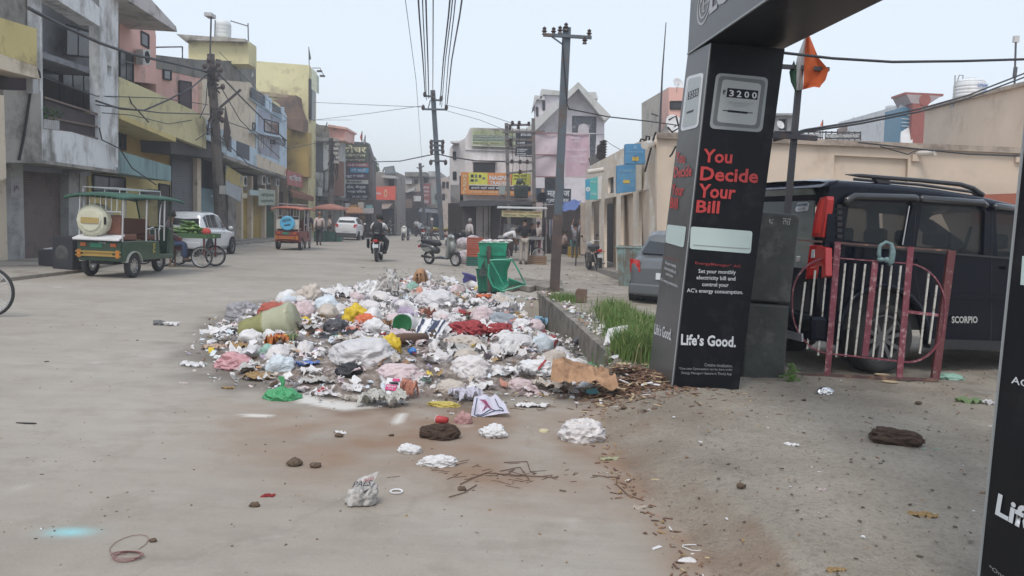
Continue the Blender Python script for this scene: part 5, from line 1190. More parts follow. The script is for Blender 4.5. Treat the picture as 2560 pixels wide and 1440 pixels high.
 block('recess',WA,[(-120,130),(102,190),(102,245),(-120,245)],.2,.9,M('dark_maroon_wall',(.05,.025,.025)),N_);block('pier',WA,[(-40,235),(10,238),(16,445),(-40,470)],.0,1.35,CM,N_);block('body',WA,[(-300,-400),(95,-300),(95,240),(-300,240)],-5,.85,GC,N_)
 block('pier',WA,[(-40,440),(14,440),(20,660),(-40,680)],-.4,.4,CM,N_)
 T=thing('pink_yellow_house','pink and yellow house with a broad pale roof overhang and a teal band','building',WA.hit(360,610),world=True)
 block('tower_wall',WA,[(299,-60),(372,-30),(390,90),(390,210),(299,200)],-3,.0,PK,T)
 mb=MB();mb.prism([WA.hit(x,y,1.6)for x,y in((296,-60),(310,-6),(443,80),(440,66),(370,-10),(330,-60))],WA.n*-5.0).build('roof_overhang',pl('pale_roof_slab',(.50,.47,.46)),T)
 block('roof_room',WA,[(300,-140),(371,-70),(371,25),(325,10),(300,-10)],-2.5,-.4,M('teal_wall',(.20,.42,.45)),T)
 opening(T,WA,[(353,78),(372,88),(372,121),(353,110)],.0);opening(T,WA,[(300,127),(333,137),(333,204),(300,196)],.02,'balcony_door',bars=1)
 MB().bar(WA.hit(300,150,.5),WA.hit(333,158,.5),.04).build('balcony_rail',METAL(),T)
 block('upper_wall',WA,[(390,137),(450,147),(526,165),(536,210),(505,220),(505,300),(440,270),(390,236)],-3,-.05,PK,T)
 block('stained_parapet',WA,[(389,137),(500,150),(637,154),(637,214),(600,208),(500,195),(389,170)],-.6,-.02,DG,T)
 opening(T,WA,[(410,175),(428,177),(428,200),(410,197)],.0);opening(T,WA,[(449,202),(478,206),(478,273),(449,258)],.0,'doorway',M('maroon_door',(.05,.025,.03)))
 block('balcony_parapet',WA,[(298,192),(390,232),(478,273),(515,296),(515,372),(440,343),(298,284)],.9,1.15,LL,T)
 block('balcony_parapet',WA,[(298,284),(440,343),(440,355),(298,296)],-.2,1.15,YE,T)
 block('recess_wall',WA,[(298,275),(428,335),(428,420),(298,385)],-.5,-.2,OC,T);opening(T,WA,[(299,292),(314,298),(314,375),(299,368)],-.15,'doorway')
 block('teal_band',WA,[(298,377),(428,415),(428,453),(298,432)],.2,.9,TL,T)
 block('ground_wall',WA,[(222,432),(428,450),(428,612),(222,634)],-.5,-.15,YE,T)
 opening(T,WA,[(233,437),(313,446),(313,480),(233,478)],-.12,bars=1);opening(T,WA,[(398,460),(424,464),(424,560),(398,562)],-.12,'door',M('dark_brown_door',(.06,.045,.035)))
 block('meter_box',WA,rc(365,474,397,500),-.15,.1,M('grey_steel_box',(.10,.10,.10)),T)
 MB().prism([WA.hit(x,y,-.62)for x,y in((296,630),(640,600),(640,160),(296,140))],WA.n*-5).build('body',DG,T)
 acunit(WA,358,124,376,162,.35,'white ac unit hanging on the pink house wall',None)
 T=thing('cream_house','plain cream plastered house above the dark shops behind the left pole','building',WA.hit(560,600),world=True)
 block('upper_wall',WA,[(505,200),(537,199),(628,206),(643,256),(641,372),(560,350),(505,300)],-.6,.1,CM,T)
 shutter(T,WA,[(430,385),(492,392),(496,600),(430,606)],-.1,GSH,6)
 block('canopy',WA,[(425,352),(470,350),(540,372),(566,390),(560,400),(500,392),(428,384)],-.2,.9,M('dark_canopy',(.06,.058,.055),.8),T)
 block('pillar',WA,[(493,392),(503,394),(503,600),(494,602)],-.3,.1,CM,T)
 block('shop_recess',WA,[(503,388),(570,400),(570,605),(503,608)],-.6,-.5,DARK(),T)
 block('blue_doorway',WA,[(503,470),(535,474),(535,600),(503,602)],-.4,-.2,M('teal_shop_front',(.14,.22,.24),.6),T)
 textp('CLINIC',WA,526,487,545,492,WHT,T,.1,.02)
 for i,(a,s)in enumerate((([(507,294),(533,305),(533,356),(507,345)],'बिशन'),([(552,322),(568,328),(568,386),(555,380)],'सेवा'))):
  block('sign',WA,a,.95,1.0,M('pale_blue_sign',(.38,.46,.52),.6,dirt=(.25,.28,.3),da=.4,ds=4),T)
  textp(s,WA,a[0][0]+2,a[0][1]+15,a[1][0]-2,a[2][1]-20,BLK,T,1.01,.02,dy=4)
 R_=thing('rooftop_house','pale yellow flat roofed room on the roof carrying a white tank','building',WA.hit(540,150,-2),world=True)
 WR_=Wl((WA.hit(540,600,-3).x-3,WA.hit(540,600,-3).y-1),(WA.hit(540,600,-3).x+3,WA.hit(540,600,-3).y+1))
 WR_=Yw(WA.hit(560,600).y+1)
 block('wall',WR_,[(471,92),(613,100),(622,104),(622,160),(471,160)],-1.2,0,LL,R_)
 block('roof_slab',WR_,[(440,85),(613,97),(613,104),(471,100),(466,106)],-1.3,.4,pl('roof_slab_grey',(.38,.36,.32)),R_)
 c=WR_.hit(557,96,-1.5);k=mpx(c.y);r=19*k
 t=thing('water_tank','white ribbed water tank on the pale yellow rooftop room','water tank',c,world=True);pr=[(0,0),(r,0)];h=44*k
 for i in range(4):z=h*.8*i/4;pr+=[(r,z+.02*h),(r*1.06,z+h*.08),(r*1.0,z+h*.18)]
 pr+=[(r*.9,h*.9),(r*.55,h),(0,h)];MB().lathe(pr,c,20).build('tank_body',M('white_tank_plastic'),t,smooth=True)
 t=thing('pipe_frame','thin steel pipe frame standing around the white rooftop tank','pipe frame',c,world=True)
 MB().tube([WR_.hit(537,96,-1),WR_.hit(538,50,-1)],.03).build('post',METAL(),t);MB().tube([WR_.hit(576,52,-1),WR_.hit(619,65,-1)],.03).build('rail',METAL(),t);MB().tube([WR_.hit(621,108,-1),WR_.hit(620,58,-1)],.03).build('post',METAL(),t)
 t=thing('pipe_frame','thin steel pipe frame on the roof right of the pink eave','pipe frame',WA.hit(420,130),world=True);MB().tube([WA.hit(392,120),WA.hit(392,118),WA.hit(456,117),WA.hit(456,145)],.03).build('rail',METAL(),t)
 for x,y in((601,165),):pass
 T=thing('yellow_building','large flat yellow building rising behind the pale blue house','building',P(700,600,58),world=True)
 w=Yw(58)
 block('wall',w,[(632,152),(773,163),(770,600),(632,600)],-.5,0,LL,T);block('body',w,[(632,155),(773,166),(770,600),(632,600)],-2.6,-.5,LL,T)
 block('side_board',Yw(57.5),[(779,170),(792,188),(792,232),(779,222)],-.6,.0,pl('pale_green_board',(.45,.48,.38)),T)
 block('side_glass',w,[(771,195),(781,200),(779,300),(771,296)],-1.0,.02,WIN,T)
 block('brick_band',w,[(650,228),(740,239),(738,248),(650,238)],-.5,.3,M('weathered_brick',(.30,.24,.16),.9,dirt=(.14,.10,.08),da=.5,ds=3),T)
 block('tiled_canopy',w,[(682,250),(740,238),(745,268),(758,300),(757,330),(716,320),(700,262)],-.5,1.4,M('brown_sheet',(.17,.105,.07),.85,dirt=(.09,.06,.05),da=.5,ds=1),T)
 block('lower_wall',w,[(714,318),(770,330),(770,442),(714,442)],-.4,.6,OC,T)
 f=thing('small_flag','dark pennant on a pole on the yellow building roof corner','flag',P(772,160,58),world=True);MB().tube([P(773,163,58),P(772,117,58)],.03).build('stick',METAL(),f);MB().prism([P(772,117,58),P(778,148,58),P(773,150,58)],V((0,.02,0))).build('pennant',M('dark_green_cloth',(.03,.06,.04)),f)
 l=thing('flood_light','pair of flood lamps on a bracket beside the yellow building roof','lamp',P(792,172,57),world=True);MB().tube([P(781,170,57),P(800,170,57),P(810,190,57)],.03).build('bracket',METAL(),l)
 for x,y in((799,178),(806,190)):MB().box(P(x,y,57),(.35,.2,.12)).build('lamp_head',METAL(),l)
 dish(624,186,19,45,'white satellite dish on the dark stained parapet')
 T=thing('blue_house','pale blue two storey house with dark terrace railings and a cream base','building',WA.hit(670,598),world=True)
 block('upper_wall',WA,[(643,255),(717,305),(717,442),(640,416),(640,300)],-.5,.15,BL,T)
 block('terrace_parapet',WA,[(628,246),(668,275),(717,303),(717,290),(707,272),(703,296),(678,282),(676,250),(667,243),(665,270),(628,245)],-.1,.3,BL,T)
 for a in([(629,218),(665,241),(665,270),(629,246)],[(678,253),(706,273),(706,298),(678,282)]):
  for i in range(4):
   t0_,t1_=i/4,(i+.8)/4;lp=lambda p,q,t:(p[0]*(1-t)+q[0]*t,p[1]*(1-t)+q[1]*t)
   block('railing_panel',WA,[lp(a[0],a[3],t0_),lp(a[1],a[2],t0_),lp(a[1],a[2],t1_),lp(a[0],a[3],t1_)],.2,.24,M('dark_slate_panel',(.05,.06,.08),.6),T)
 for x,y in((667,238),(676,246),(707,268)):block('post',WA,rc(x-1,y,x+4,y+34),.0,.34,BL,T)
 block('recess',WA,[(645,270),(698,300),(698,402),(645,382)],-.4,.16,pl('lilac_shading',(.36,.38,.45)),T)  # flat patch: blue-lilac shading painted on the blue wall
 opening(T,WA,[(661,298),(697,308),(697,336),(661,328)],.18,bars=1);block('sunshade',WA,[(645,328),(700,340),(713,362),(700,343),(645,334)],.1,.6,BL,T)
 opening(T,WA,[(706,345),(713,348),(713,364),(706,361)],.16);opening(T,WA,[(632,307),(638,309),(638,325),(632,323)],.12)
 for x in(648,654,660):block('window_bar',WA,rc(x,340,x+2,372),.16,.2,WS,T)
 opening(T,WA,[(676,350),(687,352),(687,360),(676,358)],.17)
 block('balcony_front',WA,[(560,345),(592,352),(640,372),(643,418),(600,402),(560,388)],.7,.9,BL,T)
 for a in([(564,334),(579,342),(579,381),(566,374)],[(592,352),(624,364),(624,402),(592,389)]):block('balcony_panel',WA,a,.88,.92,M('dark_slate_panel'),T)
 block('cream_base',WA,[(641,385),(717,420),(717,443),(641,418)],-.1,.5,CM,T)
 block('ledge',WA,[(560,386),(600,400),(641,416),(717,441),(717,448),(641,424),(560,394)],-.4,.95,GC,T)
 MB().prism([WA.hit(x,y,-.62)for x,y in((640,600),(770,590),(770,445),(640,420))],WA.n*-5).build('core',DARK(),T)
 MB().prism([WA.hit(x,y,-.5)for x,y in((640,420),(717,440),(717,305),(640,255))],WA.n*-6).build('body',BL,T)
 S=thing('shop_row','row of narrow shops with yellow doors and pale signs under the blue house','shops',WA.hit(640,600),world=True)
 yd=M('yellow_door',(.42,.29,.05),.6,dirt=(.2,.13,.04),da=.35,ds=3)
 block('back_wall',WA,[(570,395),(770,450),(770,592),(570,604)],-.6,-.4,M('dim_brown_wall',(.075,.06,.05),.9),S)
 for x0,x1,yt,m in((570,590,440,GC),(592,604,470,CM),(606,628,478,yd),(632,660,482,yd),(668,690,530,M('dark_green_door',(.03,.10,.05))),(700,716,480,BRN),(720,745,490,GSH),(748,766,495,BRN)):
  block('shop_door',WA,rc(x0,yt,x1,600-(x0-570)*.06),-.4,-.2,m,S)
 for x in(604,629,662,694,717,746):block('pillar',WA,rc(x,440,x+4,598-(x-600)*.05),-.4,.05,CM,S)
 for a,m,s,nm in(([(565,412),(608,440),(608,470),(565,452)],M('yellow_banner',(.45,.36,.12),.7,dirt=(.15,.2,.3),da=.4,ds=2),'','banner'),([(565,452),(605,470),(602,505),(565,485)],M('pale_grey_banner',(.38,.40,.42),.7),'','banner'),([(647,470),(688,476),(688,512),(647,514)],M('pale_green_sign',(.40,.44,.36),.7),'SHARMA','sign'),([(625,474),(650,477),(650,489),(625,488)],M('pale_aqua_sign',(.40,.50,.50)),'PAINT','sign'),([(605,482),(618,484),(618,496),(605,495)],M('cream_sign',(.5,.45,.33)),'','sign')):
  block(nm,WA,a,.5,.55,m,S)
 textp('निर्मल',WA,652,482,684,494,M('dim_green_print',(.08,.16,.10)),S,.56,.02);textp('क्लीनिक',WA,652,498,684,508,M('dim_green_print'),S,.56,.02)
 block('step',WA,[(560,606),(690,596),(690,606),(560,622)],-.3,.9,GC,S);block('step',WA,[(600,604),(760,590),(760,597),(600,614)],-.3,.7,GC,S)
 for x0,y0,x1,y1,s in((608,440,618,466,'leftmost of the white ac units hung under the cream ledge'),(655,438,664,462,'second ac unit from the left under the cream ledge'),(668,442,676,461,'third ac unit from the left under the cream ledge'),(690,446,698,466,'rightmost ac unit hung under the cream ledge')):acunit(WA,x0,y0,x1,y1,.4,s)
 B=thing('shop_sign','faded red shop sign with white lettering at the corner of the blue house','sign',WA.hit(738,470,.6),world=True)
 block('board',WA,[(719,424),(757,438),(757,470),(719,462)],.5,.6,M('faded_red_board',(.42,.13,.11),.7,dirt=(.5,.35,.33),da=.4,ds=2),B);textp('मिठाई',WA,723,436,753,452,WHT,B,.61,.03,dy=3)
 A_=thing('shop_awning','brown cloth awning slanting out over the shop beside the maroon rickshaw','awning',WA.hit(745,480,.8),world=True)
 a,b,c,d=WA.hit(718,470,.1),WA.hit(772,484,.1),WA.hit(784,492,1.5),WA.hit(730,481,1.5)
 MB().prism([a,b,c,d],V((0,0,-.05))).build('cloth',M('rust_brown_cloth',(.28,.13,.08),.9,var=.2,transl=.2),A_);MB().prism([d,c,c-V((0,0,.35)),d-V((0,0,.3))],V((.02,0,0))).build('valance',M('rust_brown_cloth'),A_)
houses_left()
# far left block, street end
def sign(label,w,px,m,lines,par=None,off=0.,name='shop_sign',d=.12,tm=None):
 T=thing(name,label,'sign',w.hit(*px[3],off),world=True)
 block('board',w,px,off-d,off,m,T)
 for s,x0,y0,x1,y1,*q in lines:textp(s,w,x0,y0,x1,y1,q[0]if q else(tm or WHT),T,off+.01,.025)
 return T
def far():
 w=Yw(62)
 T=thing('narrow_grey_house','narrow grey house with dark panels and a pink rooftop room','building',w.hit(820,590),world=True)
 gp=pl('pale_grey_plaster',(.42,.42,.41),(.25,.25,.24),.45,.5);
 block('wall',w,[(770,300),(783,304),(850,345),(850,590),(770,590)],-2,0,gp,T)
 block('roof_room',w,[(783,311),(822,314),(822,345),(783,345)],-3,.6,GC,T);block('roof_room',w,[(820,314),(864,322),(862,348),(820,348)],-3,.5,PK,T)
 block('roof_slab',w,[(820,311),(866,318),(865,323),(820,317)],-3,1,PK,T)
 block('balcony_slab',w,[(783,342),(830,344),(832,352),(783,352)],-.5,1.2,gp,T);block('balcony_slab',w,[(831,344),(864,346),(864,352),(831,350)],-.5,1.2,PK,T)
 for a,m in(([(784,354),(808,354),(808,430),(784,428)],M('slate_panel',(.12,.135,.16),.6)),([(808,355),(822,356),(822,420),(808,428)],WS),([(784,430),(808,432),(808,480),(784,478)],WS),([(836,402),(858,404),(858,490),(836,490)],M('rust_brown_wall',(.18,.10,.08),.9)),([(812,430),(826,432),(826,478),(812,476)],gp)):
  block('panel',w,a,-.1,.35,m,T)
 for a in([(773,338),(780,340),(780,372),(773,370)],[(773,385),(782,386),(782,395),(773,394)],[(840,410),(846,410),(846,450),(840,450)],[(849,410),(854,410),(854,450),(849,450)]):opening(T,w,a,.02)
 block('lower_shops',w,[(770,492),(935,500),(935,588),(770,588)],-4,-.3,M('dim_shop_wall',(.055,.045,.042),.9),T)
 block('canopy',w,[(770,488),(860,494),(862,502),(770,500)],-.5,1.2,M('dark_canopy',(.06,.058,.055),.8),T)
 for x in(786,806,830,852):block('pillar',w,rc(x,498,x+4,586),-.3,.2,gp,T)
 block('shop_front',w,rc(811,505,828,585),-.3,-.1,M('cluttered_stock',(.16,.11,.09),.9,var=.6,vs=6,dirt=(.4,.35,.3),da=.3,ds=9),T)
 sign('pair of small white boards on the grey house wall',w,[(777,462),(790,465),(790,497),(777,492)],M('white_board',(.50,.53,.56)),[],off=1.2);sign('narrow white board right of its twin on the grey house',w,[(794,466),(805,470),(805,502),(794,496)],M('white_board'),[],off=1.2)
 f=thing('small_flag','yellow pennant on a slanted stick on the grey house roof','flag',w.hit(812,330),world=True);MB().tube([w.hit(811,330,1),w.hit(818,306,1)],.04).build('stick',METAL(),f);MB().prism([w.hit(818,306,1),w.hit(814,326,1),w.hit(811,327,1)],V((0,.05,0))).build('pennant',M('yellow_cloth',(.6,.42,.04)),f)
 w2=Yw(66);T=thing('sign_tower_house','dark narrow building front covered by stacked Hindi shop signs','building',w2.hit(890,590),world=True)
 block('wall',w2,[(850,352),(918,356),(932,400),(936,590),(850,590)],-1.6,-.3,M('dim_grey_wall',(.12,.11,.11),.9,dirt=(.05,.05,.05),da=.4),T)
 ol=M('dark_olive_board',(.055,.065,.045),.6);cr_=M('cream_letters',(.62,.60,.40),.6)
 sign('dark olive Kochar Collection hoarding with cream Hindi letters',w2,[(851,358),(922,361),(921,407),(851,405)],ol,[('कोचर',853,363,916,382,cr_),('कलेक्शन',856,384,914,394,cr_),('एक दाम की दुकान',862,397,912,403,cr_)])
 sign('dull red strip sign just below the olive hoarding',w2,[(867,407),(921,408),(921,418),(867,417)],M('dull_red_board',(.30,.09,.10)),[('साड़ी कम्पलीट',871,410,917,416)])
 sign('blue strip sign with white Hindi letters below the red strip',w2,[(875,419),(921,420),(921,432),(875,431)],M('bright_blue_board',(.07,.30,.50)),[('की चादरें',879,421,914,430)])
 sign('purple strip sign with white Hindi letters',w2,[(863,434),(915,435),(915,447),(863,446)],M('purple_board',(.12,.08,.13)),[('सूट व परदे',866,436,909,445)])
 sign('pale strip sign with black Hindi letters in the middle of the stack',w2,[(863,449),(920,450),(920,460),(863,459)],M('pale_board',(.45,.45,.40)),[('हैण्डलूम',866,451,905,458,BLK)]);
 sign('black hoarding with two lines of white Hindi letters near the bottom of the stack',w2,[(863,461),(921,462),(921,486),(863,485)],M('black_board',(.02,.022,.028)),[('ड्रेस, जैन्ट्स',866,463,914,473),('कपड़ा सिलाई',868,475,914,483)])
 sign('white phone number sign at the bottom of the sign stack',w2,[(877,487),(921,488),(921,504),(877,503)],M('black_board'),[('247, 90011 43201',880,489,918,495),('94671 01234',884,497,914,502)])
 wf=Yw(60.5)
 for i,(x0,y0,x1,y1,c)in enumerate(((862,508,874,530,(.30,.30,.32)),(876,512,892,524,(.35,.22,.08)),(895,506,908,530,(.40,.38,.34)),(862,534,880,582,(.10,.05,.05)),(882,530,896,580,(.12,.13,.17)),(899,534,912,582,(.22,.14,.08)),(915,512,930,528,(.14,.28,.30)),(914,534,930,580,(.07,.07,.08)))):block('shop_front',wf,rc(x0,y0,x1,y1),-.3,.1*(i%3),M('front_%d'%i,c,.9,var=.5,vs=4,dirt=(.04,.035,.03),da=.4,ds=3),T)
 A3=thing('shop_awning','dull orange sloping awning below the stacked Hindi signs','awning',wf.hit(890,530),world=True);MB().prism([wf.hit(866,518,.2),wf.hit(902,518,.2),wf.hit(908,531,2.2),wf.hit(866,532,2.2)],V((0,0,-.08))).build('cloth',M('dull_orange_cloth',(.34,.17,.09),.9,var=.25,vs=2),A3)
 A3=thing('shop_awning','grey sheet awning right of the dull orange one','awning',wf.hit(920,530),world=True);MB().prism([wf.hit(908,520,.2),wf.hit(934,520,.2),wf.hit(934,532,2.0),wf.hit(906,532,2.0)],V((0,0,-.08))).build('cloth',M('grey_brown_cloth2',(.20,.18,.17),.9,var=.25,vs=2),A3)
 for i in range(2):block('pillar',w2,rc(856+38*i,506,862+38*i,588),-.4,.1,GC,T)
 for lab,x,y0,c in(('red pennant on a pole above the olive hoarding',905,328,(.5,.06,.04)),('small pale pennant right of the red one above the olive hoarding',913,338,(.35,.35,.37))):
  f=thing('small_flag',lab,'flag',w2.hit(x,358),world=True);MB().tube([w2.hit(x,360),w2.hit(x,y0)],.04).build('stick',METAL(),f);MB().prism([w2.hit(x,y0),w2.hit(x-5,y0+14),w2.hit(x-3,y0+24),w2.hit(x,y0+20)],V((0,.05,0))).build('pennant',M('cloth_f%d'%x,c),f)
 w3=Yw(74);T=thing('red_banner_shop','small concrete building behind a plain red banner and a sloping awning','building',w3.hit(960,585),world=True)
 block('wall',w3,[(934,430),(991,430),(993,585),(925,585)],-6,0,pl('dim_concrete',(.24,.21,.19)),T)
 block('roof_slab',w3,[(954,438),(990,440),(990,446),(954,444)],-.5,1.2,gp,T);block('shop_mouth_shadow',w3,rc(930,522,992,582),-.2,.05,DARK(),T);  # shadow in the shop opening painted as a near-black patch
 for x in(932,986):block('pillar',w3,rc(x,500,x+4,584),-.2,.3,GC,T)
 opening(T,w3,rc(972,448,984,464),.02)
 B=sign('plain orange red banner with a pale emblem above the far shop',w3,[(935,467),(989,465),(989,500),(935,499)],M('orange_red_banner',(.62,.10,.06),.6),[('Airtel',941,480,952,486)],off=.8)
 mb=MB();pts=[w3.hit(964+4*math.cos(a),483-10*math.sin(a),.82)for a in[k*math.pi/8 for k in range(16)]];mb.prism(pts,V((0,.03,0))).build('emblem',M('cream_emblem',(.6,.45,.3)),B);mb=MB();pts=[w3.hit(964+2*math.cos(a),483-6*math.sin(a),.86)for a in[k*math.pi/8 for k in range(16)]];mb.prism(pts,V((0,.03,0))).build('emblem_core',M('orange_red_banner'),B)
 A_=thing('shop_awning','grey brown awning sloping out under the red banner','awning',w3.hit(950,520),world=True);mb=MB();mb.prism([w3.hit(942,508,.1),w3.hit(984,506,.1),w3.hit(970,520,2),w3.hit(926,525,2)],V((0,0,-.08))).build('cloth',M('grey_brown_cloth',(.24,.19,.16),.9),A_)
 bb=thing('tilted_board','grey hoarding frame tilted on the roof above the red banner','hoarding',w3.hit(975,438),world=True);block('frame',w3,[(959,418),(984,414),(989,434),(964,436)],-.2,.1,M('blue_grey_board',(.13,.16,.18)),bb);block('board_face',w3,[(963,420),(981,417),(985,431),(966,433)],.1,.14,M('grey_board_face',(.20,.21,.22)),bb)
 w4=Yw(88)
 def hs(lab,px,m,wins=(),w=w4,dep=8,name='far_house'):
  T=thing(name,lab,'building',w.hit(*px[-1]),world=True);block('wall',w,px,-dep,0,m,T)
  for q in wins:opening(T,w,rc(*q),.02)
  return T
 T=hs('beige far house at the bend of the street behind the hoardings',[(1008,440),(1050,440),(1052,520),(1008,520)],pl('beige_far',(.38,.33,.28)),[(1020,448,1030,458),(1036,448,1044,458)])
 block('parapet',w4,[(1012,430),(1066,430),(1066,441),(1012,441)],-2,.5,DG,T);block('arch_panel',w4,[(1014,447),(1022,443),(1030,447),(1030,460),(1014,460)],0,.2,gp,T)
 T=hs('dark shuttered far house below the slanted roof sheet',[(985,482),(1055,478),(1055,585),(985,585)],M('brown_dim_wall',(.10,.075,.065),.9),w=Yw(86));
 mb=MB();wq=Yw(85.5);mb.prism([wq.hit(1012,478),wq.hit(1038,468),wq.hit(1036,476),wq.hit(1016,482)],V((0,1,0))).build('roof_sheet',gp,T);block('shop_mouth_shadow',wq,rc(990,520,1052,583),-.2,.02,DARK(),T)  # shadow of the opening painted on as a flat near-black patch
 block('white_panel',wq,rc(1034,490,1052,503),-.1,.1,WS,T);block('shop_front',wq,rc(1000,498,1030,520),-.1,.05,M('cluttered_stock'),T)
 T=hs('far grey house under the leaning pole with poster covered walls',[(1052,445),(1100,430),(1104,528),(1052,528)],pl('far_grey',(.34,.31,.29)),[(1060,446,1070,456)],w=Yw(90));block('water_tank_room',Yw(90),rc(1070,428,1092,442),-3,.2,gp,T)
 T=hs('far beige house left of the white trade shop',[(1100,446),(1126,440),(1126,585),(1100,585)],pl('far_beige',(.42,.36,.32)),[(1106,455,1112,470),(1106,485,1112,500),(1116,455,1121,470)],w=Yw(80))
 T=hs('dark stalls closing the street end, shadow painted as a near-black wall',[(1050,520),(1126,520),(1126,582),(1050,582)],M('stall_shadow_wall',(.04,.04,.045),.9),w=Yw(84));  # street-end shadow is put into this wall's near-black colour
 mb=MB();q=Yw(83);mb.prism([q.hit(1052,520,.0),q.hit(1110,524,0),q.hit(1104,532,3),q.hit(1046,528,3)],V((0,0,-.1))).build('roof_sheet',M('slate_sheet',(.13,.14,.16)),T)
 for x,c in((1056,(.10,.16,.28)),(1070,(.3,.3,.32)),(1086,(.05,.10,.2))):block('shop_front',q,rc(x,535,x+11,575),-.1,.1,M('stall_%d'%x,c,.9,var=.5,vs=5),T)
 ot=M('white_print');
 sign('orange brown far signboard with white Hindi lines',Yw(82),[(990,441),(1012,443),(1012,482),(990,480)],M('orange_brown_board',(.32,.12,.07)),[('बाल',993,446,1009,456),('मिनी',993,458,1009,467),('ऑटोज',992,470,1010,478)])
 sign('maroon and white poster with fine print beside the far pole',Yw(82),[(1052,462),(1075,458),(1077,511),(1053,510)],M('maroon_poster',(.22,.07,.07)),[('शिक्षा',1056,466,1072,472),('कोचिंग सेन्टर',1056,476,1073,482),('प्रवेश',1056,486,1073,491),('10+2',1058,499,1071,508)])
 B=sign('grey green poster with a small portrait right of the maroon poster',Yw(82),[(1078,470),(1098,466),(1100,512),(1079,511)],M('grey_green_poster',(.26,.29,.27)),[]);q=Yw(81.8)
 MB().sph(q.hit(1093,492),.4,8,6,(.7,.1,1)).build('printed_portrait',M('dark_print',(.05,.05,.06)),B)
 t=thing('mobile_mast','slim mast on the far roofs right of the sign stack','mast',P(945,440,80),world=True);MB().tube([P(946,440,80),P(946,408,80)],.04).build('pole',METAL(),t)
 tr=thing('tree','small leafy tree peeping out behind the sign stack','tree',P(930,590,80),world=True)
 MB().tube([P(930,590,80),P(930,480,80),P(928,430,80)],[.35,.25,.12]).build('trunk',M('bark',(.10,.08,.06),.9),tr);mb=MB()
 for i in range(700):
  a=rnd.gauss(0,1);c=P(928+rnd.gauss(0,8),438+rnd.gauss(0,17),80+rnd.uniform(-2,2));d=V((rnd.gauss(0,1),rnd.gauss(0,1),rnd.gauss(0,1))).normalized()*.3;s=d.orthogonal().normalized()*.12;mb.quad(c-d,c+s,c+d,c-s)
 mb.build('crown',M('dull_leaf',(.10,.13,.07),.7,var=.4,vs=1.5,transl=.3),tr)
far()
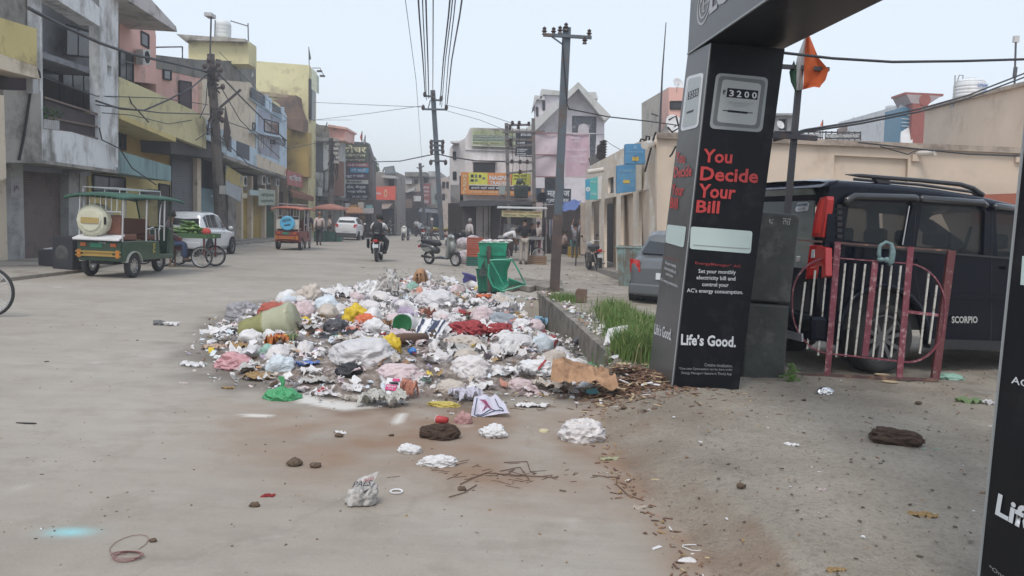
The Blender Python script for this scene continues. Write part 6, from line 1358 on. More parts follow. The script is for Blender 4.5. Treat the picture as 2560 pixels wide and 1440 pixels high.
# right side: trade shop, gabled house, bank row
def right_far():
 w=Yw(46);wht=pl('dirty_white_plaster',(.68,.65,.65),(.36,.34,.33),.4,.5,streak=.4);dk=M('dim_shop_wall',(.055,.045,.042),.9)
 T=thing('trade_shop','white two storey trade shop with a green rooftop sign and a long orange board','building',w.hit(1250,610),world=True)
 slab('upper_wall',w,[(1163,345),(1176,319),(1336,322),(1340,506),(1161,506)],[[(1183,405),(1238,406),(1238,440),(1183,440)]],0,.3,wht,T)
 block('body',w,[(1163,346),(1177,321),(1336,324),(1340,506),(1161,506)],-7,-.9,M('dim_grey_wall'),T)
 block('window',w,rc(1180,400,1242,442),-.5,-.3,WIN,T);block('sill',w,rc(1180,401,1241,405),-.1,.35,wht,T)
 block('cornice',w,[(1163,372),(1336,377),(1336,380),(1163,375)],0,.08,wht,T)
 block('side_wing',Yw(48),[(1124,372),(1140,352),(1150,352),(1164,345),(1164,520),(1124,520)],-6,0,wht,T)
 for a in((1133,380,1139,398),(1133,430,1140,448),(1150,440,1156,500)):opening(T,Yw(48),rc(*a),.02)
 block('wing_parapet',Yw(48),[(1126,352),(1146,354),(1146,358),(1126,356)],-.2,.6,wht,T);block('wing_balcony',Yw(48),rc(1126,462,1150,512),-.2,1.0,pl('grey_balcony',(.36,.35,.35)),T)
 block('awning_slab',w,[(1145,506),(1175,500),(1345,504),(1345,511),(1150,516)],-.5,2.0,M('dark_grey_canopy',(.07,.07,.075),.8),T)
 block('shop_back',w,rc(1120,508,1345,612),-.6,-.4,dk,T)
 for x0,x1 in((1190,1207),(1209,1220),(1222,1226)):block('pillar',w,rc(x0,506,x1,612),-.4,.3,pl('pinkish_pillar',(.42,.38,.37)),T)
 shutter(T,w,[(1228,512),(1330,514),(1330,612),(1228,612)],-.2,M('brown_grey_shutter',(.12,.10,.095),.7),5)
 shutter(T,w,[(1156,515),(1188,512),(1188,612),(1156,614)],-.2,M('brown_grey_shutter'),5)
 block('shop_front',Yw(47),rc(1124,524,1154,606),-.3,.0,M('cluttered_stock'),T);block('white_band',w,rc(1161,486,1340,503),-.3,.25,wht,T)
 S=thing('rooftop_sign','pale green Nagpal Traders sign with dark text strips on the parapet','sign',w.hit(1230,366),world=True)
 block('board',w,[(1179,320),(1290,324),(1290,369),(1179,365)],.05,.2,M('pale_green_board',(.45,.48,.38)),S);gt=M('green_yellow_print',(.33,.38,.16))
 textp('NAGPAL TRADERS',w,1184,326,1284,336,gt,S,.21,.03,dy=2)
 for y,s in((338,'हमारे यहाँ लोहे की चादर सीमेंट सरिया मिलता है'),(346,'आयरन तथा हर प्रकार की अलमारी उपलब्ध'),(354,'NAGPAL IRON STORE')):
  block('strip',w,[(1182,y),(1287,y+2),(1287,y+8),(1182,y+6)],.2,.21,M('dark_green_strip',(.12,.17,.12))if y<350 else M('olive_strip',(.38,.42,.22)),S);textp(s,w,1184,y+1,1284,y+5,WHT if y<350 else BLK,S,.22,.0,dy=2)
 textp('STD: 90963 46096, 93550 87321',w,1204,361,1270,364,M('dark_green_strip'),S,.22,.01,dy=1)
 B=thing('shop_hoarding','long orange and yellow Nagpal Traders hoarding with a black text band','sign',w.hit(1240,486,.7),world=True);f=.8
 og=M('orange_board',(.60,.24,.07),.6);yg=M('yellow_green_board',(.56,.55,.08),.6);blk=M('black_board')
 block('board',w,[(1152,430),(1327,434),(1327,490),(1152,486)],f-.15,f,og,B)
 for nm,a,m in(('yellow_panel',[(1172,431),(1219,432),(1219,462),(1172,461)],yg),('yellow_panel',[(1280,433),(1326,434),(1326,464),(1280,463)],yg),('black_band',[(1173,464),(1327,467),(1327,478),(1173,474)],blk),('pale_edge',[(1172,461),(1326,464),(1326,466),(1172,463)],WHT)):block(nm,w,a,f,f+.012,m,B)
 for i,ch in enumerate('NAGPAL'):textp(ch,w,1158,437+8*i,1166,443+8*i,M('cream_letters'),B,f+.015,.03)
 textp('NAGPAL',w,1224,439,1276,450,WHT,B,f+.015,.04,dy=1);textp('TRADERS',w,1224,453,1276,461,WHT,B,f+.015,.03,dy=1)
 textp('हमारे यहाँ लोहे की चादरें अलमारी',w,1178,466,1312,473,WHT,B,f+.02,.02,dy=2);textp('हमारे यहाँ घर कोठी का दरवाजा, खिड़की, ग्रिल',w,1176,477,1322,483,M('cream_letters'),B,f+.015,.01,dy=2)
 textp('90963 46096',w,1284,437,1316,442,BLK,B,f+.02,.02);textp('93550 87321',w,1284,445,1316,450,BLK,B,f+.02,.02)
 for i,(x,y,ww,hh)in enumerate(((1177,436,7,8),(1187,436,6,9),(1197,437,6,7),(1206,443,7,6),(1176,448,9,6),(1187,448,7,6))):block('printed_product',w,rc(x,y,x+ww,y+hh),f+.012,f+.02,(M('dark_green_strip')if i%2 else blk),B)
 H_=sign('black hoarding with fading white lines between the power poles',Yw(44),[(1289,326),(1334,328),(1333,393),(1288,390)],blk,[('STUDIO',1302,334,1328,340),('WEDDING',1293,347,1322,352),('ALBUMS',1293,355,1312,359),('CANVAS',1293,372,1318,376),('JEEVANSATHI',1293,377,1312,380),('PRE WEDDING',1292,383,1316,386),('near bus stand main road',1291,387,1330,390)],name='hoarding')
 wg_=Yw(58);ln=pl('lilac_white_plaster',(.64,.60,.64),(.42,.38,.38),.35,.4);T=thing('gabled_house','tall pale house with a pointed gable, dormers and a dark arched window','building',wg_.hit(1420,590),world=True)
 slab('gable_wall',wg_,[(1446,214),(1511,292),(1510,590),(1330,590),(1330,330)],[[(1430,289),(1492,291),(1488,420),(1473,420),(1473,334),(1430,333)]],0,.4,ln,T)
 block('body',wg_,[(1446,218),(1510,295),(1510,590),(1332,590),(1332,332)],-10,-.4,ln,T)
 rfm=pl('pale_roof',(.50,.50,.48),(.36,.36,.33),.4)
 for a in([(1446,205),(1528,290),(1511,301),(1446,221)],[(1446,205),(1446,221),(1330,335),(1306,330)]):block('roof',wg_,a,-10,1.2,rfm,T)
 for a in([(1352,225),(1405,229),(1400,258),(1363,290),(1358,290),(1358,240),(1350,256)],[(1336,241),(1359,243),(1358,285),(1340,300),(1338,300),(1338,262),(1331,268)],):
  block('dormer',wg_,a,-3.5,-.5,ln,T)
 block('dormer_roof',wg_,[(1354,222),(1408,228),(1410,238),(1358,236),(1349,256)],-3.5,-.2,rfm,T);block('dormer_roof',wg_,[(1337,238),(1362,241),(1362,250),(1342,248),(1331,270)],-3.5,-.2,rfm,T)
 block('dormer_roof',wg_,[(1470,230),(1490,230),(1495,247),(1484,246)],-5,-1.5,rfm,T)
 for a in((1357,250,1362,275),(1341,268,1345,290)):opening(T,wg_,rc(*a),-.48)
 gw=M('slate_window_tile',(.075,.08,.10),.3);cells=[[(1430,290),(1437,290),(1437,313),(1430,313)],[(1439,292),(1459,291),(1459,308),(1448,310),(1440,302)],[(1462,291),(1483,292),(1482,302),(1474,310),(1462,308)],[(1485,292),(1491,292),(1491,318),(1485,318)],[(1439,305),(1446,313),(1444,320),(1439,320)],[(1483,305),(1476,313),(1478,320),(1483,320)],[(1430,320),(1444,320),(1444,333),(1430,333)]]
 cells+=[[(1474,322+0),(1490,322),(1490,334),(1474,333)]]+[rc(1474,337+14.5*i,1481 if i%2 else 1488,349+14.5*i)for i in range(6)]+[rc(1482.5,351.5+29*i,1488,363.5+29*i)for i in range(3)]
 for c in cells:block('pane',wg_,c,-.38,-.25,gw,T)
 pts=[(1445,336),(1445,322)]+[(1458.5-13.5*math.cos(t),322-13*math.sin(t))for t in[math.pi*i/8 for i in range(9)]]+[(1472,336)];block('arch_panel',wg_,pts,-.38,.05,ln,T)
 block('gable_band',wg_,[(1340,330),(1510,333),(1510,335),(1340,332)],0,.1,ln,T)
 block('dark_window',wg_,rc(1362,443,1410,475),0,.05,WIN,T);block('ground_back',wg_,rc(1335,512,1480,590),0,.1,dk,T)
 for x0,x1,c in((1339,1357,(.40,.33,.33)),(1362,1366,(.3,.28,.26)),(1452,1468,(.45,.38,.32))):block('pillar',Yw(42),rc(x0,506,x1,636),-.3,.1,M('shop_pillar_%d'%x0,c,.9,var=.2,vs=2),T)
 wb=Yw(45);pk=M('faded_pink_banner',(.52,.36,.42),.7,var=.06,dirt=(.60,.50,.54),da=.4,ds=1.2);pk2=M('faded_white_banner',(.55,.46,.49),.7,var=.05,dirt=(.45,.34,.38),da=.4,ds=1)
 B=thing('banner_frame','large faded pink banner with washed out lettering right of the near pole','banner',wb.hit(1443,442),world=True)
 MB().grid(lambda u,v:wb.hit(1413+60*u,334+108*v+1*u,.04*math.sin(u*7+v*3)),10,12).build('banner_sheet',pk,B,smooth=True)
 for a,b in(((1413,334),(1473,335)),((1473,335),(1473,443)),((1473,443),(1412,442))):MB().bar(wb.hit(*a,.06),wb.hit(*b,.06),.06).build('frame_bar',M('pale_frame',(.5,.42,.42)),B)
 pw=M('washed_white_print',(.62,.55,.60),.7,var=.0)
 for s,x0,y0,x1,y1 in(('JA',1432,334,1442,338),('सिटी हॉस्पिटल',1428,341,1452,350),('Dr. SINGH',1428,351,1450,356),('लेडी डॉक्टर की सुविधा',1416,371,1468,378),('opening shortly',1426,388,1462,393),('0021',1448,402,1468,408)):textp(s,wb,x0,y0,x1,y1,pw,B,.10,.02)
 B=thing('banner_frame','large blank pinkish banner of two sheets left of the near pole','banner',wb.hit(1366,442),world=True)
 for y0,y1 in((334,386),(388,442)):MB().grid(lambda u,v:wb.hit(1335+63*u,y0+(y1-y0)*v,.06*math.sin(u*5+v*4+y0)),10,7).build('banner_sheet',pk2,B,smooth=True)
 for a,b in(((1335,333),(1398,333)),((1335,387),(1398,387)),((1335,442),(1398,442)),((1335,333),(1335,442))):MB().bar(wb.hit(*a,.08),wb.hit(*b,.08),.06).build('frame_bar',M('dull_red_frame',(.25,.12,.12)),B)
 wm=Yw(44.5);B=sign('dark Maharaj Cloth House sign with a suited man printed at its left',wm,[(1338,470),(1428,472),(1427,512),(1338,510)],M('navy_black_board',(.03,.045,.065)),[('महाराज',1368,477,1424,494),('क्लाथ हाउस',1364,497,1422,508)])
 pr=M('pale_print_figure',(.5,.5,.5));
 for nm,px,m in(('printed_suit',[(1343,490),(1352,481),(1362,481),(1368,492),(1364,508),(1346,508)],BLK),('printed_shirt',[(1354,482),(1359,482),(1358,494),(1355,494)],pr),('printed_head',[(1353,474),(1357,471),(1361,474),(1361,480),(1357,483),(1353,480)],M('printed_skin',(.35,.24,.18)))):block(nm,wm,px,.0,.03,m,B)
 wt=Yw(36);ir=M('weathered_pole_steel',(.14,.13,.125),.6,metal=.2,dirt=(.22,.12,.08),da=.3,ds=3);T=thing('power_pole_frame','two pole steel frame with cross bars carrying wires and insulators','power pole',wt.hit(1300,630),world=True)
 for a,b in(((1275,640),(1266,308)),((1337,640),(1333,296))):MB().bar(wt.hit(*a),wt.hit(*b),.16).build('pole',ir,T)
 for a,b in(((1262,313),(1322,312)),((1256,331),(1362,328)),((1266,348),(1330,350)),((1266,366),(1330,362)),((1262,404),(1332,406)),((1266,434),(1332,427)),((1260,501),(1342,502))):MB().bar(wt.hit(*a,.1),wt.hit(*b,.1),.09).build('cross_bar',ir,T)
 ins=M('brown_insulator',(.06,.04,.035),.3)
 for x,y in((1281,308),(1298,308),(1275,320),(1296,318),(1276,352),(1276,360),(1280,404),(1300,405),(1318,405),(1300,430),(1322,310)):
  c=wt.hit(x,y,.12);MB().lathe([(0,-.1),(.09,-.08),(.05,-.03),(.10,0),(.05,.04),(.08,.08),(0,.12)],c,10).build('insulator',ins,T)
 for x in(1282,1299,1317):MB().tube([wt.hit(x,318,.13),wt.hit(x-2,370,.15),wt.hit(x+1,405,.13),wt.hit(x-1,432,.13),wt.hit(x-3,462,.13)],.012,5).build('jumper_wire',DARK(),T)
 T=thing('transformer','dark green finned power transformer mounted on the two pole frame','transformer',wt.hit(1302,498),world=True);gm=M('transformer_green',(.045,.06,.055),.5,dirt=(.02,.02,.02),da=.3)
 block('tank',wt,[(1284,462),(1322,462),(1320,494),(1286,494)],-.5,.3,gm,T,bevel=.03);block('conservator',wt,rc(1292,447,1308,458),-.4,.2,gm,T,bevel=.06)
 for i in range(9):block('cooling_fin',wt,rc(1286+4*i,466,1287.5+4*i,492),.3,.42,gm,T)
 for x in(1292,1300,1310):MB().cyl(wt.hit(x,463,0),wt.hit(x,454,0),.05,.03).build('bushing',ins,T)
 T=thing('switch_box','grey steel switch box on a bracket left of the transformer','switch box',wt.hit(1255,486),world=True);block('box',wt,rc(1247,463,1264,487),-.2,.2,M('grey_green_steel',(.25,.27,.26)),T,bevel=.02);MB().tube([wt.hit(1256,487),wt.hit(1248,500)],.02).build('stay',ir,T);MB().tube([wt.hit(1256,487),wt.hit(1264,500)],.02).build('stay',ir,T)
 global WRR
 WRR=Wl((3.62,19.6),(3.05,31));wr=WRR
 T=thing('bank_row','single storey cream row with peeling columns and blue bank signs','building',wr.hit(1560,690),world=True);pe=pl('peeling_cream_plaster',(.62,.53,.43),(.72,.70,.66),.45,2.2)
 top=[(1642,338),(1600,352),(1560,372),(1473,418)]
 hol=[[(1597,480),(1624,472),(1622,740),(1596,740)],[(1552,489),(1583,481),(1582,720),(1551,716)],[(1511,497),(1541,491),(1540,700),(1510,690)],[(1479,505),(1498,501),(1498,676),(1478,670)]]
 slab('facade',wr,[(1643,335),(1643,760),(1462,660),(1466,420),(1560,370)],hol+[[(1520,446),(1534,441),(1534,482),(1520,484)]],0,.10,pe,T)
 opening(T,wr,[(1520,446),(1534,441),(1534,482),(1520,484)],-.1,bars=2,frame=M('dark_blue_frame',(.03,.05,.09)))
 mb=MB();mb.prism([wr.hit(x,y,-1.7)for x,y in((1650,350),(1650,760),(1462,670),(1466,430))],wr.n*-.1).build('back_wall',M('cream_wall_shade_tone',(.20,.155,.12),.9,dirt=(.12,.09,.07),da=.4),T)  # cream darkened so the arcade's inner shade sits in the colour
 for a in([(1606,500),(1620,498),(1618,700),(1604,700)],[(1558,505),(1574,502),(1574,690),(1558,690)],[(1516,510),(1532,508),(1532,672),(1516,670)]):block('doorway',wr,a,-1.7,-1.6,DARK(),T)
 block('roof',wr,[(1643,338),(1643,352),(1466,430),(1466,424)],-1.9,-.02,pe,T);block("plinth",wr,[(1640,706),(1640,745),(1462,672),(1464,662)],-1.2,.35,M('grey_step_stone',(.22,.20,.18),.9),T)
 MB().cyl(wr.hit(1509,424,.5),wr.hit(1470,430,1.0),.08).build('drain_pipe',M('pale_pvc_pipe'),T);MB().cyl(wr.hit(1612,363,.8),wr.hit(1636,358,.1),.09).build('drain_pipe',M('pale_pvc_pipe'),T)
 bb=M('bank_blue_board',(.085,.26,.46),.5,dirt=(.16,.32,.45),da=.3,ds=2);side=M('pale_board_side',(.45,.43,.38))
 for lab,px,sx,yl,ln_ in(('upper blue bank sign with a small yellow patch on the cream corner',[(1564,360),(1613,358),(1613,409),(1564,409)],0,(1581,392,1597,402),(('ॐ',1583,363,1592,373),('PUNJAB NATIONAL BANK',1568,378,1608,382))),('lower blue bank sign with a yellow patch above the column',[(1543,414),(1589,408),(1589,478),(1543,483)],1603,(1558,450,1574,458),(('STATE BANK ATM',1548,424,1582,430),))):
  wq=Yw(wr.hit(1590,600).y-.7)if sx else Yw(wr.hit(1610,600).y-.9);B=thing('bank_sign',lab,'sign',wq.hit(*px[3]),world=True);block('board',wq,px,-.3,0,bb,B)
  block('yellow_patch',wq,rc(*yl),0,.01,M('yellow_patch',(.60,.42,.08)),B)
  if sx:block('board_side',wq,[(1589,409),(1604,404),(1604,474),(1589,478)],-.6,-.02,side,B)
  for s,x0,y0,x1,y1 in ln_:textp(s,wq,x0,y0,x1,y1,M('pale_blue_print',(.30,.48,.60)),B,.012,.01)
 wq=Yw(wr.hit(1490,600).y-.7);B=thing('bank_sign','teal and blue bank sign with a round keyhole emblem','sign',wq.hit(1480,500),world=True)
 block('board',wq,[(1464,449),(1494,442),(1494,499),(1465,499)],-.2,0,M('teal_board',(.10,.42,.42)),B);block('blue_half',wq,[(1464,449),(1474,447),(1475,499),(1465,499)],0,.01,M('bank_cyan',(.06,.30,.48)),B);block('board_side',wq,[(1494,442),(1509,441),(1508,496),(1494,499)],-.5,-.02,M('white_plaster'),B)
 c=wq.hit(1470,473,.02);r=9*mpx(c.y);spun([(0,0),(r*.62,0),(r*.62,-.01),(0,-.01)],c,V((0,-1,0)),20).build('emblem_ring',WHT,B);c2_=c+V((0,-.006,0));spun([(0,0),(r*.2,0),(0,-.005)],c2_,V((0,-1,0)),12).build('emblem_core',M('bank_cyan'),B)
 textp('भारतीय स्टेट बैंक',wq,1476,452,1491,458,WHT,B,.012,.01);textp('STATE BANK',wq,1476,482,1491,487,WHT,B,.012,.01)
 w5=Yw(34);T=thing('grey_pink_house','blank grey beige wall with a pink corner rising behind the bank row','building',w5.hit(1640,340),world=True)
 block('side_wall',Wl((P(1604,300,42).x,42),(P(1672,300,34).x,34)),[(1604,258),(1672,218),(1672,420),(1604,420)],-.6,0,pl('grey_beige_plaster',(.44,.40,.35)),T);block('front_wall',w5,[(1672,218),(1760,222),(1760,420),(1672,420)],-2,0,PK,T);opening(T,w5,rc(1676,254,1720,272),.02)
 dish(1694,209,28,33,'white satellite dish on the pink corner roof');dish(1684,312,50,30,'big grey satellite dish seen edge on beside the tall tower')
 M_=thing('mast','tall thin radio mast with a bracket above the cream corner','mast',P(1648,350,20.5),world=True)
 MB().tube([P(1648,352,20.5),P(1656,180,20.5),P(1665,56,20.5)],[.035,.022,.012]).build('pole',METAL(),M_);MB().tube([P(1646,290,20.5),P(1628,284,20.5)],.02).build('bracket',METAL(),M_);block('base',Yw(20.4),rc(1640,338,1662,352),-.2,.1,GC,M_)
 C_=thing('cable_bundle','black looping cables and insulators on the cream corner roof','cables',P(1625,350,20.3),world=True)
 for pts in(((1600,355),(1602,348),(1610,349),(1612,360)),((1614,356),(1616,340),(1624,342),(1622,358)),((1640,330),(1634,345),(1620,400),(1612,430)),((1672,300),(1690,290),(1698,320),(1680,330),(1670,318)),((1690,365),(1680,385),(1674,392)),((1500,380),(1506,360),(1510,350))):
  MB().tube([P(x,y,19.3)for x,y in pts],.025,6).build('cable',DARK(),C_)
 I_=thing('insulator_rack','dark stacked insulators on a steel rack right of the gabled house','insulators',P(1500,420,40),world=True)
 for x,y0,y1 in((1497,365,395),(1503,352,400),(1509,350,404)):
  a,b=P(x,y1,40),P(x,y0,40);pr_=[];n=8
  for i in range(n):z=(b.z-a.z)*i/n;pr_+=[(.06,z),(.16,z+.08),(.06,z+.14)]
  MB().lathe(pr_,a,10).build('insulator_stack',ins,I_)
 MB().prism([P(1472,395,40),P(1500,380,40),P(1512,404,40),P(1480,425,40)],V((0,.3,0))).build('rack',ir,I_)
right_far()
# poles and wires
def poles():
 ir=M('blue_grey_steel',(.10,.12,.14),.5,metal=.3,dirt=(.12,.08,.06),da=.35,ds=3);ins=M('brown_insulator')
 b=GG(1386,731);Y=b.y;t=P(1417,70,Y);T=thing('utility_pole','dark square steel pole with a cross arm rising between the drain and the gabled house','pole',b,world=True)
 mid=b+(t-b)*.30
 MB().bar(b-V((0,0,.1)),mid,.20,.17).build('lower_post',M('rusty_pole_base',(.075,.055,.05),.7,dirt=(.13,.09,.07),da=.4,ds=4),T);MB().bar(mid,t,.165,.15).build('upper_post',ir,T)
 MB().bar(P(1358,87,Y-.1),P(1479,94,Y-.1),.07,.06).build('cross_arm',ir,T);MB().bar(P(1408,112,Y-.1),P(1380,92,Y-.1),.03).build('brace',ir,T)
 for x,y in((1361,78),(1384,79),(1400,76),(1473,84),(1462,101),(1415,68)):MB().lathe([(0,-.08),(.05,-.07),(.03,-.02),(.06,0),(.03,.03),(.045,.06),(0,.1)],P(x,y,Y-.1),10).build('insulator',ins,T)
 MB().tube([P(1406,100,Y-.12),P(1410,160,Y-.14),P(1418,262,Y-.12),P(1424,275,Y-.12),P(1428,272,Y-.2)],.012).build('cable',DARK(),T)
 Y=45;T=thing('utility_pole','tall leaning steel pole with many short cross arms over the street end','pole',P(1103,592,Y),world=True)
 MB().bar(P(1105,600,Y),P(1082,226,Y),.26,.24).build('post',ir,T)
 for x0,x1,y in((1058,1116,273),(1062,1084,240),(1085,1103,250),(1078,1107,352),(1078,1106,363),(1079,1107,375),(1077,1114,402)):
  MB().bar(P(x0,y,Y-.2),P(x1,y+1,Y-.2),.1).build('cross_arm',ir,T)
  for x in(x0,x1):MB().sph(P(x,y+(4 if y>300 else-4),Y-.2),.13,8,6,(.8,.8,1.3)).build('insulator',ins,T)
 for a,b_ in(((1070,273),(1076,250)),((1085,273),(1084,252))):MB().bar(P(*a,Y-.2),P(*b_,Y-.2),.05).build('brace',ir,T)
 Y=72;T=thing('utility_pole','short dark pole with small curved arms behind the leaning pole','pole',P(1062,575,Y),world=True)
 MB().bar(P(1063,575,Y),P(1050,408,Y),.26).build('post',METAL(),T)
 for x0,y0,x1,y1 in((1042,418,1052,424),(1050,422,1060,414)):MB().bar(P(x0,y0,Y),P(x1,y1,Y),.1).build('cross_arm',METAL(),T)
 Y=33;cp=M('dark_concrete_pole',(.12,.105,.095),.9,dirt=(.05,.045,.04),da=.5,ds=2);T=thing('utility_pole','thick dark concrete pole tangled in cables in front of the cream house','pole',P(556,622,Y),world=True)
 b,t=P(556,622,Y),P(527,136,Y);MB().tube([b,b+(t-b)*.5,t],[.27,.22,.16],8).build('post',cp,T)
 MB().tube([P(525,150,Y-.2),P(528,40,Y-.2)],.035).build('lamp_rod',METAL(),T);MB().box(P(525,39,Y-.2),(.3,.5,.14)).build('lamp_head',M('pale_lamp_box',(.5,.5,.5)),T)
 for a,b_ in(((536,222),(558,218)),((549,270),(602,224)),((540,150),(552,152)),((512,180),(548,178)),((520,188),(552,190)),((529,273),(560,273)),((528,200),(548,202)),((528,212),(546,212))):MB().bar(P(*a,Y-.3),P(*b_,Y-.3),.08,.08).build('bracket',METAL(),T)
 for x,y in((557,217),(512,165),(522,150),(546,160),(552,175),(540,195),(553,280),(556,300),(548,292),(538,168)):MB().sph(P(x,y,Y-.35),.10,8,6,(1,1,1.3)).build('insulator',ins,T)
 for k in range(9):
  x,y=rnd.uniform(520,552),rnd.uniform(165,300);MB().tube([P(x,y,Y-.4),P(x+rnd.uniform(-8,8),y+rnd.uniform(10,25),Y-.45),P(x+rnd.uniform(-10,14),y+rnd.uniform(25,50),Y-.35)],.03).build('cable_loop',DARK(),T)
 MB().prism([P(562,265,Y-.5),P(575,330,Y-.5),P(568,375,Y-.5),P(558,340,Y-.5)],V((0,.1,0))).build('hanging_cloth',M('dark_rag',(.06,.05,.05),.9),T)
 MB().box(P(556,475,Y-.3),(.22,.1,.35)).build('notice_board',M('pale_notice',(.4,.4,.38)),T)
 Y=56;T=thing('utility_pole','dark pole wrapped in cables in front of the stacked Hindi signs','pole',P(829,590,Y),world=True);MB().tube([P(828,592,Y),P(828,346,Y)],[.24,.18],8).build('post',cp,T)
 for k in range(16):
  x,y=rnd.uniform(822,838),rnd.uniform(345,400);MB().tube([P(x,y,Y-.3),P(x+rnd.uniform(-6,14),y+rnd.uniform(10,30),Y-.4),P(x+rnd.uniform(-14,8),y+rnd.uniform(40,110),Y-.3)],.035).build('cable_loop',DARK(),T)
 for i in range(6):MB().box(P(840+rnd.uniform(0,10),350+11*i,Y-.4),(.35,.2,.2)).build('meter_box',GC,T)
 MB().bar(P(816,360,Y-.3),P(846,358,Y-.3),.08).build('bracket',METAL(),T);MB().bar(P(820,376,Y-.3),P(846,378,Y-.3),.08).build('bracket',METAL(),T)
 wm=M('black_cable',(.03,.03,.033),.6)
 def wire(pts,Y0,Y1,r,lab,grp=None,sag=0.):
  n=len(pts);out=[]
  for i in range(n-1):
   for k in range(5):
    t=k/5;x=pts[i][0]*(1-t)+pts[i+1][0]*t;y=pts[i][1]*(1-t)+pts[i+1][1]*t;u=(i+t)/(n-1)
    Yy=1/((1-u)/Y0+u/Y1);out.append(P(x,y+sag*4*u*(1-u),Yy))
  out.append(P(*pts[-1],Y1));T=MB().tube(out,r,5).build('overhead_wire',wm);tag(T,lab,'wire',grp)
 g='overhead wires'
 for i,(x0,x1,y1)in enumerate(((1042,1063,238),(1054,1066,250),(1063,1072,246),(1083,1082,232),(1130,1100,262),(1137,1104,268),(1144,1112,272),(1163,1116,276))):
  wire([(x0,-60),(x0+(x1-x0)*.3,40),(x0+(x1-x0)*.72,150),(x1,y1)],21,45,.028 if i in(0,2,4,7)else.02,('overhead wire running from the top edge to the leaning pole, %s from the left'%('first','second','third','fourth','fifth','sixth','seventh','eighth')[i]),g)
 wire([(1008,-40),(1040,200),(1055,400)],25,72,.012,'faint thin wire dropping from the top edge to the short far pole',g)
 L='cable strung along the left house fronts, '
 for pts,y0,y1,r,s in(([(70,20),(150,62),(250,108),(330,136),(440,160),(520,180)],17,33,.045,'thickest and highest'),([(240,252),(300,272),(360,276),(420,250),(480,218),(520,185)],22,33,.03,'sagging deep across the yellow parapet'),([(545,182),(600,240),(660,300),(717,352)],33,48,.035,'descending over the blue house'),([(100,190),(240,240),(400,245),(520,262)],20,33,.015,'thin line over the yellow parapet'),([(240,262),(400,282),(540,286)],22,33,.02,'nearly level below the balcony window'),([(255,282),(330,288),(420,310),(505,296)],22,33,.014,'thin low one below the level line'),([(300,195),(330,260),(372,306)],25,26,.02,'short steep one on the yellow parapet'),([(248,320),(255,350),(300,372),(330,420),(390,462)],22,27,.02,'hanging slack over the teal band'),([(555,222),(600,300),(640,340),(700,395)],33,46,.02,'thin diagonal under the thick one'),([(550,340),(620,410),(715,450)],33,48,.022,'low diagonal over the pale blue balcony'),([(555,300),(640,330),(720,372),(828,350)],33,56,.02,'running on to the wrapped pole'),([(520,185),(515,260),(500,295)],33,30,.02,'steep drop left of the concrete pole'),([(540,300),(520,330),(490,350)],33,28,.02,'short slack drop to the dark canopy'),([(548,130),(720,300),(880,300)],33,60,.012,'faint one passing the yellow building')):
  wire(pts,y0,y1,r,L+s,'cables along the left fronts')
 for pts,y0,y1,r,lab in(([(785,256),(920,262),(1060,268)],57,45,.015,'faint wire from the yellow building to the leaning pole, upper one'),([(788,300),(920,284),(1060,264)],57,45,.015,'faint wire from the yellow building to the leaning pole, lower one'),([(922,405),(1000,403),(1088,385)],65,45,.035,'dark wire from the olive hoarding to the leaning pole'),([(1095,385),(1124,392),(1190,402),(1270,404)],45,36,.035,'dark wire from the leaning pole to the two pole frame'),([(1112,262),(1200,282),(1300,314)],45,36,.012,'faint wire from the leaning pole to the top of the two pole frame'),([(1114,276),(1200,300),(1275,330)],45,36,.012,'second faint wire down to the two pole frame'),([(1420,272),(1520,292),(1620,303),(1700,314)],17,20,.015,'wire from the near steel pole to the cream corner'),([(1955,132),(2080,146),(2230,155),(2400,153),(2640,146)],7.3,9,.014,'thick twisted cable running from the tower top to the right edge'),([(1935,348),(2010,325),(2150,303),(2300,272),(2420,238),(2600,168)],8,12,.012,'upper of two close cables rising to the right edge'),([(1935,352),(2010,330),(2150,309),(2300,279),(2420,246),(2600,178)],8,12,.012,'lower of two close cables rising to the right edge'),([(2146,356),(2290,372),(2420,385),(2600,392)],19,19,.02,'thin cable crossing the beige wall below the pipes'),([(2200,366),(2270,386),(2286,378)],19,19,.015,'short slack cable end near the protruding pipe'),([(1510,350),(1560,380),(1590,390)],40,20,.012,'thin wire between the insulator rack and the blue signs')):
  wire(pts,y0,y1,r,lab,g)
poles()
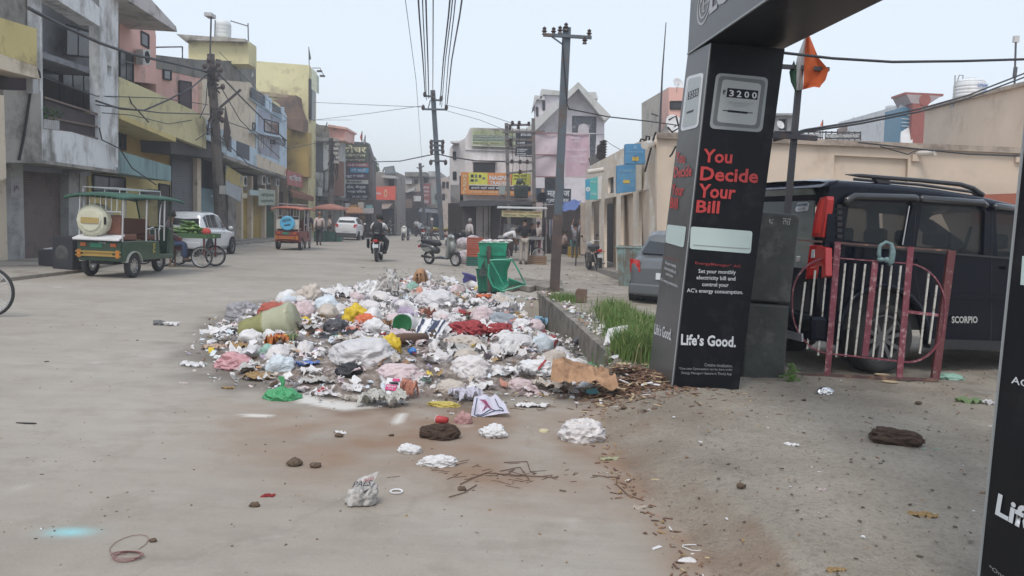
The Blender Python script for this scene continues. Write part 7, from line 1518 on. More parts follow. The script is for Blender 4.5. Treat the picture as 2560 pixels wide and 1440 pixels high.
# bins on a post, dumpster, stumps
def bins():
 gm=M('green_plastic',(.030,.30,.18),.4,var=.12,dirt=(.03,.10,.07),da=.35,ds=4);gd=M('dark_green_plastic',(.012,.13,.08),.45,var=.1)
 b=GG(1224,770);Y=b.y;T=thing('litter_bin','green plastic litter bin full of rubbish on a rusty post, its lid hanging off','bin',b,world=True);H=lambda x,y,o=0:P(x,y,Y+o)
 MB().bar(b-V((0,0,.05)),H(1222,615,.02),.065,.065).build('post',M('rusty_pole_base'),T)
 def tub(n,x0,x1,y0,x2,x3,y1,o,d,m):
  a=[H(x0,y0,o),H(x1,y0+1,o),H(x1,y0+1,o+d),H(x0,y0,o+d)];c=[H(x2,y1,o+.03),H(x3,y1+1,o+.03),H(x3,y1+1,o+d-.04),H(x2,y1,o+d-.04)]
  mb=MB();q=[p for p in a+c];mb._add(q,[(0,1,5,4),(1,2,6,5),(2,3,7,6),(3,0,4,7),(4,5,6,7)]);o_=mb.build(n,m,T)
  s=o_.modifiers.new('s','SOLIDIFY');s.thickness=.012
  MB().tube(a+[a[0]],.014,6).build('rim',m,T)
 tub('upper_tub',1196,1269,607,1200,1263,639,.04,.42,gm);tub('lower_tub',1194,1266,634,1198,1262,730,.10,.36,gm)
 tub('side_tub',1190,1240,672,1196,1246,728,-.02,.3,gd)
 for i in range(4):MB().bar(H(1200+10*i,682,-.03),H(1203+10*i,722,-.0),.008).build('rib',gd,T)
 def lid(u,v):
  A=[(1226,652),(1222,690),(1232,715),(1258,727),(1272,715),(1270,695)];B=[(1278,650),(1268,676),(1268,700),(1280,712),(1298,714),(1312,712)]
  k=u*5;i=min(int(k),4);f=k-i;a=(A[i][0]*(1-f)+A[i+1][0]*f,A[i][1]*(1-f)+A[i+1][1]*f);c=(B[i][0]*(1-f)+B[i+1][0]*f,B[i][1]*(1-f)+B[i+1][1]*f)
  return H(a[0]*(1-v)+c[0]*v,a[1]*(1-v)+c[1]*v,-.35+.28*math.sin(u*3.1)+.05*v)
 o=MB().grid(lid,20,8).build('hanging_lid',gm,T,smooth=True);s=o.modifiers.new('s','SOLIDIFY');s.thickness=.015
 for pts in([(1224,651),(1280,648)],[(1280,648),(1294,672),(1314,712),(1298,716)],[(1228,654),(1248,692),(1260,716)],[(1222,660),(1221,690),(1232,716),(1256,728),(1300,716)]):MB().tube([H(x,y,-.36)for x,y in pts],.016,6).build('lid_rim',gm,T)
 mb=MB().grid(lambda u,v:H(1216-26*v*u-2+6*v,628+62*u,-.06+.03*math.sin(u*9+v*5)),12,5);mb.build('torn_black_film',M('black_film',(.07,.08,.075),.25,var=.4,vs=10,alpha=.85),T,smooth=True)
 mb=MB()
 for i in range(40):mb.sph(H(rnd.uniform(1200,1275),606+rnd.uniform(-6,2),rnd.uniform(.06,.4)),rnd.uniform(.02,.05),6,4,(1.3,1,.6))
 mb.build('rubbish_in_bin',M('pale_scrap',(.55,.52,.50),.6,var=.35,vs=9),T,kind='stuff')
 T=thing('broken_plastic_part','purple blue broken plastic part hanging left of the green bin','plastic part',H(1172,700),world=True);vb=M('violet_plastic',(.06,.055,.19),.5)
 MB().prism([H(x,y,.0)for x,y in((1155,681),(1168,683),(1188,690),(1192,706),(1178,700),(1166,706),(1158,708),(1156,698),(1161,690))],V((0,.08,0))).build('shell',vb,T,bevel=.01);MB().prism([H(x,y,-.02)for x,y in((1155,681),(1190,693),(1190,697),(1156,686))],V((0,.12,0))).build('flange',vb,T)
 a,c=GG(1545,714),GG(1612,718);T=thing('dumpster','rusty pale teal steel dumpster standing beside the dark grey car','dumpster',(a+c)/2,world=True)
 dm=M('rusty_teal_steel',(.20,.29,.28),.6,dirt=(.14,.09,.06),da=.62,ds=2.2,streak=.6);Yd=(a.y+c.y)/2;w=Yw(Yd)
 mb=MB();f=[w.hit(x,y)for x,y in((1547,716),(1602,718),(1616,620),(1541,618))];bk=V((.3,1.3,0));q=[*f,*[p+bk for p in f]];mb._add(q,[(0,1,2,3),(4,5,6,7),(0,4,7,3),(1,5,6,2),(0,1,5,4)]);mb.build('tub',dm,T)
 MB().tube([f[3],f[2],f[2]+bk,f[3]+bk,f[3]],.035,6).build('rim',dm,T)
 for x in(1562,1585):MB().bar(w.hit(x,622,.03),w.hit(x+1,716,.03),.06,.04).build('rib',dm,T)
 T=thing('brick_stump','broken brown stone stump in the grass beside the near steel pole','stump',GG(1450,757),world=True);Yb=GG(1450,757).y
 MB().prism([P(x,y,Yb)for x,y in((1440,756),(1438,730),(1443,722),(1468,724),(1465,757))],V((.02,.16,0))).build('stone',M('brown_stone',(.15,.10,.075),.9,var=.3,vs=9),T,bevel=.012)
bins()
# traders, carts, people
def traders():
 wd=M('brown_wood',(.16,.10,.06),.8,var=.3,vs=6);rdm=M('maroon_cart_steel',(.16,.03,.035),.5);bk=METAL()
 def cart(label,c,rz,L=1.5,Wd=.9,z=.78,m=wd,wheels=3,name='hand_cart'):
  T=thing(name,label,'cart',c,rz)
  for i in range(5):MB().box((0,-Wd/2+Wd*(i+.5)/5,z),(L,Wd/5*.94,.03)).build('plank',m,T)
  for s in(1,-1):MB().box((0,s*Wd/2,z+.05),(L,.03,.12)).build('side_board',m,T);MB().box((s*L/2,0,z+.05),(.03,Wd,.12)).build('end_board',m,T)
  for x in(-L*.42,L*.42):
   for s in(1,-1):MB().bar((x,s*Wd*.42,z),(x,s*Wd*.42,.28),.04).build('leg',rdm,T)
   MB().bar((x,-Wd*.42,.5),(x,Wd*.42,.5),.03).build('brace',rdm,T)
  for x,s in((-L*.36,1),(-L*.36,-1),(L*.4,1),(L*.4,-1)):wheel(T,(x,s*Wd*.5,.29),(0,s,0),.29,.04,.88,14,CHR(),thin=True)
  return T
 k=G(464,668);c=V((k.x-.08,k.y+.4,0));T=cart('maroon cycle cart loaded with green gourds beside the white hatchback',c,R(0),1.35,.95,.80,M('green_wood',(.06,.12,.05),.8))
 MB().tube([(-.7,0,.55),(-1.1,0,.62),(-1.3,0,.85),(-1.25,-.25,.95)],.02).build('cycle_frame',rdm,T);wheel(T,(-1.25,0,.29),(0,-1,0),.29,.035,.88,14,CHR(),thin=True);MB().prism([V((-.65,-.48,z))for z in(.45,.76)]+[V((.0,-.48,z))for z in(.76,.45)],V((0,.02,0))).build('side_panel',rdm,T)
 vg=[M('gourd_green_%d'%i,q,.5,var=.25,vs=8)for i,q in enumerate(((.12,.22,.05),(.20,.30,.09),(.08,.16,.04)))]
 base=MB().tube([(-.17,0,0),(-.1,.01,.004),(.0,.012,0),(.1,.01,0),(.16,0,-.004)],[.012,.034,.038,.036,.014],7).mesh('gourd',True)
 n=0
 for lay,(rx,ry,k_)in enumerate(((.62,.42,46),(.5,.33,34),(.36,.24,24),(.22,.15,12),(.1,.07,5))):
  for i in range(k_):
   me=base.copy();me.materials.append(vg[rnd.randrange(3)]);o=bpy.data.objects.new('gourd',me);col.objects.link(o);a=rnd.uniform(0,6.28);q=math.sqrt(rnd.random());o.location=c+V((rx*q*math.cos(a),ry*q*math.sin(a),.84+.085*lay+rnd.uniform(0,.02)));o.rotation_euler=(0,rnd.uniform(-.25,.25),rnd.uniform(-.6,.6)+(0 if rnd.random()<.7 else 1.5))
   tag(o,'green gourd at the %s %s of the heap on the maroon cycle cart'%(('very bottom','lower','middle','upper','very top')[lay],('left','centre left','centre right','right')[min(3,int((o.location.x-c.x+rx)/rx*2))]),'gourd','green gourds heaped on the cart')
 rb=thing('red_bundle','small red and white bundle lying on the right end of the gourd heap','bundle',c+V((.55,-.2,.9)));MB().sph((0,0,.06),.12,10,6,(1.1,.8,.9)).build('cloth',M('red_cloth',(.45,.06,.05),.8),rb,smooth=True)
 q=G(410,668);person('seated vendor in a dark shirt and blue trousers beside the gourd cart',(q.x,q.y+.2,.14),R(-70),'sit',1.72,(.10,.07,.08),(.04,.06,.12),'long')
 st=thing('stool','low wooden stool under the seated gourd vendor','stool',(q.x,q.y+.2,0));MB().box((0,0,.56),(.36,.36,.05)).build('seat',wd,st)
 for sx in(-.14,.14):
  for sy in(-.14,.14):MB().bar((sx,sy,0),(sx,sy,.55),.035).build('leg',wd,st)
 for lab,x,y,rz,ps,h,sh,pt,sl,kw in(('man in a navy shirt and grey trousers standing beside the maroon rickshaw',768,620,5,'stand',1.72,(.035,.035,.06),(.30,.28,.27),'short',{}),('bald man in a loose beige shirt walking away beside the maroon rickshaw',797,614,8,'walk',1.72,(.52,.42,.38),(.035,.03,.035),'long',dict(hair=(.22,.12,.08))),('person in a cream top bending over the green crates by the small white car',822,604,-60,'work',1.6,(.50,.42,.38),(.10,.08,.08),'short',{}),('man in a grey kurta standing to the right of the small white car',896,597,0,'stand',1.65,(.25,.22,.22),(.24,.21,.21),'long',dict(long=True)),('person in a long dark coat standing by the fruit cart',1078,606,100,'stand',1.68,(.09,.10,.11),(.06,.06,.07),'long',dict(long=True,cover=(.5,.5,.5))),('man with a grey head cloth behind the scooter and cloth covered bikes',1172,624,-40,'stand',1.7,(.55,.50,.50),(.10,.09,.1),'long',dict(cover=(.33,.31,.31))),('man in a white shirt bending over the snack cart counter',1262,652,-80,'bend',1.7,(.62,.62,.63),(.05,.05,.06),'short',{}),('man in a black shirt and khaki trousers, back turned, at the snack cart',1308,661,5,'work',1.78,(.014,.014,.018),(.37,.33,.29),'short',{}),('man in a pale vest behind the blue cooler box',1342,640,170,'work',1.68,(.55,.50,.46),(.05,.05,.06),'short',{}),('dark haired boy in black half hidden right of the man in khaki trousers',1325,648,190,'stand',1.62,(.03,.03,.04),(.05,.05,.06),'short',{}),('stall keeper in a striped shirt behind the glass of the snack cart',1285,632,180,'work',1.6,(.40,.35,.33),(.05,.05,.05),'short',{}),('man in a grey shirt reaching up to the blue awning',1436,645,-10,'reach',1.7,(.24,.23,.26),(.08,.08,.09),'short',{}),('seated man in white and brown beside the teal bucket',1407,640,-70,'sit',1.7,(.30,.22,.20),(.03,.03,.035),'short',{}),('seated man with a pale striped shirt left of the brown shirted one',1397,636,-90,'sit',1.7,(.5,.5,.5),(.04,.04,.045),'short',{}),('woman in a dull red dress near the far stalls',870,590,30,'stand',1.55,(.22,.08,.08),(.18,.07,.07),'long',dict(long=True)),('dark clad man walking along the far shops',955,588,10,'walk',1.7,(.05,.05,.06),(.04,.04,.05),'long',{}),('man in a white shirt near the far stalls',1040,590,170,'stand',1.68,(.5,.5,.52),(.05,.05,.06),'short',{})):
  q=G(x,y);person(lab,(q.x,q.y,0),R(rz),ps,h,sh,pt,sl,**kw)
 q=G(815,604);U=thing('market_umbrella','wide salmon market umbrella over the stall beside the small white car','umbrella',(q.x,q.y+1.0,0));MB().cyl((0,0,0),(0,0,2.1),.03).build('pole',bk,U);MB().lathe([(0,2.32),(.6,2.22),(1.1,2.05),(1.14,1.95)],(0,0,0),10).build('canopy',M('salmon_cloth',(.42,.19,.15),.8,transl=.3),U)
 for i,(x,y,z,c_)in enumerate(((800,604,0,0),(824,604,0,0),(842,604,0,1),(824,604,.31,0),(800,604,.31,0))):
  q=G(x,y);crate(('green crate at the left foot of the umbrella stall','middle green crate on the ground by the umbrella stall','small pale green crate nearest to the white car','green crate stacked on the middle one','green crate stacked on the left one')[i],(q.x,q.y,z),R(4),(.62,.45,.3),M('stall_green_%d'%c_,((.02,.07,.05),(.06,.14,.11))[c_],.6),'green crates at the umbrella stall')
 q=G(1108,612);T=cart('wooden fruit cart with a yellow green melon heap at the right kerb',(q.x,q.y,0),R(5),1.8,1.0,.9)
 for i in range(9):tag(MB().sph((q.x-.6+.16*i,q.y-.2+.1*(i%3),1.04),.09,9,6,(1,1,.9)).build('melon',M('melon_%d'%(i%2),((.50,.45,.08),(.30,.33,.10))[i%2],.5),None,smooth=True),('round yellow melon on the wooden fruit cart','round green melon on the wooden fruit cart')[i%2],'melon','melons on the fruit cart')
 gb=M('teal_green_crate',(.03,.13,.10),.6);rc_=M('orange_red_crate',(.40,.095,.05),.6)
 for i,(x,y,z,m,s)in enumerate(((1187,665,0,gb,'teal green crate at the bottom of the stack beside the scooter'),(1187,665,.33,rc_,'orange red crate in the middle of the stack beside the scooter'),(1186,663,.66,rc_,'orange red crate on top of the stack beside the scooter'),(1232,655,.55,rc_,'orange red crate behind the green litter bin'),(1328,660,0,M('brown_carton',(.26,.17,.11),.8),'brown carton of onions by the feet of the man in khaki'),(1348,661,0,M('brown_carton'),'second brown carton right of the onion carton'),(1433,642,0,M('yellow_crate',(.42,.28,.05),.6),'yellow crate standing under the teal bucket'),(1525,650,.25,rc_,'orange red crate behind the parked black motorcycle'))):
  q=G(x,y);crate(s,(q.x,q.y+.1,z),R(3),(.58 if i<3 or i==7 else.5,.42,.31 if i!=6 else.5),m,fill=M('pale_scrap',(.55,.52,.50),.6,var=.35,vs=9)if i in(2,3,4)else None)
 bs=thing('crate_stand','dark bench carrying the orange red crates behind the litter bin','bench',G(1232,655));MB().box((0,.1,.5),(.9,.5,.06)).build('bench_top',wd,bs);
 for sx in(-.4,.4):MB().box((sx,.1,.24),(.06,.4,.48)).build('leg',wd,bs)
 pc=M('pale_mottled_cloth',(.45,.40,.42),.9,var=.4,vs=7,bump=.5)
 for i,(x,y,z,r,s)in enumerate(((1160,640,.55,.30,'pale mottled cloth bundle on the parked motorcycles, leftmost'),(1180,638,.62,.34,'pale mottled cloth bundle in the middle of the parked motorcycles'),(1196,640,.55,.26,'pale mottled cloth bundle nearest the pillar'),(1166,652,.10,.36,'grey white cloth heaped on the ground behind the scooter'))):
  q=G(x,y+8 if z>.2 else y+8);o=tag(MB().sph((q.x,q.y,z+.1),r,14,10,(1.15,.8,.8)).build('cloth_bundle',pc,None,smooth=True),s,'cloth bundle','cloth bundles beside the scooter')
  for v in o.data.vertices:v.co+=v.normal*.07*noise.noise(v.co*5)
 q=G(1300,652);c=V((q.x,q.y+.5,0));T=cart('snack cart with a glass case, a tin roof and a cream lettered board',c,0,1.9,.9,.92,M('grey_tin',(.25,.25,.25),.5))
 for x in(-.9,.9):
  for y in(-.42,.42):MB().bar((x,y,.9),(x,y,2.15),.035).build('roof_post',bk,T)
 MB().prism([V((-1.05,-.6,2.15)),V((1.05,-.6,2.2)),V((1.05,.6,2.28)),V((-1.05,.6,2.24))],V((0,0,.03))).build('tin_roof',M('pale_tin',(.42,.42,.40),.5),T)
 MB().prism([V((-.85,-.5,1.82)),V((.85,-.5,1.84)),V((.85,-.5,2.1)),V((-.85,-.5,2.08))],V((0,.02,0))).build('name_board',M('cream_yellow_board',(.50,.45,.24),.7),T)
 text('स्पेशल चाय  नाश्ता',V((-.78,-.505,1.97)),V((.78,-.505,1.98)),V((-.78,-.505,2.06)),M('dim_red_print',(.30,.035,.04)),T,.01,.003);text('SPECIAL TEA CORNER',V((-.78,-.505,1.86)),V((.78,-.505,1.87)),V((-.78,-.505,1.93)),BLK,T,.01,.003)
 MB().box((-.2,0,1.25),(1.1,.6,.5)).build('glass_case',glass('thin_glass',(.2,.22,.22),.05,.3),T);MB().box((-.6,-.44,.55),(.55,.04,.75)).build('front_sheet',M('dark_brown_sheet',(.06,.035,.03),.7),T)
 for i in range(7):MB().lathe([(.05,0),(.06,.16),(.03,.2),(0,.2)],(-.7+.15*i,.05,1.0),8).build('jar',M('jar_%d'%(i%3),((.4,.2,.1),(.5,.5,.45),(.2,.25,.1))[i%3],.4),T)
 q=G(1350,632);T=thing('cooler_box','blue cooler box with a white lid and handle on a small table','cooler',(q.x,q.y,.75));MB().box((0,0,.18),(.52,.36,.36)).build('body',M('cooler_blue',(.025,.07,.26),.4),T,bevel=.02);MB().box((0,0,.39),(.54,.38,.07)).build('lid',M('white_plaster'),T,bevel=.015);MB().tube([(-.1,-.2,.42),(-.08,-.24,.3),(.08,-.24,.3),(.1,-.2,.42)],.012).build('handle',M('white_plaster'),T)
 T=thing('table','small dark table under the blue cooler box','table',(q.x,q.y,0));MB().box((0,0,.72),(.8,.5,.05)).build('table_top',wd,T)
 for sx in(-.35,.35):
  for sy in(-.2,.2):MB().bar((sx,sy,0),(sx,sy,.72),.035).build('leg',wd,T)
 q=G(1433,642);T=thing('bucket','teal plastic bucket standing on the yellow crate','bucket',(q.x,q.y+.1,.5));MB().lathe([(0,0),(.14,0),(.18,.32),(.195,.33),(.195,.35),(.17,.35),(.13,.03),(0,.03)],(0,0,0),18).build('body',M('teal_plastic',(.09,.42,.38),.4),T,smooth=False);MB().tube([(-.19,0,.33),(-.15,-.12,.2),(.15,-.12,.2),(.19,0,.33)],.008).build('handle',CHR(),T)
 a=P(1402,523,31);A_=thing('tarpaulin_awning','bright blue tarpaulin awning sagging over the seated men','awning',a,world=True)
 def aw(u,v):x=1402+42*u+10*v;y=522-4*u-19*v+3*math.sin(u*9);return P(x,y,30+2.5*v)-V((0,0,.12*math.sin(math.pi*u)*(1-v)))
 MB().grid(aw,12,6).build('tarpaulin',M('blue_tarpaulin',(.075,.13,.36),.5,var=.2,vs=4,transl=.2),A_,smooth=True)
 for x in(1405,1446):p=P(x,520,30.2);MB().bar(V((p.x,p.y,0)),p,.05).build('post',bk,A_)
 T=thing('garment_rack','rack of pale and dark hanging clothes beside the blue awning','rack',P(1378,625,34),world=True);w=Yw(34);MB().bar(w.hit(1362,545),w.hit(1396,546),.04).build('rail',bk,T)
 for s_ in(1363,1395):MB().bar(w.hit(s_,545),w.hit(s_,636),.04).build('upright',bk,T)
 for i in range(8):x=1365+3.8*i;block('garment',w,[(x,548),(x+3.4,549),(x+3.8,585+8*(i%3)),(x-.6,586+6*(i%2))],-.15,.1,M('garment_%d'%(i%4),((.45,.33,.35),(.05,.05,.06),(.35,.35,.36),(.12,.14,.22))[i%4],.9,var=.2,vs=5),T)
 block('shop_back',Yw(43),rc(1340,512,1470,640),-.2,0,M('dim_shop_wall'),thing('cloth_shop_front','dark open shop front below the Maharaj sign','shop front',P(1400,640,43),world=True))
traders()
# dog
def dog():
 q=GG(1046,738);T=thing('dog','tan dog seen from behind with its head down in the rubbish','dog',(q.x,q.y,0),R(-4));k=.95
 vs=dict(a=(0,0,.50),b=(.0,.18,.53),c=(.01,.36,.50),n=(.02,.48,.42),h=(.03,.56,.28),m=(.03,.60,.17),l1=(-.07,-.02,.38),l2=(-.085,.02,.27),l3=(-.08,-.08,.16),l4=(-.08,-.04,.03),r1=(.07,-.02,.38),r2=(.085,.02,.27),r3=(.08,-.08,.16),r4=(.08,-.04,.03),f1=(-.07,.34,.36),f2=(-.07,.36,.18),f3=(-.07,.38,.03),g1=(.08,.34,.36),g2=(.08,.36,.18),g3=(.08,.38,.03),t1=(.01,-.08,.50),t2=(.03,-.13,.40),t3=(.05,-.13,.28))
 ks=list(vs);E=[('a','b'),('b','c'),('c','n'),('n','h'),('h','m'),('a','l1'),('l1','l2'),('l2','l3'),('l3','l4'),('a','r1'),('r1','r2'),('r2','r3'),('r3','r4'),('c','f1'),('f1','f2'),('f2','f3'),('c','g1'),('g1','g2'),('g2','g3'),('a','t1'),('t1','t2'),('t2','t3')]
 rd=[.105,.10,.115,.07,.065,.035,.075,.05,.03,.028,.075,.05,.03,.028,.05,.033,.03,.05,.033,.03,.03,.022,.014]
 me=skin_mesh([V(vs[a])*k for a in ks],[(ks.index(a),ks.index(b))for a,b in E],rd);me.materials.clear();me.polygons.foreach_set('use_smooth',[True]*len(me.polygons));link('body',me,M('tan_fur',(.36,.20,.105),.9,var=.2,vs=6,bump=.5,bs=90),T)
 for s in(1,-1):MB().prism([V((s*.05,.5,.34)),V((s*.09,.5,.30)),V((s*.10,.53,.22)),V((s*.06,.55,.27))],V((s*.01,.01,0))).build('ear',M('tan_fur'),T)
dog()
# the rubbish heap
def zh(x,y):return zg(x,y)+zheap(x,y)
def GH(px,py):
 a,b=G(px,py,.55),G(px,py,-.1);n=70
 for i in range(n+1):
  p=a+(b-a)*(i/n)
  if p.z<=zh(p.x,p.y):return p
 return GG(px,py)
def plastic(n,c,a=.96,t=.14,r=.3,v=.06):return M(n,c,r,var=v,vs=7,alpha=a,transl=t,dirt=tuple(x*.62+.02 for x in c),da=.08,ds=7,wr=3.2)
PW=plastic('white_film',(.80,.79,.79));PC=plastic('clear_film',(.78,.74,.73),.88);PG=plastic('grey_film',(.66,.64,.645),.95);PP=plastic('pinkish_film',(.74,.60,.61),.88)
PB=plastic('bluish_film',(.68,.75,.80),.95);PT=plastic('beige_film',(.62,.55,.48),.88);PY=plastic('yellow_film',(.80,.58,.04),1,.25);PO=plastic('orange_film',(.78,.20,.08),1,.25)
PGN=plastic('green_film',(.09,.40,.17),.98,.2);PR=plastic('red_film',(.42,.05,.05),1,.3);PAP=M('news_paper',(.46,.44,.42),.9,var=.2,vs=30,dirt=(.16,.15,.15),da=.35,ds=22,bump=.4);WP=M('white_paper',(.62,.61,.61),.8,var=.08,vs=9,dirt=(.4,.37,.33),da=.25,ds=6)
CB=M('brown_cardboard',(.40,.24,.14),.85,var=.15,vs=8,dirt=(.17,.09,.05),da=.5,ds=9,bump=.4,bs=18);ORG=M('rotten_waste',(.09,.06,.04),.95,var=.5,vs=9,bump=.8,bs=25,dirt=(.03,.022,.018),da=.4,ds=9);RC=M('dull_red_cloth',(.30,.045,.05),.9,var=.25,vs=9,bump=.5,bs=25)
BKP=plastic('black_bag_film',(.02,.02,.024),1,.05);SAL=plastic('salmon_film',(.60,.27,.19),.95);LIL=plastic('lilac_film',(.50,.42,.56),.8);MNT=plastic('mint_film',(.35,.58,.48),.85);DRY=M('dry_leaf_waste',(.30,.20,.09),.9,var=.4,vs=12,dirt=(.1,.06,.03),da=.3,ds=9)
def ridge(p,s):
 n=noise.noise(p+V((s,s*1.7,0)));return 1-abs(n)*2
_ico={}
def ico(sub):
 if sub not in _ico:
  bm=bmesh.new();bmesh.ops.create_icosphere(bm,subdivisions=sub,radius=1);bm.verts.ensure_lookup_table()
  _ico[sub]=([v.co.copy()for v in bm.verts],[tuple(v.index for v in f.verts)for f in bm.faces]);bm.free()
 return _ico[sub]
def bag_mesh(seed,knot=False,crease=.20,sub=4,lump=.30,sp=1.):
 vs,fs=ico(sub);out=[]
 for p in vs:
  r=1+lump*noise.noise(p*1.2+V((seed,0,0)))+crease*(ridge(p*2.3,seed)-.5)+crease*.36*(ridge(p*5.5,seed+4)-.5)+crease*.12*(ridge(p*12,seed+9)-.5)
  if knot and p.z>.35:
   a=math.atan2(p.y,p.x);t=(p.z-.35)/.65;r*=1+.10*t*math.sin(a*9+2*noise.noise(p*3))-.16*sm(.3,.85,t);
   if t>.93:r+=.16*(t-.93)/.07
  q=p*r;q.z=q.z if q.z>-.5 else-.5+(q.z+.5)*.12
  q.z+=.5;out.append(q)
 me=bpy.data.meshes.new('bag');me.from_pydata([tuple(v)for v in out],[],fs);me.polygons.foreach_set('use_smooth',[True]*len(me.polygons))
 x=[v.x for v in out];y=[v.y for v in out];z=[v.z for v in out];sx,sy,sz=max(x)-min(x),max(y)-min(y),max(z)-min(z)
 for v in me.vertices:v.co=V(((v.co.x-(max(x)+min(x))/2)/sx,(v.co.y-(max(y)+min(y))/2)/sy,(v.co.z-min(z))/sz))
 return me
def sheet_mesh(seed,n=16,crump=.2,fold=0.):
 """crumpled sheet with a torn outline, unit sized"""
 rr=random.Random(seed);ph=[rr.uniform(0,6)for _ in range(4)]
 def f(u,v):
  x,y=u*2-1,v*2-1;a=math.atan2(y,x);m=max(abs(x),abs(y));rad=m*(.82+.16*math.sin(2*a+ph[0])+.10*math.sin(5*a+ph[1])+.05*math.sin(11*a+ph[2]))
  p=V((x*.5+.5*math.cos(a)*m*.5,y*.5+.5*math.sin(a)*m*.5,0))*(rad/max(m,.01)if m>0 else 1)
  z=crump*(ridge(V((p.x*2.2,p.y*2.2,seed)),seed)+.5*ridge(V((p.x*6,p.y*6,seed)),seed+3)-.2)+fold*abs(p.x)**1.5
  return p+V((.04*noise.noise(p*6),0,z))
 mb=MB().grid(f,n,n);me=bpy.data.meshes.new('sheet');me.from_pydata([tuple(v)for v in mb.v],[],mb.f);me.polygons.foreach_set('use_smooth',[True]*len(me.polygons))
 z=[v.co.z for v in me.vertices];x=[v.co.x for v in me.vertices];y=[v.co.y for v in me.vertices]
 for v in me.vertices:v.co=V(((v.co.x-(min(x)+max(x))/2)/(max(x)-min(x)),(v.co.y-(min(y)+max(y))/2)/(max(y)-min(y)),(v.co.z-min(z))/max(max(z)-min(z),.01)))
 return me
_sd=[3]
FOOT=[]
def place(kind,x0,y0,x1,y1,m,label,cat,name=None,rz=None,knot=False,crease=None,dep=None,tilt=0.,group=None,solid=None):
 """thing seen inside the box x0..x1, y0 (top) .. y1 (base)"""
 _sd[0]+=1;s=_sd[0]*1.37;cx=(x0+x1)/2;b=GH(cx,y1-1);k=b.y/FPX;w=(x1-x0)*k*1.06;h=(y1-y0)*k
 th_=(1.5-b.z)/b.y
 d=min(dep or w*.7,h/th_*.42);H=max(.015,h-d*th_*.75)
 if kind=='bag' and x1-x0>45:H*=1.3
 if y0<1000:FOOT.append((b.x,b.y+d*.45,w*.5,d*.5));FOOT.append((b.x,b.y-.10,w*.45,.12))
 me=bag_mesh(s,knot,.22 if crease is None else crease,4 if x1-x0<75 else 5)if kind=='bag' else sheet_mesh(int(s*10),22,.2 if crease is None else crease)
 if not name:name='plastic_bag' if kind=='bag' else 'plastic_sheet'
 o=link(name,me,m);me.name=name
 o.location=(b.x,b.y+d*.45,b.z-.008);o.scale=(w,d,H);o.rotation_euler=(tilt,0,0)
 if rz is not None:me.transform(Matrix.Rotation(R(rz),4,'Z'))
 tag(o,label,cat,group);return o
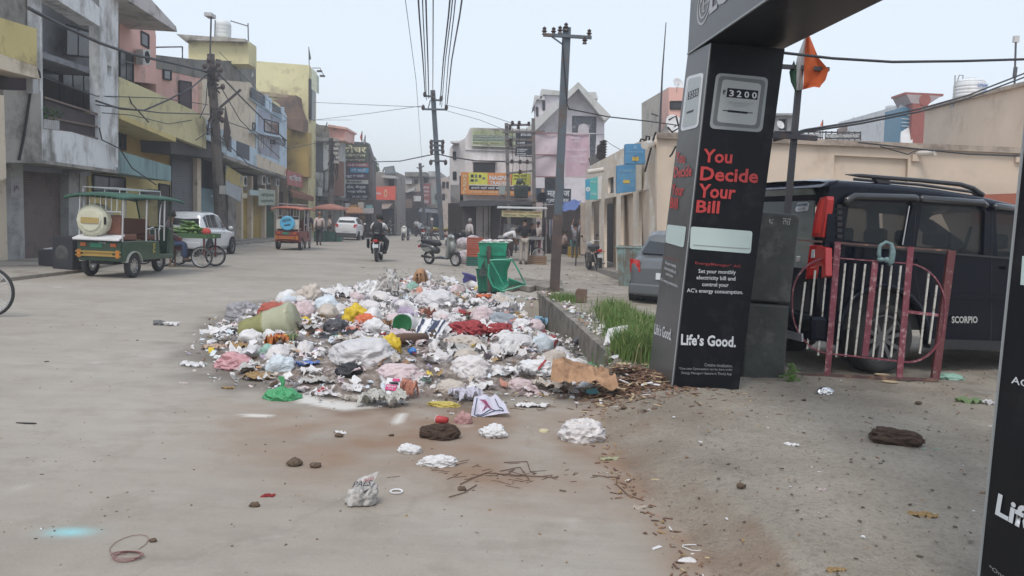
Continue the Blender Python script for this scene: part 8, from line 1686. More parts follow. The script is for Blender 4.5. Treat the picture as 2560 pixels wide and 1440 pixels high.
def heap():
 pts=HEAP;xs=[p.x for p in pts];ys=[p.y for p in pts];x0,x1,y0,y1=min(xs)-.3,max(xs)+.3,min(ys)-.3,max(ys)+.3;nx,ny=90,150
 mb=MB();vs={};
 for i in range(nx+1):
  for j in range(ny+1):
   x,y=x0+(x1-x0)*i/nx,y0+(y1-y0)*j/ny;d=pdist(x,y,HEAP)
   if d>-.06:
    n=noise.fractal(V((x*6,y*6,3)),1,2,4);vs[i,j]=len(mb.v);mb.v.append(V((x,y,zh(x,y)+(.035*n+.004)*sm(-.05,.3,d)-.012)))
 for(i,j),k in vs.items():
  if(i+1,j)in vs and(i,j+1)in vs and(i+1,j+1)in vs:mb.f.append([k,vs[i+1,j],vs[i+1,j+1],vs[i,j+1]])
 gm=M('mixed_waste_ground',(.19,.15,.125),.95,var=.45,vs=7,dirt=(.34,.31,.29),da=.50,ds=14,bump=.9,bs=40);tag(mb.build('waste_layer',gm,smooth=True,kind='stuff'),'matted layer of mixed small waste under the bags')
 r2=random.Random(11);mats=[PW,WP,PAP,PG,PT,PP,PC,CB,DRY,ORG,PB,LIL,SAL,PR,PY,MNT,DRY,WP]
 wts=[26,16,9,9,7,10,8,3,3,4,5,4,1.4,1.2,1,1,1.5,8]
 me=bpy.data.meshes.new('scraps');V_,F_,MI=[],[],[]
 def scrap(x,y,z,s,mi,up=1.):
  k=len(V_);n=3;ax=V((r2.gauss(0,1),r2.gauss(0,1),0)).normalized();nz_=V((r2.gauss(0,.5),r2.gauss(0,.5),1)).normalized();ay=nz_.cross(ax).normalized();ax=ay.cross(nz_);asp=r2.uniform(.4,1)
  for i in range(n+1):
   for j in range(n+1):
    u,v=i/n-.5,j/n-.5;V_.append(tuple(V((x,y,z))+ax*u*s*(1+r2.uniform(-.25,.25))+ay*v*s*asp*(1+r2.uniform(-.25,.25))+nz_*s*r2.uniform(-.16,.20)*up))
  for i in range(n):
   for j in range(n):
    a=k+i*(n+1)+j;F_.append((a,a+n+1,a+n+2,a+1));MI.append(mi)
 c=0
 while c<4700:
  x,y=r2.uniform(x0,x1),r2.uniform(y0,y1);d=pdist(x,y,HEAP)
  if d<-.25+r2.random()*.28:continue
  s=r2.uniform(.025,.10)*(1.25 if y>9 else 1)*(.5 if d<0 else 1);scrap(x,y,zh(x,y)+r2.uniform(.005,.05)*sm(-.1,.4,d)+.006,s,r2.choices(range(len(mats)),wts)[0]);c+=1
 for i in range(900):
  y=r2.uniform(YD0,YD1+.6);b=min(KERB,key=lambda p:abs(p.y-y));
  x=r2.uniform(-.4,1.6);s_,_=kdist(x,y)
  if-.7<s_<.35:scrap(x,y,zg(x,y)+.015,r2.uniform(.03,.11),r2.choices(range(len(mats)),wts)[0])
 me.from_pydata(V_,[],F_);
 for m in mats:me.materials.append(m)
 me.polygons.foreach_set('material_index',MI);me.polygons.foreach_set('use_smooth',[True]*len(me.polygons));o=link('litter_scraps',me,None);tag(o,'countless torn scraps of plastic paper and peel strewn over the heap',kind='stuff')
 B=lambda*a,**k:place('bag',*a,**k);S=lambda*a,**k:place('sheet',*a,**k)
 o=B(648,964,742,1007,PGN,'round knotted green plastic bag at the front left of the heap','bag',knot=True,crease=.14,dep=.24)
 t=GH(695,1005);MB().grid(lambda u,v:V((t.x-.02+.045*u*(.5+.6*v)+.012*math.sin(v*5),t.y+.10+.01*math.sin(u*8),t.z+.10+.09*v)),6,5).build('bag_ear',PGN,None,smooth=True).parent=o;bpy.data.objects['bag_ear'].matrix_parent_inverse=(Matrix.Translation(o.location)@Matrix.Diagonal((*o.scale,1))).inverted()
 B(800,840,988,920,PG,'large bulging grey white translucent bag in the middle of the front half','bag',crease=.12,dep=.85)
 a,b=GH(600,852),GH(735,838);a.z+=.08;b.z+=.16;oc=plastic('olive_film',(.27,.26,.10),1,.15,.4,.2);op=plastic('pale_olive_film',(.44,.44,.30),1,.2)
 T=thing('woven_sack','long olive green stuffed sack with a pale printed upper half','sack',a,world=True)
 def tb(p,q,r0_,r1_,m,n,e0=1.,e1=1.):
  mb=MB();mb.tube([p*(1-t_)+q*t_ for t_ in(0,.04,.12,.3,.5,.7,.88,1)],[r0_*e0,r0_*(.4+.6*e0),r0_,(r0_*.7+r1_*.3)*1.04,(r0_+r1_)/2,(r0_*.3+r1_*.7),r1_,r1_*e1],22);
  for i,v in enumerate(mb.v):mb.v[i]=v+(v-(p+q)/2).normalized()*.022*(ridge(v*5,2)-.3)+V((0,0,.01*noise.noise(v*14)))
  return mb.build(n,m,T,smooth=True)
 mid=a*.45+b*.55;tb(a,mid,.125,.175,oc,'lower_half',.35,1.);tb(mid-(b-a)*.02,b,.178,.215,op,'upper_half',1.,.96)
 for k_ in range(3):p_=mid+(b-a)*(.08+.1*k_)+V((0,-.165,.06));MB().tube([p_+V((.02*math.cos(t_),0,.02*math.sin(t_)))for t_ in[k2*.7 for k2 in range(10)]],.003,4).build('printed_ring',M('olive_print',(.16,.17,.07),.6),T)
 B(632,758,715,792,M('brick_red_sack',(.33,.075,.05),.7,var=.2,vs=7,bump=.4),'brick red sack lying behind the olive sack','sack',crease=.10,dep=.35)
 B(556,757,640,804,plastic('smoky_film',(.38,.37,.39),.8),'smoky grey bag with dark contents at the far left tip of the heap','bag',knot=True);B(733,716,800,762,PT,'pale translucent bag peaking up behind the olive sack','bag',crease=.4);B(778,748,845,788,PB,'smooth bluish white bag right of the pale peaked bag','bag',crease=.08);B(730,756,782,794,PP,'pinkish white bag tucked behind the sack end','bag')
 B(848,764,916,812,PY,'bright yellow knotted bag in the upper left of the heap','bag',knot=True,crease=.3);B(880,786,944,818,PO,'orange red torn bag just right of the bright yellow bag','bag',crease=.35);B(803,800,866,836,plastic('charcoal_film',(.07,.07,.08),1,.1),'charcoal grey bag below the yellow bag','bag');B(746,788,774,812,PY,'small lemon yellow packet beside the sack mouth','packet',name='packet');B(900,798,970,838,PW,'white crumpled bag left of the green lined carrier bag','bag');B(810,762,862,790,PC,'clear whitish bag left of the bright yellow bag','bag')
 for x0_,y0_,x1_,y1_,m,lab in((862,812,896,842,M('coral_print_packet',(.55,.20,.15),.6,dirt=(.7,.6,.55),da=.4,ds=30),'coral printed packet in front of the yellow bag'),(942,794,978,830,CB,'reddish brown carton piece left of the green lined bag'),(655,828,712,870,M('red_yellow_wrapper',(.42,.08,.03),.5,dirt=(.65,.45,.04),da=.5,ds=14),'crumpled red and yellow wrappers in front of the olive sack'),(715,828,742,856,plastic('olive_green_leaf',(.30,.36,.18),1),'pale green pod like wrapper in front of the sack'),(1328,838,1372,870,M('neon_black_packet',(.52,.58,.04),.5,dirt=(.02,.02,.02),da=.5,ds=9),'neon yellow and black packet at the right side of the heap'),(1335,788,1402,828,plastic('sky_blue_film',(.28,.50,.68),1),'sky blue crumpled plastic by the drain wall'),(1300,826,1332,838,PY,'flat yellow card near the right side')):S(x0_,y0_,x1_,y1_,m,lab,'packet',name='packet',crease=.35)
 c=GH(1005,838);T=thing('carrier_bag','open mouthed white carrier bag with green lining and dark print','bag',c,world=True);k=c.y/FPX;r=29*k
 pr=[(r*.95,.0),(r*1.04,r*.4),(r*1.0,r*1.2),(r*.9,r*1.9)];o1=spun([(p_[0],-p_[1])for p_ in pr],c+V((0,-.03,r*.95)),V((-.35,-1,.25)),26);
 for i,v in enumerate(o1.v):o1.v[i]=v+V((1,0,1))*.02*noise.noise(v*9)
 o1.build('shell',PW,T,smooth=True);o2=spun([(r*.93,-.005),(r*.9,-r*.8),(r*.6,-r*1.3),(0,-r*1.4)],c+V((0,-.03,r*.95)),V((-.35,-1,.25)),22);o2.build('lining',PGN,T,smooth=True)
 text('HOODIN',c+V((-.04,-.12,.03)),c+V((.17,-.12,.055)),c+V((-.04,-.13,.075)),BLK,T,.02)
 c=GH(1075,848);T=thing('parcel_bag','crumpled white and navy striped parcel bag with A-KRY print','bag',c,world=True);k=c.y/FPX
 q_=[P(x,y,c.y+o_)for x,y,o_ in((1030,846,0),(1094,850,-.02),(1122,806,.35),(1052,800,.3))]
 o=MB().grid(lambda u,v:bil(q_,u,v)+V((0,0,.035*(ridge(V((u*2.5,v*2,1)),3)))),18,12).build('film',PW,T,smooth=True);nv=M('navy_film',(.035,.045,.09),.4)
 for u0,u1 in((.06,.16),(.42,.72),(.84,.9)):MB().grid(lambda u,v:bil(q_,u0+(u1-u0)*u+.12*v*0,v)+V((0,-.006,.008+.035*ridge(V(((u0+(u1-u0)*u)*2.5,v*2,1)),3))),8,12).build('stripe',nv,T,smooth=True)
 text('A-KRY',bil(q_,.50,.15)+V((0,-.02,.04)),bil(q_,.58,.9)+V((0,-.02,.045)),bil(q_,.43,.2)+V((0,-.02,.05)),WHT,T,.03,.012)
 B(1118,800,1220,846,RC,'dull red bundled cloth in the centre of the heap','cloth',name='cloth_bundle',crease=.3,dep=.5);B(1205,808,1284,842,RC,'smaller dull red cloth right of the big red bundle','cloth',name='cloth_bundle',crease=.3,dep=.4);B(1030,728,1134,774,PG,'long pale grey stuffed plastic sack at the back of the heap','sack',crease=.15,dep=.5)
 B(942,836,1000,880,PY,'mustard yellow knotted bag beside the brown roll','bag',knot=True,crease=.25);S(912,838,948,860,PY,'torn yellow strip left of the mustard bag','strip',name='plastic_strip')
 a=GH(985,868);b=GH(1062,862);T=tag(MB().tube([a+V((0,0,.07)),a*.7+b*.3+V((0,.02,.075)),b+V((0,.0,.07)),b+V((.03,0,.065))],[.055,.06,.055,.03],14).build('cardboard_roll',M('brown_roll',(.12,.065,.04),.7,var=.15),None,smooth=True),'smooth dark brown roll lying beside the mustard yellow bag','roll')
 T=thing('newspaper_heap','tall crumpled pile of grey newspapers standing at the back of the heap','newspapers',GH(945,758),world=True);Yn=GH(945,758).y
 for i,(x0_,y0_,x1_,y1_)in enumerate(((966,672,1000,730),(975,690,1003,745),(940,686,985,752),(915,700,960,762),(890,700,930,740),(925,725,1000,768),(950,700,990,770),(885,720,925,765),(900,740,960,772))):
  me=sheet_mesh(300+i,14,.2);q=[P(x0_,y1_,Yn-.1),P(x1_,y1_,Yn),P(x1_,y0_,Yn+.2),P(x0_,y0_,Yn+.1)]
  for v in me.vertices:v.co=bil(q,v.co.x+.5,v.co.y+.5)+V((0,-.14*v.co.z,.03*v.co.z))
  link('newspaper',me,PAP if i not in(3,4)else PW,T)
 B(520,880,628,928,plastic('rose_film',(.66,.36,.38),.9),'rose pink bag with white folds at the left front edge','bag',crease=.3);B(655,888,732,936,PB,'smooth bluish white bowl shaped bag near the front left','bag',crease=.08,knot=False);B(640,862,688,892,MNT,'pale mint crumpled tub above the bluish bag','tub',name='crumpled_tub');S(735,896,798,922,M('blue_print_card',(.06,.16,.48),.5,dirt=(.6,.6,.65),da=.35,ds=25),'blue printed packet right of the bluish bag','packet',name='packet',crease=.15)
 S(740,914,792,942,WP,'clean white paper plate in front of the blue packet','plate',name='paper_plate',crease=.06);B(832,908,903,946,BKP,'black bag with a yellow emblem near the front','bag',crease=.3);S(745,935,845,968,PAP,'wide grey white crumpled paper left of the printed pink packet','paper',name='crumpled_paper',crease=.3);S(600,925,690,955,DRY,'tan dry leaf waste above the green bag','leaf waste',name='leaf_waste',crease=.5);S(1050-200,955,905,985,PC,'clear crumpled film left of the printed pink packet','film',crease=.3);S(505,855,560,880,plastic('peach_film',(.62,.45,.34),.9),'peach cup shaped film at the left edge','film',crease=.4);S(560,850,620,876,DRY,'dry tan film next to the peach film','film',crease=.4)
 B(922,908,1060,958,PP,'broad pinkish clear bag in the front middle','bag',crease=.14,dep=.6);B(1120,892,1226,950,PC,'big clear puffed bag in the front right','bag',crease=.16);S(1180,905,1300,950,PW,'white printed film beside the puffed clear bag','film',crease=.25);B(1290,898,1405,940,PW,'white bag with a red ribbon at the right front','bag',crease=.3);
 p_=GH(1350,936);MB().bar(p_+V((-.03,-.05,.05)),p_+V((.05,.0,.14)),.035,.004).build('ribbon',PR,None);tag(bpy.data.objects['ribbon'],'red strip across the white bag at the right front','ribbon')
 B(1410,905,1452,944,PC,'clear crumpled bag at the right front corner','bag',crease=.3);B(1100,838,1216,878,PT,'long beige clear bag below the dull red cloth','bag',crease=.2);B(1250,838,1346,876,PG,'long grey streaked bag right of the beige bag','bag',crease=.15);B(1085,950,1165,992,PT,'beige smoky puffed bag in front','bag',crease=.15);S(1168,945,1240,978,WP,'white printed film lying flat at the front','film',crease=.25);B(1265,945,1330,978,PP,'small pinkish bag left of the cardboard sack','bag');S(1330,940,1432,985,PT,'stained beige film behind the cardboard sack','film',crease=.3)
 q=[P(x,y,Yq)for x,y,Yq in((952,996,GH(970,995).y),(992,1003,GH(970,995).y),(1005,948,GH(970,995).y+.22),(968,946,GH(970,995).y+.22))];T=thing('printed_packet','white packet printed with a pink block leaning at the front','packet',q[0],world=True)
 MB().grid(lambda u,v:bil(q,u,v)+V((0,0,.012*ridge(V((u*2,v*2,3)),1))),10,10).build('film',WP,T,smooth=True);nq=(q[1]-q[0]).cross(q[3]-q[0]).normalized();nq=nq if nq.y<0 else-nq
 for u0,u1,v0,v1,m in((.1,.8,.35,.62,M('magenta_print',(.50,.05,.16),.5)),(.25,.85,.66,.74,BLK),(.4,.9,.80,.93,M('magenta_print'))):MB().prism([bil(q,a_,b_)+nq*.022 for a_,b_ in((u0,v0),(u1,v0),(u1,v1),(u0,v1))],nq*.001).build('printed_block',m,T)
 text('MADHUR',bil(q,.16,.5)+nq*.024,bil(q,.74,.5)+nq*.024,bil(q,.16,.57)+nq*.024,WHT,T,.02,0);text('500 g',bil(q,.3,.4)+nq*.024,bil(q,.6,.4)+nq*.024,bil(q,.3,.46)+nq*.024,WHT,T,.02,0)
 S(998,938,1042,1002,SAL,'torn salmon orange plastic hanging down at the front','film',crease=.5,dep=.14);B(1022,940,1062,972,WP,'round white crumpled bag behind the salmon film','bag',crease=.2);S(890,965,1010,1025,M('ash_white_paper',(.48,.47,.43),.9,var=.3,vs=16,bump=.6,dirt=(.1,.09,.08),da=.3,ds=12),'ragged ash white paper rolled out at the front','paper',name='crumpled_paper',crease=.5)
 S(1120,960,1205,1010,plastic('violet_white_film',(.62,.60,.70),.95),'violet white printed film hanging over the front edge','film',crease=.35)
 q=[P(x,y,yy)for x,y,yy in((1177,1046,GH(1200,1046).y),(1276,1044,GH(1250,1046).y),(1246,996,GH(1220,1046).y+.26),(1186,998,GH(1220,1046).y+.26))];T=thing('printed_bag','flattened violet white bag with navy frame lines in front of the heap','bag',q[0],world=True);f_=lambda u,v:bil(q,u,v)+V((0,0,.03*ridge(V((u*2.2,v*2,7)),2)+.01))
 MB().grid(f_,18,14).build('film',plastic('violet_white_film',(.62,.60,.70)),T,smooth=True)
 for u0,v0,u1,v1 in((.08,.1,.85,.1),(.85,.1,.8,.85),(.08,.1,.12,.8),(.15,.18,.78,.18)):MB().tube([f_(u0+(u1-u0)*t_/10,v0+(v1-v0)*t_/10)+V((0,-.003,.005))for t_ in range(11)],.0035,4).build('printed_line',M('navy_print'),T)
 for k_ in range(5):MB().tube([f_(.3+.05*k_+.1*math.sin(t_/2),.3+.05*t_)+V((0,-.003,.005))for t_ in range(9)],.003,4).build('printed_scroll',M('navy_print')if k_%2 else M('magenta_print'),T)
 B(1066,1002,1152,1022,plastic('mustard_pale_film',(.60,.48,.12),1),'flat yellow beige empty packet in front of the heap','packet',name='packet',crease=.2);B(1132,1028,1180,1064,plastic('dusty_pink_film',(.52,.30,.29),.95),'dusty pink knotted little bag at the front','bag',knot=True)
 c=GG(1108,1060);T=thing('paper_cup','crushed red paper cup with a white rim lying in front of the heap','cup',c,world=True);ax=V((1,-.5,.1));spun([(0,.0),(.022,0),(.032,.09)],c+V((.03,0,.03)),-ax,14).build('cup_wall',M('red_cup',(.42,.035,.04),.5),T,smooth=True);spun([(.032,.088),(.034,.092),(.030,.094),(.02,.08),(0,.07)],c+V((.03,0,.03)),-ax,14).build('rim',WP,T)
 q=[P(x,y,yy)for x,y,yy in((1372,1040,6.55),(1545,1012,6.75),(1478,962,7.2),(1382,985,7.05))];T=thing('paper_sack','large torn brown paper sack with a teal patch at the right front of the heap','sack',GG(1440,1045),world=True)
 zs=min(p.z for p in q)
 def pk(u,v):
  p=bil(q,u,v);f2=.06*ridge(V((u*1.3+v,v*3.4-u*.8,4)),5)+.03*ridge(V((u*6,v*6,4)),1);g_=zh(p.x,p.y);return V((p.x,p.y,g_+.03+.22*math.sin(math.pi*min(1,v*1.1+.05))*(1-.6*u)+f2*1.7))
 MB().grid(pk,30,22).build('paper_body',CB,T,smooth=True)
 MB().grid(lambda u,v:P(1376+60*u+8*math.sin(v*4),1000-54*v+30*u*v*.6,7.0+.12*u)+V((.02*math.sin(v*9),.05*math.sin(u*7),0)),12,10).build('torn_flap',CB,T,smooth=True)
 MB().prism([P(x,y,6.86)+V((0,0,.012))for x,y in((1466,977),(1490,973),(1498,986),(1478,989),(1464,986))],V((0,.004,0))).build('printed_patch',M('teal_print',(.10,.28,.32),.6),T)
 S(1285,1002,1372,1024,WP,'white newsprint sheet pointing left of the brown sack','paper',name='paper_sheet',crease=.12);B(1396,1042,1518,1112,PC,'clear limp plastic bag spread below the brown sack','bag',crease=.32,dep=.5)
 S(1222,732,1286,756,WP,'white film beside the bin post','film',crease=.3);S(1190,733,1228,752,PO,'orange red film behind the bin post','film',crease=.3);B(1180,772,1236,810,PP,'dusty pink bag left of the bin post','bag',crease=.15);B(1222,784,1290,816,plastic('blue_grey_film',(.36,.40,.44),.9),'blue grey bag right of the bin post','bag',crease=.15);B(1280,800,1326,826,PW,'white crumpled bag with yellow print near the blue plastic','bag');B(1062,880,1130,908,PC,'dim clear bag with a blue ball beside it','bag',crease=.2)
 tag(MB().sph(GH(1030,887)+V((0,0,.04)),.042,12,8,(1.1,1,.8)).build('blue_ball',plastic('bright_blue_film',(.05,.22,.60),1),None,smooth=True),'small bright blue plastic ball in the middle of the heap','ball')
 c=GH(1455,914);spun([(0,0),(.055,0),(.062,.008),(.066,.0),(.062,-.006),(0,-.004)],c+V((0,0,.05)),V((0,-.8,.1)),20).build('metal_disc',M('tin_lid_metal',(.6,.6,.58),.35,metal=.4),None);tag(bpy.data.objects['metal_disc'],'round pale tin lid tilted at the right end of the heap','lid')
 tag(MB().tube([GH(1434,868)+V((0,0,.05)),GH(1448,862)+V((0,0,.08))],.038,14).build('tin_can',M('dark_tin',(.10,.10,.11),.3,metal=.7),None),'dark tin can at the foot of the drain wall','can')
 for x0_,y0_,x1_,y1_,lab in((1045,1058,1148,1106,'dark dung pat on the road in front of the heap'),(2194,1070,2322,1120,'long dark brown dung lump on the concrete at right')):
  o=B(x0_,y0_,x1_,y1_,M('dark_dung',(.095,.058,.040),.95,var=.35,vs=25,bump=1,bs=45),lab,'dung',name='dung',crease=.22);
  if x0_>2000:o.rotation_euler[2]=R(-22)
 for x0_,y0_,x1_,y1_,m,lab,kd in((1195,1060,1270,1101,PW,'white crumpled carrier bag right of the dung pat','bag'),(988,1108,1054,1140,PW,'small white bag below the dung pat, left one','bag'),(1038,1136,1142,1173,PW,'long limp white bag below the small white bag','bag'),(830,1073,864,1090,WP,'white paper scrap with a stone beside it','sheet'),(437,900,506,921,PW,'flat white film lying alone at the left of the heap','sheet'),(648,1228,688,1248,PR,'small red foil packet alone on the road','sheet'),(2350,932,2420,953,MNT,'pale green white knotted bag beside the railing foot','bag'),(1580,1258,1620,1278,PT,'square cream paper piece on the kerb edge','sheet'),(1500,1138,1552,1156,plastic('green_cream_film',(.45,.46,.28),1),'cream and green packet on the kerb edge','sheet'),(1694,1390,1745,1412,WP,'white glove like scrap at the bottom kerb','bag'),(360,985,384,993,WP,'tiny white wrapper left of the heap','sheet'),(440,953,470,962,PP,'tiny pink wrapper left of the heap','sheet'),(944,1303,974,1316,PP,'pale pink torn tissue on the near road','sheet'),(1960,1103,1998,1117,WP,'white folded wrapper on the right concrete','sheet'),(2046,1174,2066,1184,WP,'small white chip of paper on the right concrete','sheet'),(2048,1216,2072,1230,PP,'pink and white wrapper on the right concrete','sheet'),(2280,1274,2350,1298,DRY,'dry curled brown leaf on the right concrete','sheet'),(2066,1410,2120,1436,DRY,'brown leaf cluster at the bottom right','sheet'),(2400,990,2470,1014,plastic('dull_leaf_green',(.16,.24,.10),1),'flattened green leaf waste near the right tower','sheet'),(2462,996,2502,1018,PG,'grey film next to the green leaf waste','sheet'),(2302,1117,2360,1127,MNT,'pale green sliver right of the dung lump','sheet'),(376,797,408,816,M('grey_crushed_tin',(.12,.12,.12),.6,var=.3,vs=9),'crushed grey carton on the road left of the heap','bag'),(404,802,440,818,PW,'white film beside the crushed grey carton','sheet'),(550,962,582,976,DRY,'tan peel cluster left of the green bag','sheet'),(1640,1282,1662,1296,SAL,'pinkish dry leaf in the kerb gutter','sheet'),(1122,1028,1135,1040,PW,'tiny white film tip by the pink bag','sheet')):
  place(kd,x0_,y0_,x1_,y1_,m,lab,'litter' if kd=='sheet' else 'bag',crease=.3 if kd=='bag' else.22,name='litter_piece' if kd=='sheet' else None)
 o=B(2046,962,2090,990,M('kitchen_foil',(.75,.75,.75),.22,var=.3,vs=20,metal=.9),'crumpled silver foil ball near the stone pillar','foil',name='foil_ball',crease=.5)
 c=GG(895,1268);T=thing('newspaper_bag','crumpled newspaper bag with red and black print on the near road','newspaper',c,world=True)
 me=bag_mesh(401,False,.38,4);
 for v in me.vertices:q=v.co;v.co=c+V((q.x*.17+q.z*.03,q.y*.16+.06,q.z*.14))
 link('crumpled_paper',me,PAP,T);q=[c+V((-.03,.0,.08)),c+V((.06,.02,.09)),c+V((.09,.07,.165)),c+V((.01,.05,.14))];MB().grid(lambda u,v:bil(q,u,v)+V((0,0,.01*ridge(V((u*3,v*3,0)),8))),8,8).build('upper_leaf',PAP,T,smooth=True)
 text('PALS',q[0]+V((0,-.02,.03)),q[1]+V((0,-.02,.025)),q[0]+V((.01,0,.055)),M('dark_print'),T,.02,.004);text('FRESH',q[3]+V((.01,-.03,-.015)),q[2]+V((-.02,-.03,-.03)),q[3]+V((.012,-.02,.0)),M('dull_red_board'),T,.02,.004)
 c=GG(991,1231);tag(MB().lathe([(.026,0),(.036,0),(.038,.006),(.034,.009),(.026,.004)],c+V((0,0,.002)),22).build('jar_ring',WP,None),'white plastic ring lying flat on the near road','ring');c=GG(1360,1078);tag(MB().lathe([(0,.012),(.03,.012),(.036,.009),(.038,.0),(0,0)],c,20).build('round_cake',M('cream_dough',(.50,.44,.28),.9,var=.25,vs=40),None),'round cream flat cake on the road below the brown sack','food')
 for x,y in((1560,913),(1620,915),(2205,940),(2225,958)):c=GH(x,y);tag(MB().lathe([(0,.01),(.05,.012),(.075,.02),(.078,.016),(.05,0),(0,0)],c,16,sy=.7).build('leaf_plate',M('tan_leaf_plate',(.46,.36,.24),.8,var=.15),None),{1560:'tan dry leaf plate left of its twin on the bark heap',1620:'tan dry leaf plate nearest to the tall tower on the bark heap',2205:'tan leaf plate under the railing, upper one',2225:'tan leaf plate just in front of the railing, lower one'}[x],'plate')
 for i,(x,y,s)in enumerate(((737,1163,.035),(787,1168,.026),(848,1092,.024),(978,1090,.014),(1300,962,.03),(1853,1218,.02),(2296,1010,.022),(383,1354,.014),(637,1266,.02),(1155,1225,.02),(2010,1002,.016),(1560,1022,.02))):
  c=GG(x,y);o=MB().sph(c+V((0,0,s*.45)),s,9,6,(1.4,1,.7)).build('stone',M('dirt_clod',(.13,.09,.06),.95,var=.4,vs=60,bump=.8,bs=120),None,smooth=True)
  for v in o.data.vertices:v.co+=V((1,1,1))*s*.4*noise.noise(v.co*60)
  tag(o,'brown clod of dirt on the ground, %s'%('left of a pair below the stain','right of a pair below the stain','beside the white paper scrap','tiny one beside the dung pat','in the front right of the heap','on the middle of the right concrete','above the dung lump at right','near the bottom left corner','just below the red packet','among the twigs','right of the tower foot','right of the brown sack')[i],'clod')
 wire_m=M('pink_brown_wire',(.22,.11,.10),.6);c=GG(318,1395);mb=MB();rr=random.Random(5)
 for k_ in range(4):mb.tube([c+V((.055*math.cos(a_*.63+k_)*(1+.1*k_),.05*math.sin(a_*.63+k_)*(1-.08*k_),.004+.004*k_))for a_ in range(12)],.0018,4)
 mb.tube([c+V((-.02,.03,.005))]+[c+V((-.055+.07*math.cos(a_),.13+.11*math.sin(a_),.004))for a_ in[-1.2-.5*i for i in range(12)]],.0015,4);o=mb.build('wire_coil',wire_m,None);tag(o,'thin pinkish wire coil with a big loop at the bottom left','wire coil')
 c=GG(62,1059);tag(MB().tube([c+V((-.06,0,.004)),c+V((.02,-.012,.004)),c+V((.07,-.01,.004)),c+V((.08,.0,.004)),c+V((.06,.012,.004)),c+V((-.06,.004,.004))],.003,5).build('cable_loop',DARK(),None),'thin black loop of cable at the far left of the road','cable');c=GG(1735,1372);tag(MB().tube([c+V((.05*math.cos(a_)-.01*math.sin(3*a_),.035*math.sin(a_),.006))for a_ in[k_*.5 for k_ in range(13)]],.0028,5).build('string_loop',WP,None),'white string loop lying at the bottom of the kerb','string')
 q=[P(1508,864,9.0),P(1572,850,9.1),P(1570,812,9.4),P(1520,822,9.3)];tag(MB().grid(lambda u,v:bil(q,u,v)+V((0,.03*math.sin(u*3),0)),8,6).build('white_sheet',WP,None,smooth=True),'bluish white sheet leaning in the grass beside the drain wall','sheet')
 r2=random.Random(31);pts=HEAP;xs=[p.x for p in pts];ys=[p.y for p in pts];x0,x1,y0,y1=min(xs),max(xs),min(ys),max(ys)
 base=[bag_mesh(50+i*3.1,False,.24,3,.35)for i in range(7)];bsh=[sheet_mesh(90+i*7,12,.28,.3)for i in range(6)]
 gm_=[(PW,'white'),(PC,'clear'),(PG,'grey'),(PP,'pinkish'),(PT,'beige'),(PB,'pale blue'),(PAP,'newsprint'),(LIL,'lilac'),(WP,'paper white'),(PR,'red'),(PY,'yellow'),(MNT,'mint'),(CB,'cardboard brown'),(BKP,'black'),(PGN,'green'),(SAL,'salmon')];gw=[30,24,9,13,10,5,7,4,12,2,1.3,1.3,3,1.6,1,1.2]
 cnt=0;cache={};used=set()
 LM=[(G(a_,b_),s)for a_,b_,s in((695,1000,'the green knotted bag'),(893,915,'the big grey white bag'),(600,850,'the olive sack foot'),(720,800,'the olive sack mouth'),(598,800,'the smoky bag at the left tip'),(882,808,'the bright yellow bag'),(1005,838,'the green lined carrier bag'),(1075,845,'the striped parcel bag'),(1168,844,'the big red cloth'),(1245,840,'the smaller red cloth'),(1082,770,'the long grey sack at the back'),(945,758,'the newspaper pile'),(970,876,'the mustard bag'),(766,918,'the blue printed packet'),(574,925,'the rose pink bag'),(868,942,'the black bag'),(990,955,'the broad pinkish bag'),(1172,946,'the puffed clear bag'),(1350,936,'the red ribboned bag'),(1350,866,'the neon packet'),(1370,824,'the sky blue film'),(1224,768,'the bin post'),(1430,940,'the brown paper sack'),(1125,985,'the beige puffed bag'),(1160,876,'the long beige bag'),(1300,874,'the streaked grey bag'),(1030,885,'the small blue ball'),(790,830,'the charcoal bag'),(690,934,'the bluish bowl bag'),(980,995,'the pink printed packet'))]
 while cnt<285:
  x,y=r2.uniform(x0,x1),y0+(y1-y0)*r2.random()**1.25;d=pdist(x,y,HEAP)
  if d<.03 or any(((x-a_)/c_)**2+((y-b_)/d_)**2<1 for a_,b_,c_,d_ in FOOT):continue
  i=r2.choices(range(len(gm_)),gw)[0];m,cn=gm_[i];sh=r2.random()<.58 or cn in('newsprint','cardboard brown','paper white');me0=r2.choice(bsh if sh else base)
  key=(id(me0),cn)
  if key not in cache:q=me0.copy();q.materials.append(m);cache[key]=q
  o=bpy.data.objects.new('plastic_scrap_sheet' if sh and i not in(6,8,12)else('paper_scrap' if sh else 'crumpled_bag'),cache[key]);col.objects.link(o);w=r2.uniform(.15,.42 if sh else.34)*(1.15 if y>10 else 1)
  o.location=(x,y,zh(x,y)-.01);o.scale=(w,w*r2.uniform(.5,.9),w*(r2.uniform(.2,.45)if sh else r2.uniform(.4,.7)));o.rotation_euler=(r2.uniform(-.3,.3),r2.uniform(-.25,.25),r2.uniform(0,6.28))
  what='torn sheet' if sh else 'crumpled bag';px_=lambda q:(q.x/q.y,q.y);lm=min(LM,key=lambda t_:((t_[0].x-x)**2+((t_[0].y-y)*.5)**2));dx,dy=x-lm[0].x,(y-lm[0].y)*.6
  lab_='%s %s %s %s %s'%('large' if w>.27 else('small' if w<.19 else 'medium'),cn,what,('right of' if dx>0 else 'left of')if abs(dx)>abs(dy)else('behind' if dy>0 else 'in front of'),lm[1])
  if lab_ in used:
   l2=sorted(LM,key=lambda t_:((t_[0].x-x)**2+((t_[0].y-y)*.5)**2))[1][1];lab_=(lab_+' near '+l2)if len((lab_+' near '+l2).split())<=14 else lab_.replace('torn','ragged').replace('crumpled','rumpled')
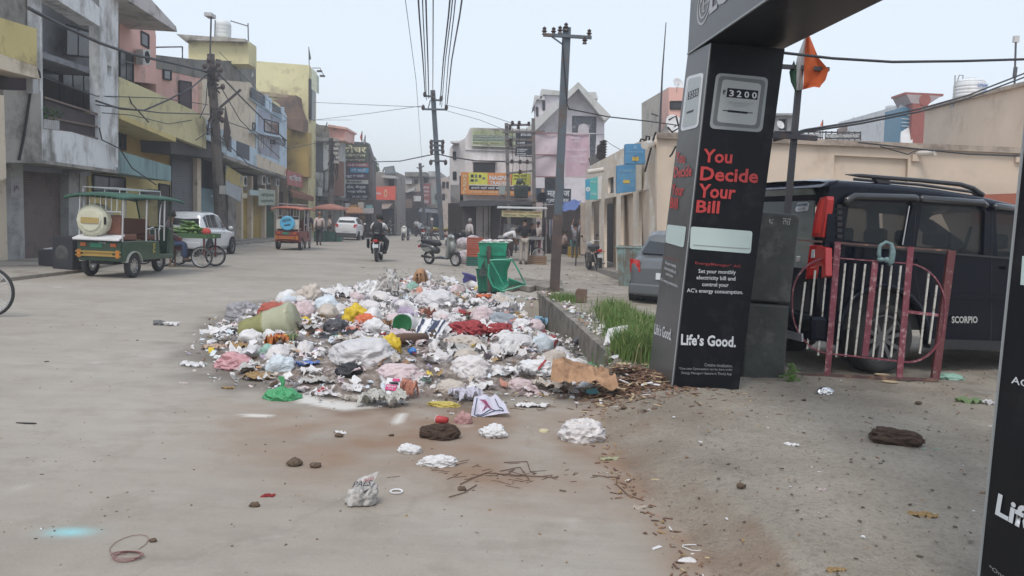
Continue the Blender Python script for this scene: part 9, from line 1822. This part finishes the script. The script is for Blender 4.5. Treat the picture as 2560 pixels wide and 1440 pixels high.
  used.add(lab_);tag(o,lab_,'litter','scraps and bags of the rubbish heap');cnt+=1
heap()
# bark pile, twigs, grit, grass
def small():
 r3=random.Random(21);bk=[M('bark_a',(.20,.115,.07),.9,var=.3,vs=9),M('bark_b',(.12,.065,.045),.9,var=.3,vs=9),M('straw_c',(.42,.33,.20),.9,var=.2,vs=9),M('grey_stone_grit',(.22,.19,.16),.9,var=.4,vs=30),WP,M('dark_grit',(.12,.098,.078),.95,var=.3,vs=30),DRY]
 V_,F_,MI=[],[],[]
 def chip(c,L,w,h,mi,a=None,tl=.25):
  a=r3.uniform(0,6.28)if a is None else a;d=V((math.cos(a),math.sin(a),r3.uniform(-tl,tl))).normalized();s=V((-math.sin(a),math.cos(a),r3.uniform(-.3,.3))).normalized();n=d.cross(s);k=len(V_);j=lambda:r3.uniform(.6,1.2)
  for sx in(-1,1):
   for sy in(-1,1):
    for sz in(0,1):V_.append(tuple(V(c)+d*sx*L/2*j()+s*sy*w/2*j()+n*sz*h))
  for f in((0,1,3,2),(4,6,7,5),(0,4,5,1),(2,3,7,6),(0,2,6,4),(1,5,7,3)):F_.append(tuple(k+i for i in f));MI.append(mi)
 c0=GG(1575,965)
 for i in range(1500):
  x,y=c0.x+r3.gauss(0,.26),c0.y+r3.gauss(0,.34);e=((x-c0.x)/.5)**2+((y-c0.y)/.62)**2;z=zg(x,y)+.10*math.exp(-e*2)*r3.random();chip((x,y,z),r3.uniform(.03,.13),r3.uniform(.006,.03),.004,r3.choices((0,1,2,4),(7,5,1.6,.5))[0])
 for i in range(220):x,y=c0.x+r3.gauss(0,.7),c0.y-.3+r3.gauss(0,.5);chip((x,y,zg(x,y)+.002),r3.uniform(.02,.09),r3.uniform(.006,.02),.003,r3.choice((0,1,2,0)),tl=.05)
 c1=G(1270,1190)
 for i in range(60):x,y=c1.x+r3.gauss(0,.24),c1.y+r3.gauss(0,.10);chip((x,y,.002),r3.uniform(.02,.10),.003,.002,1,a=r3.gauss(.2,.7),tl=.04)
 for i in range(600):
  Y=2.0+9*r3.random()**1.5;px=r3.uniform(-50,1800);p=G(px,720);x=(px-1280)/FPX*Y;s,_=kdist(x,Y)
  dn=1 if s<-.3 else 2;z=zg(x,Y);sz=r3.choice((.003,.004,.005,.008))*(1 if r3.random()<.95 else 2);chip((x,Y,z),sz*r3.uniform(1,2.6),sz,sz*.5,r3.choices((5,3,0,4,6),(6,3,3,.7,1.3))[0],tl=.05)
 for i in range(2400):
  Y=2.0+7*r3.random()**1.4;x=r3.uniform(.6,1.0+Y*.72);s,_=kdist(x,Y)
  if s<-.12:continue
  sz=r3.choice((.003,.004,.005,.007,.012));z=zg(x,Y)+.004;chip((x,Y,z),sz*r3.uniform(1,2.2),sz,sz*.55,r3.choices((5,3,0,4,6),(5,6,1.5,.5,1))[0],tl=.1)
 for i in range(170):
  k=r3.uniform(0,6.9);j=int(k);a,b=KERB[j+1],KERB[min(j+2,len(KERB)-1)];p=a+(b-a)*(k-j)+V((r3.gauss(-.02,.06),r3.gauss(0,.05)));chip((p.x,p.y,zg(p.x,p.y)+.002),r3.uniform(.01,.06),r3.uniform(.004,.016),.004,r3.choices((0,1,2,6,4),(4,4,1,2,.5))[0],tl=.08)
 for i in range(230):
  px,py=r3.uniform(900,1540),r3.uniform(668,745);p=GG(px,py);chip(p+V((0,0,.004)),r3.uniform(.03,.12),r3.uniform(.02,.06),.006,r3.choices((0,5,4,3),(3,4,2,4))[0],tl=.05)
 me=bpy.data.meshes.new('grit');me.from_pydata(V_,[],F_);
 for m in bk:me.materials.append(m)
 me.polygons.foreach_set('material_index',MI);tag(link('ground_debris',me,None),'bark chips straw grit and crumbs strewn over the ground',kind='stuff')
 for i,(pts)in enumerate((((1150,1213),(1185,1196),(1216,1184)),((1122,1245),(1160,1234),(1192,1214)),((1260,1158),(1318,1156),(1326,1182),(1340,1186)),((1216,1184),(1290,1190),(1395,1196)),((1545,1192),(1540,1212),(1570,1240),(1610,1254)),((1480,1190),(1545,1196)),((1250,1180),(1300,1170),(1322,1200)))):
  q=[GG(*p)+V((0,0,.006))for p in pts];tag(MB().tube(q,.0028,5).build('twig',bk[1],None),'dry brown twig on the road, %s'%('left part of the twig cluster','the one lying lowest at left','the curved upper right one','the longest horizontal one','the winding one in the kerb gutter','the short one left of the kerb gutter','short one inside the cluster')[i],'twig','dry twigs on the road')
 gm=[M('grass_blade_a',(.12,.22,.05),.6,var=.35,vs=9,transl=.35),M('grass_blade_b',(.16,.22,.06),.6,var=.35,vs=9,transl=.35),M('grass_dry',(.33,.29,.14),.8,transl=.3)]
 def grass(name,lab,n,fn,hh,cat='grass'):
  V2,F2,I2=[],[],[]
  for i in range(n):
   c=fn();h=hh*r3.uniform(.45,1.1);a=r3.uniform(0,6.28);lean=V((math.cos(a),math.sin(a),0))*h*r3.uniform(.1,.7);s=V((-math.sin(a),math.cos(a),0))*r3.uniform(.002,.005)*(1.5 if hh>.25 else 1);k=len(V2);c=V((c[0],c[1],zg(c[0],c[1])))
   V2+=[tuple(c-s),tuple(c+s),tuple(c+lean*.35+V((0,0,h*.6))+s*.8),tuple(c+lean*.35+V((0,0,h*.6))-s*.8),tuple(c+lean+V((0,0,h*.85)))];F2+=[(k,k+1,k+2,k+3),(k+3,k+2,k+4)];mi=r3.choices((0,1,2),(5,4,.8))[0];I2+=[mi,mi]
  me=bpy.data.meshes.new(name);me.from_pydata(V2,[],F2);
  for m in gm:me.materials.append(m)
  me.polygons.foreach_set('material_index',I2);o=link(name,me,None);tag(o,lab,kind='stuff')
 def ring(pts,sx,sy):
  def f():
   p=r3.choice(pts);c=GG(*p);return(c.x+r3.gauss(0,sx),c.y+r3.gauss(0,sy))
  return f
 grass('grass_clump','tall bright green grass between the drain wall and the tall tower',6500,ring([(1585,885),(1535,785),(1555,815),(1600,870),(1605,850),(1580,880),(1585,850),(1560,830),(1605,895),(1545,800),(1600,825)],.13,.25),.30)
 grass('grass_clump','low grass at the foot of the near steel pole',1100,ring([(1400,750),(1420,752),(1385,748),(1430,752)],.10,.22),.17)
 grass('grass_clump','sparse grass along the drain wall top',500,ring([(1480,800),(1510,840),(1490,780),(1530,850)],.2,.5),.08)
 T=thing('weed','small leafy green weed at the foot of the black stone pillar','plant',GG(1985,960),world=True);mb=MB()
 for i in range(70):
  c=P(1978+r3.gauss(0,9),940+r3.gauss(0,12),7.3);d=V((r3.gauss(0,1),r3.gauss(0,1),r3.uniform(0,1))).normalized()*r3.uniform(.03,.06);s=d.orthogonal().normalized()*.014;mb.quad(c,c+d*.5+s,c+d,c+d*.5-s)
 mb.build('leaf_cluster',gm[0],T,kind='stuff')
 for i in range(4):MB().tube([P(1984,965,7.3),P(1978+4*i,945,7.3),P(1970+8*i,925,7.3)],.003,4).build('stem',gm[0],T)
small()
# thin haze over the street
hz=MB().box((0,0,9),(620,620,20)).build('haze',None,kind='stuff');hm_=bpy.data.materials.new('haze_air');hm_.use_nodes=True;hn=hm_.node_tree;hn.nodes.clear();ho=hn.nodes.new('ShaderNodeOutputMaterial');hp=hn.nodes.new('ShaderNodeVolumePrincipled');hp.inputs['Density'].default_value=.0028;hp.inputs['Color'].default_value=(.93,.95,1,1);hp.inputs['Anisotropy'].default_value=.2;hn.links.new(hp.outputs[0],ho.inputs['Volume']);hz.data.materials.append(hm_)
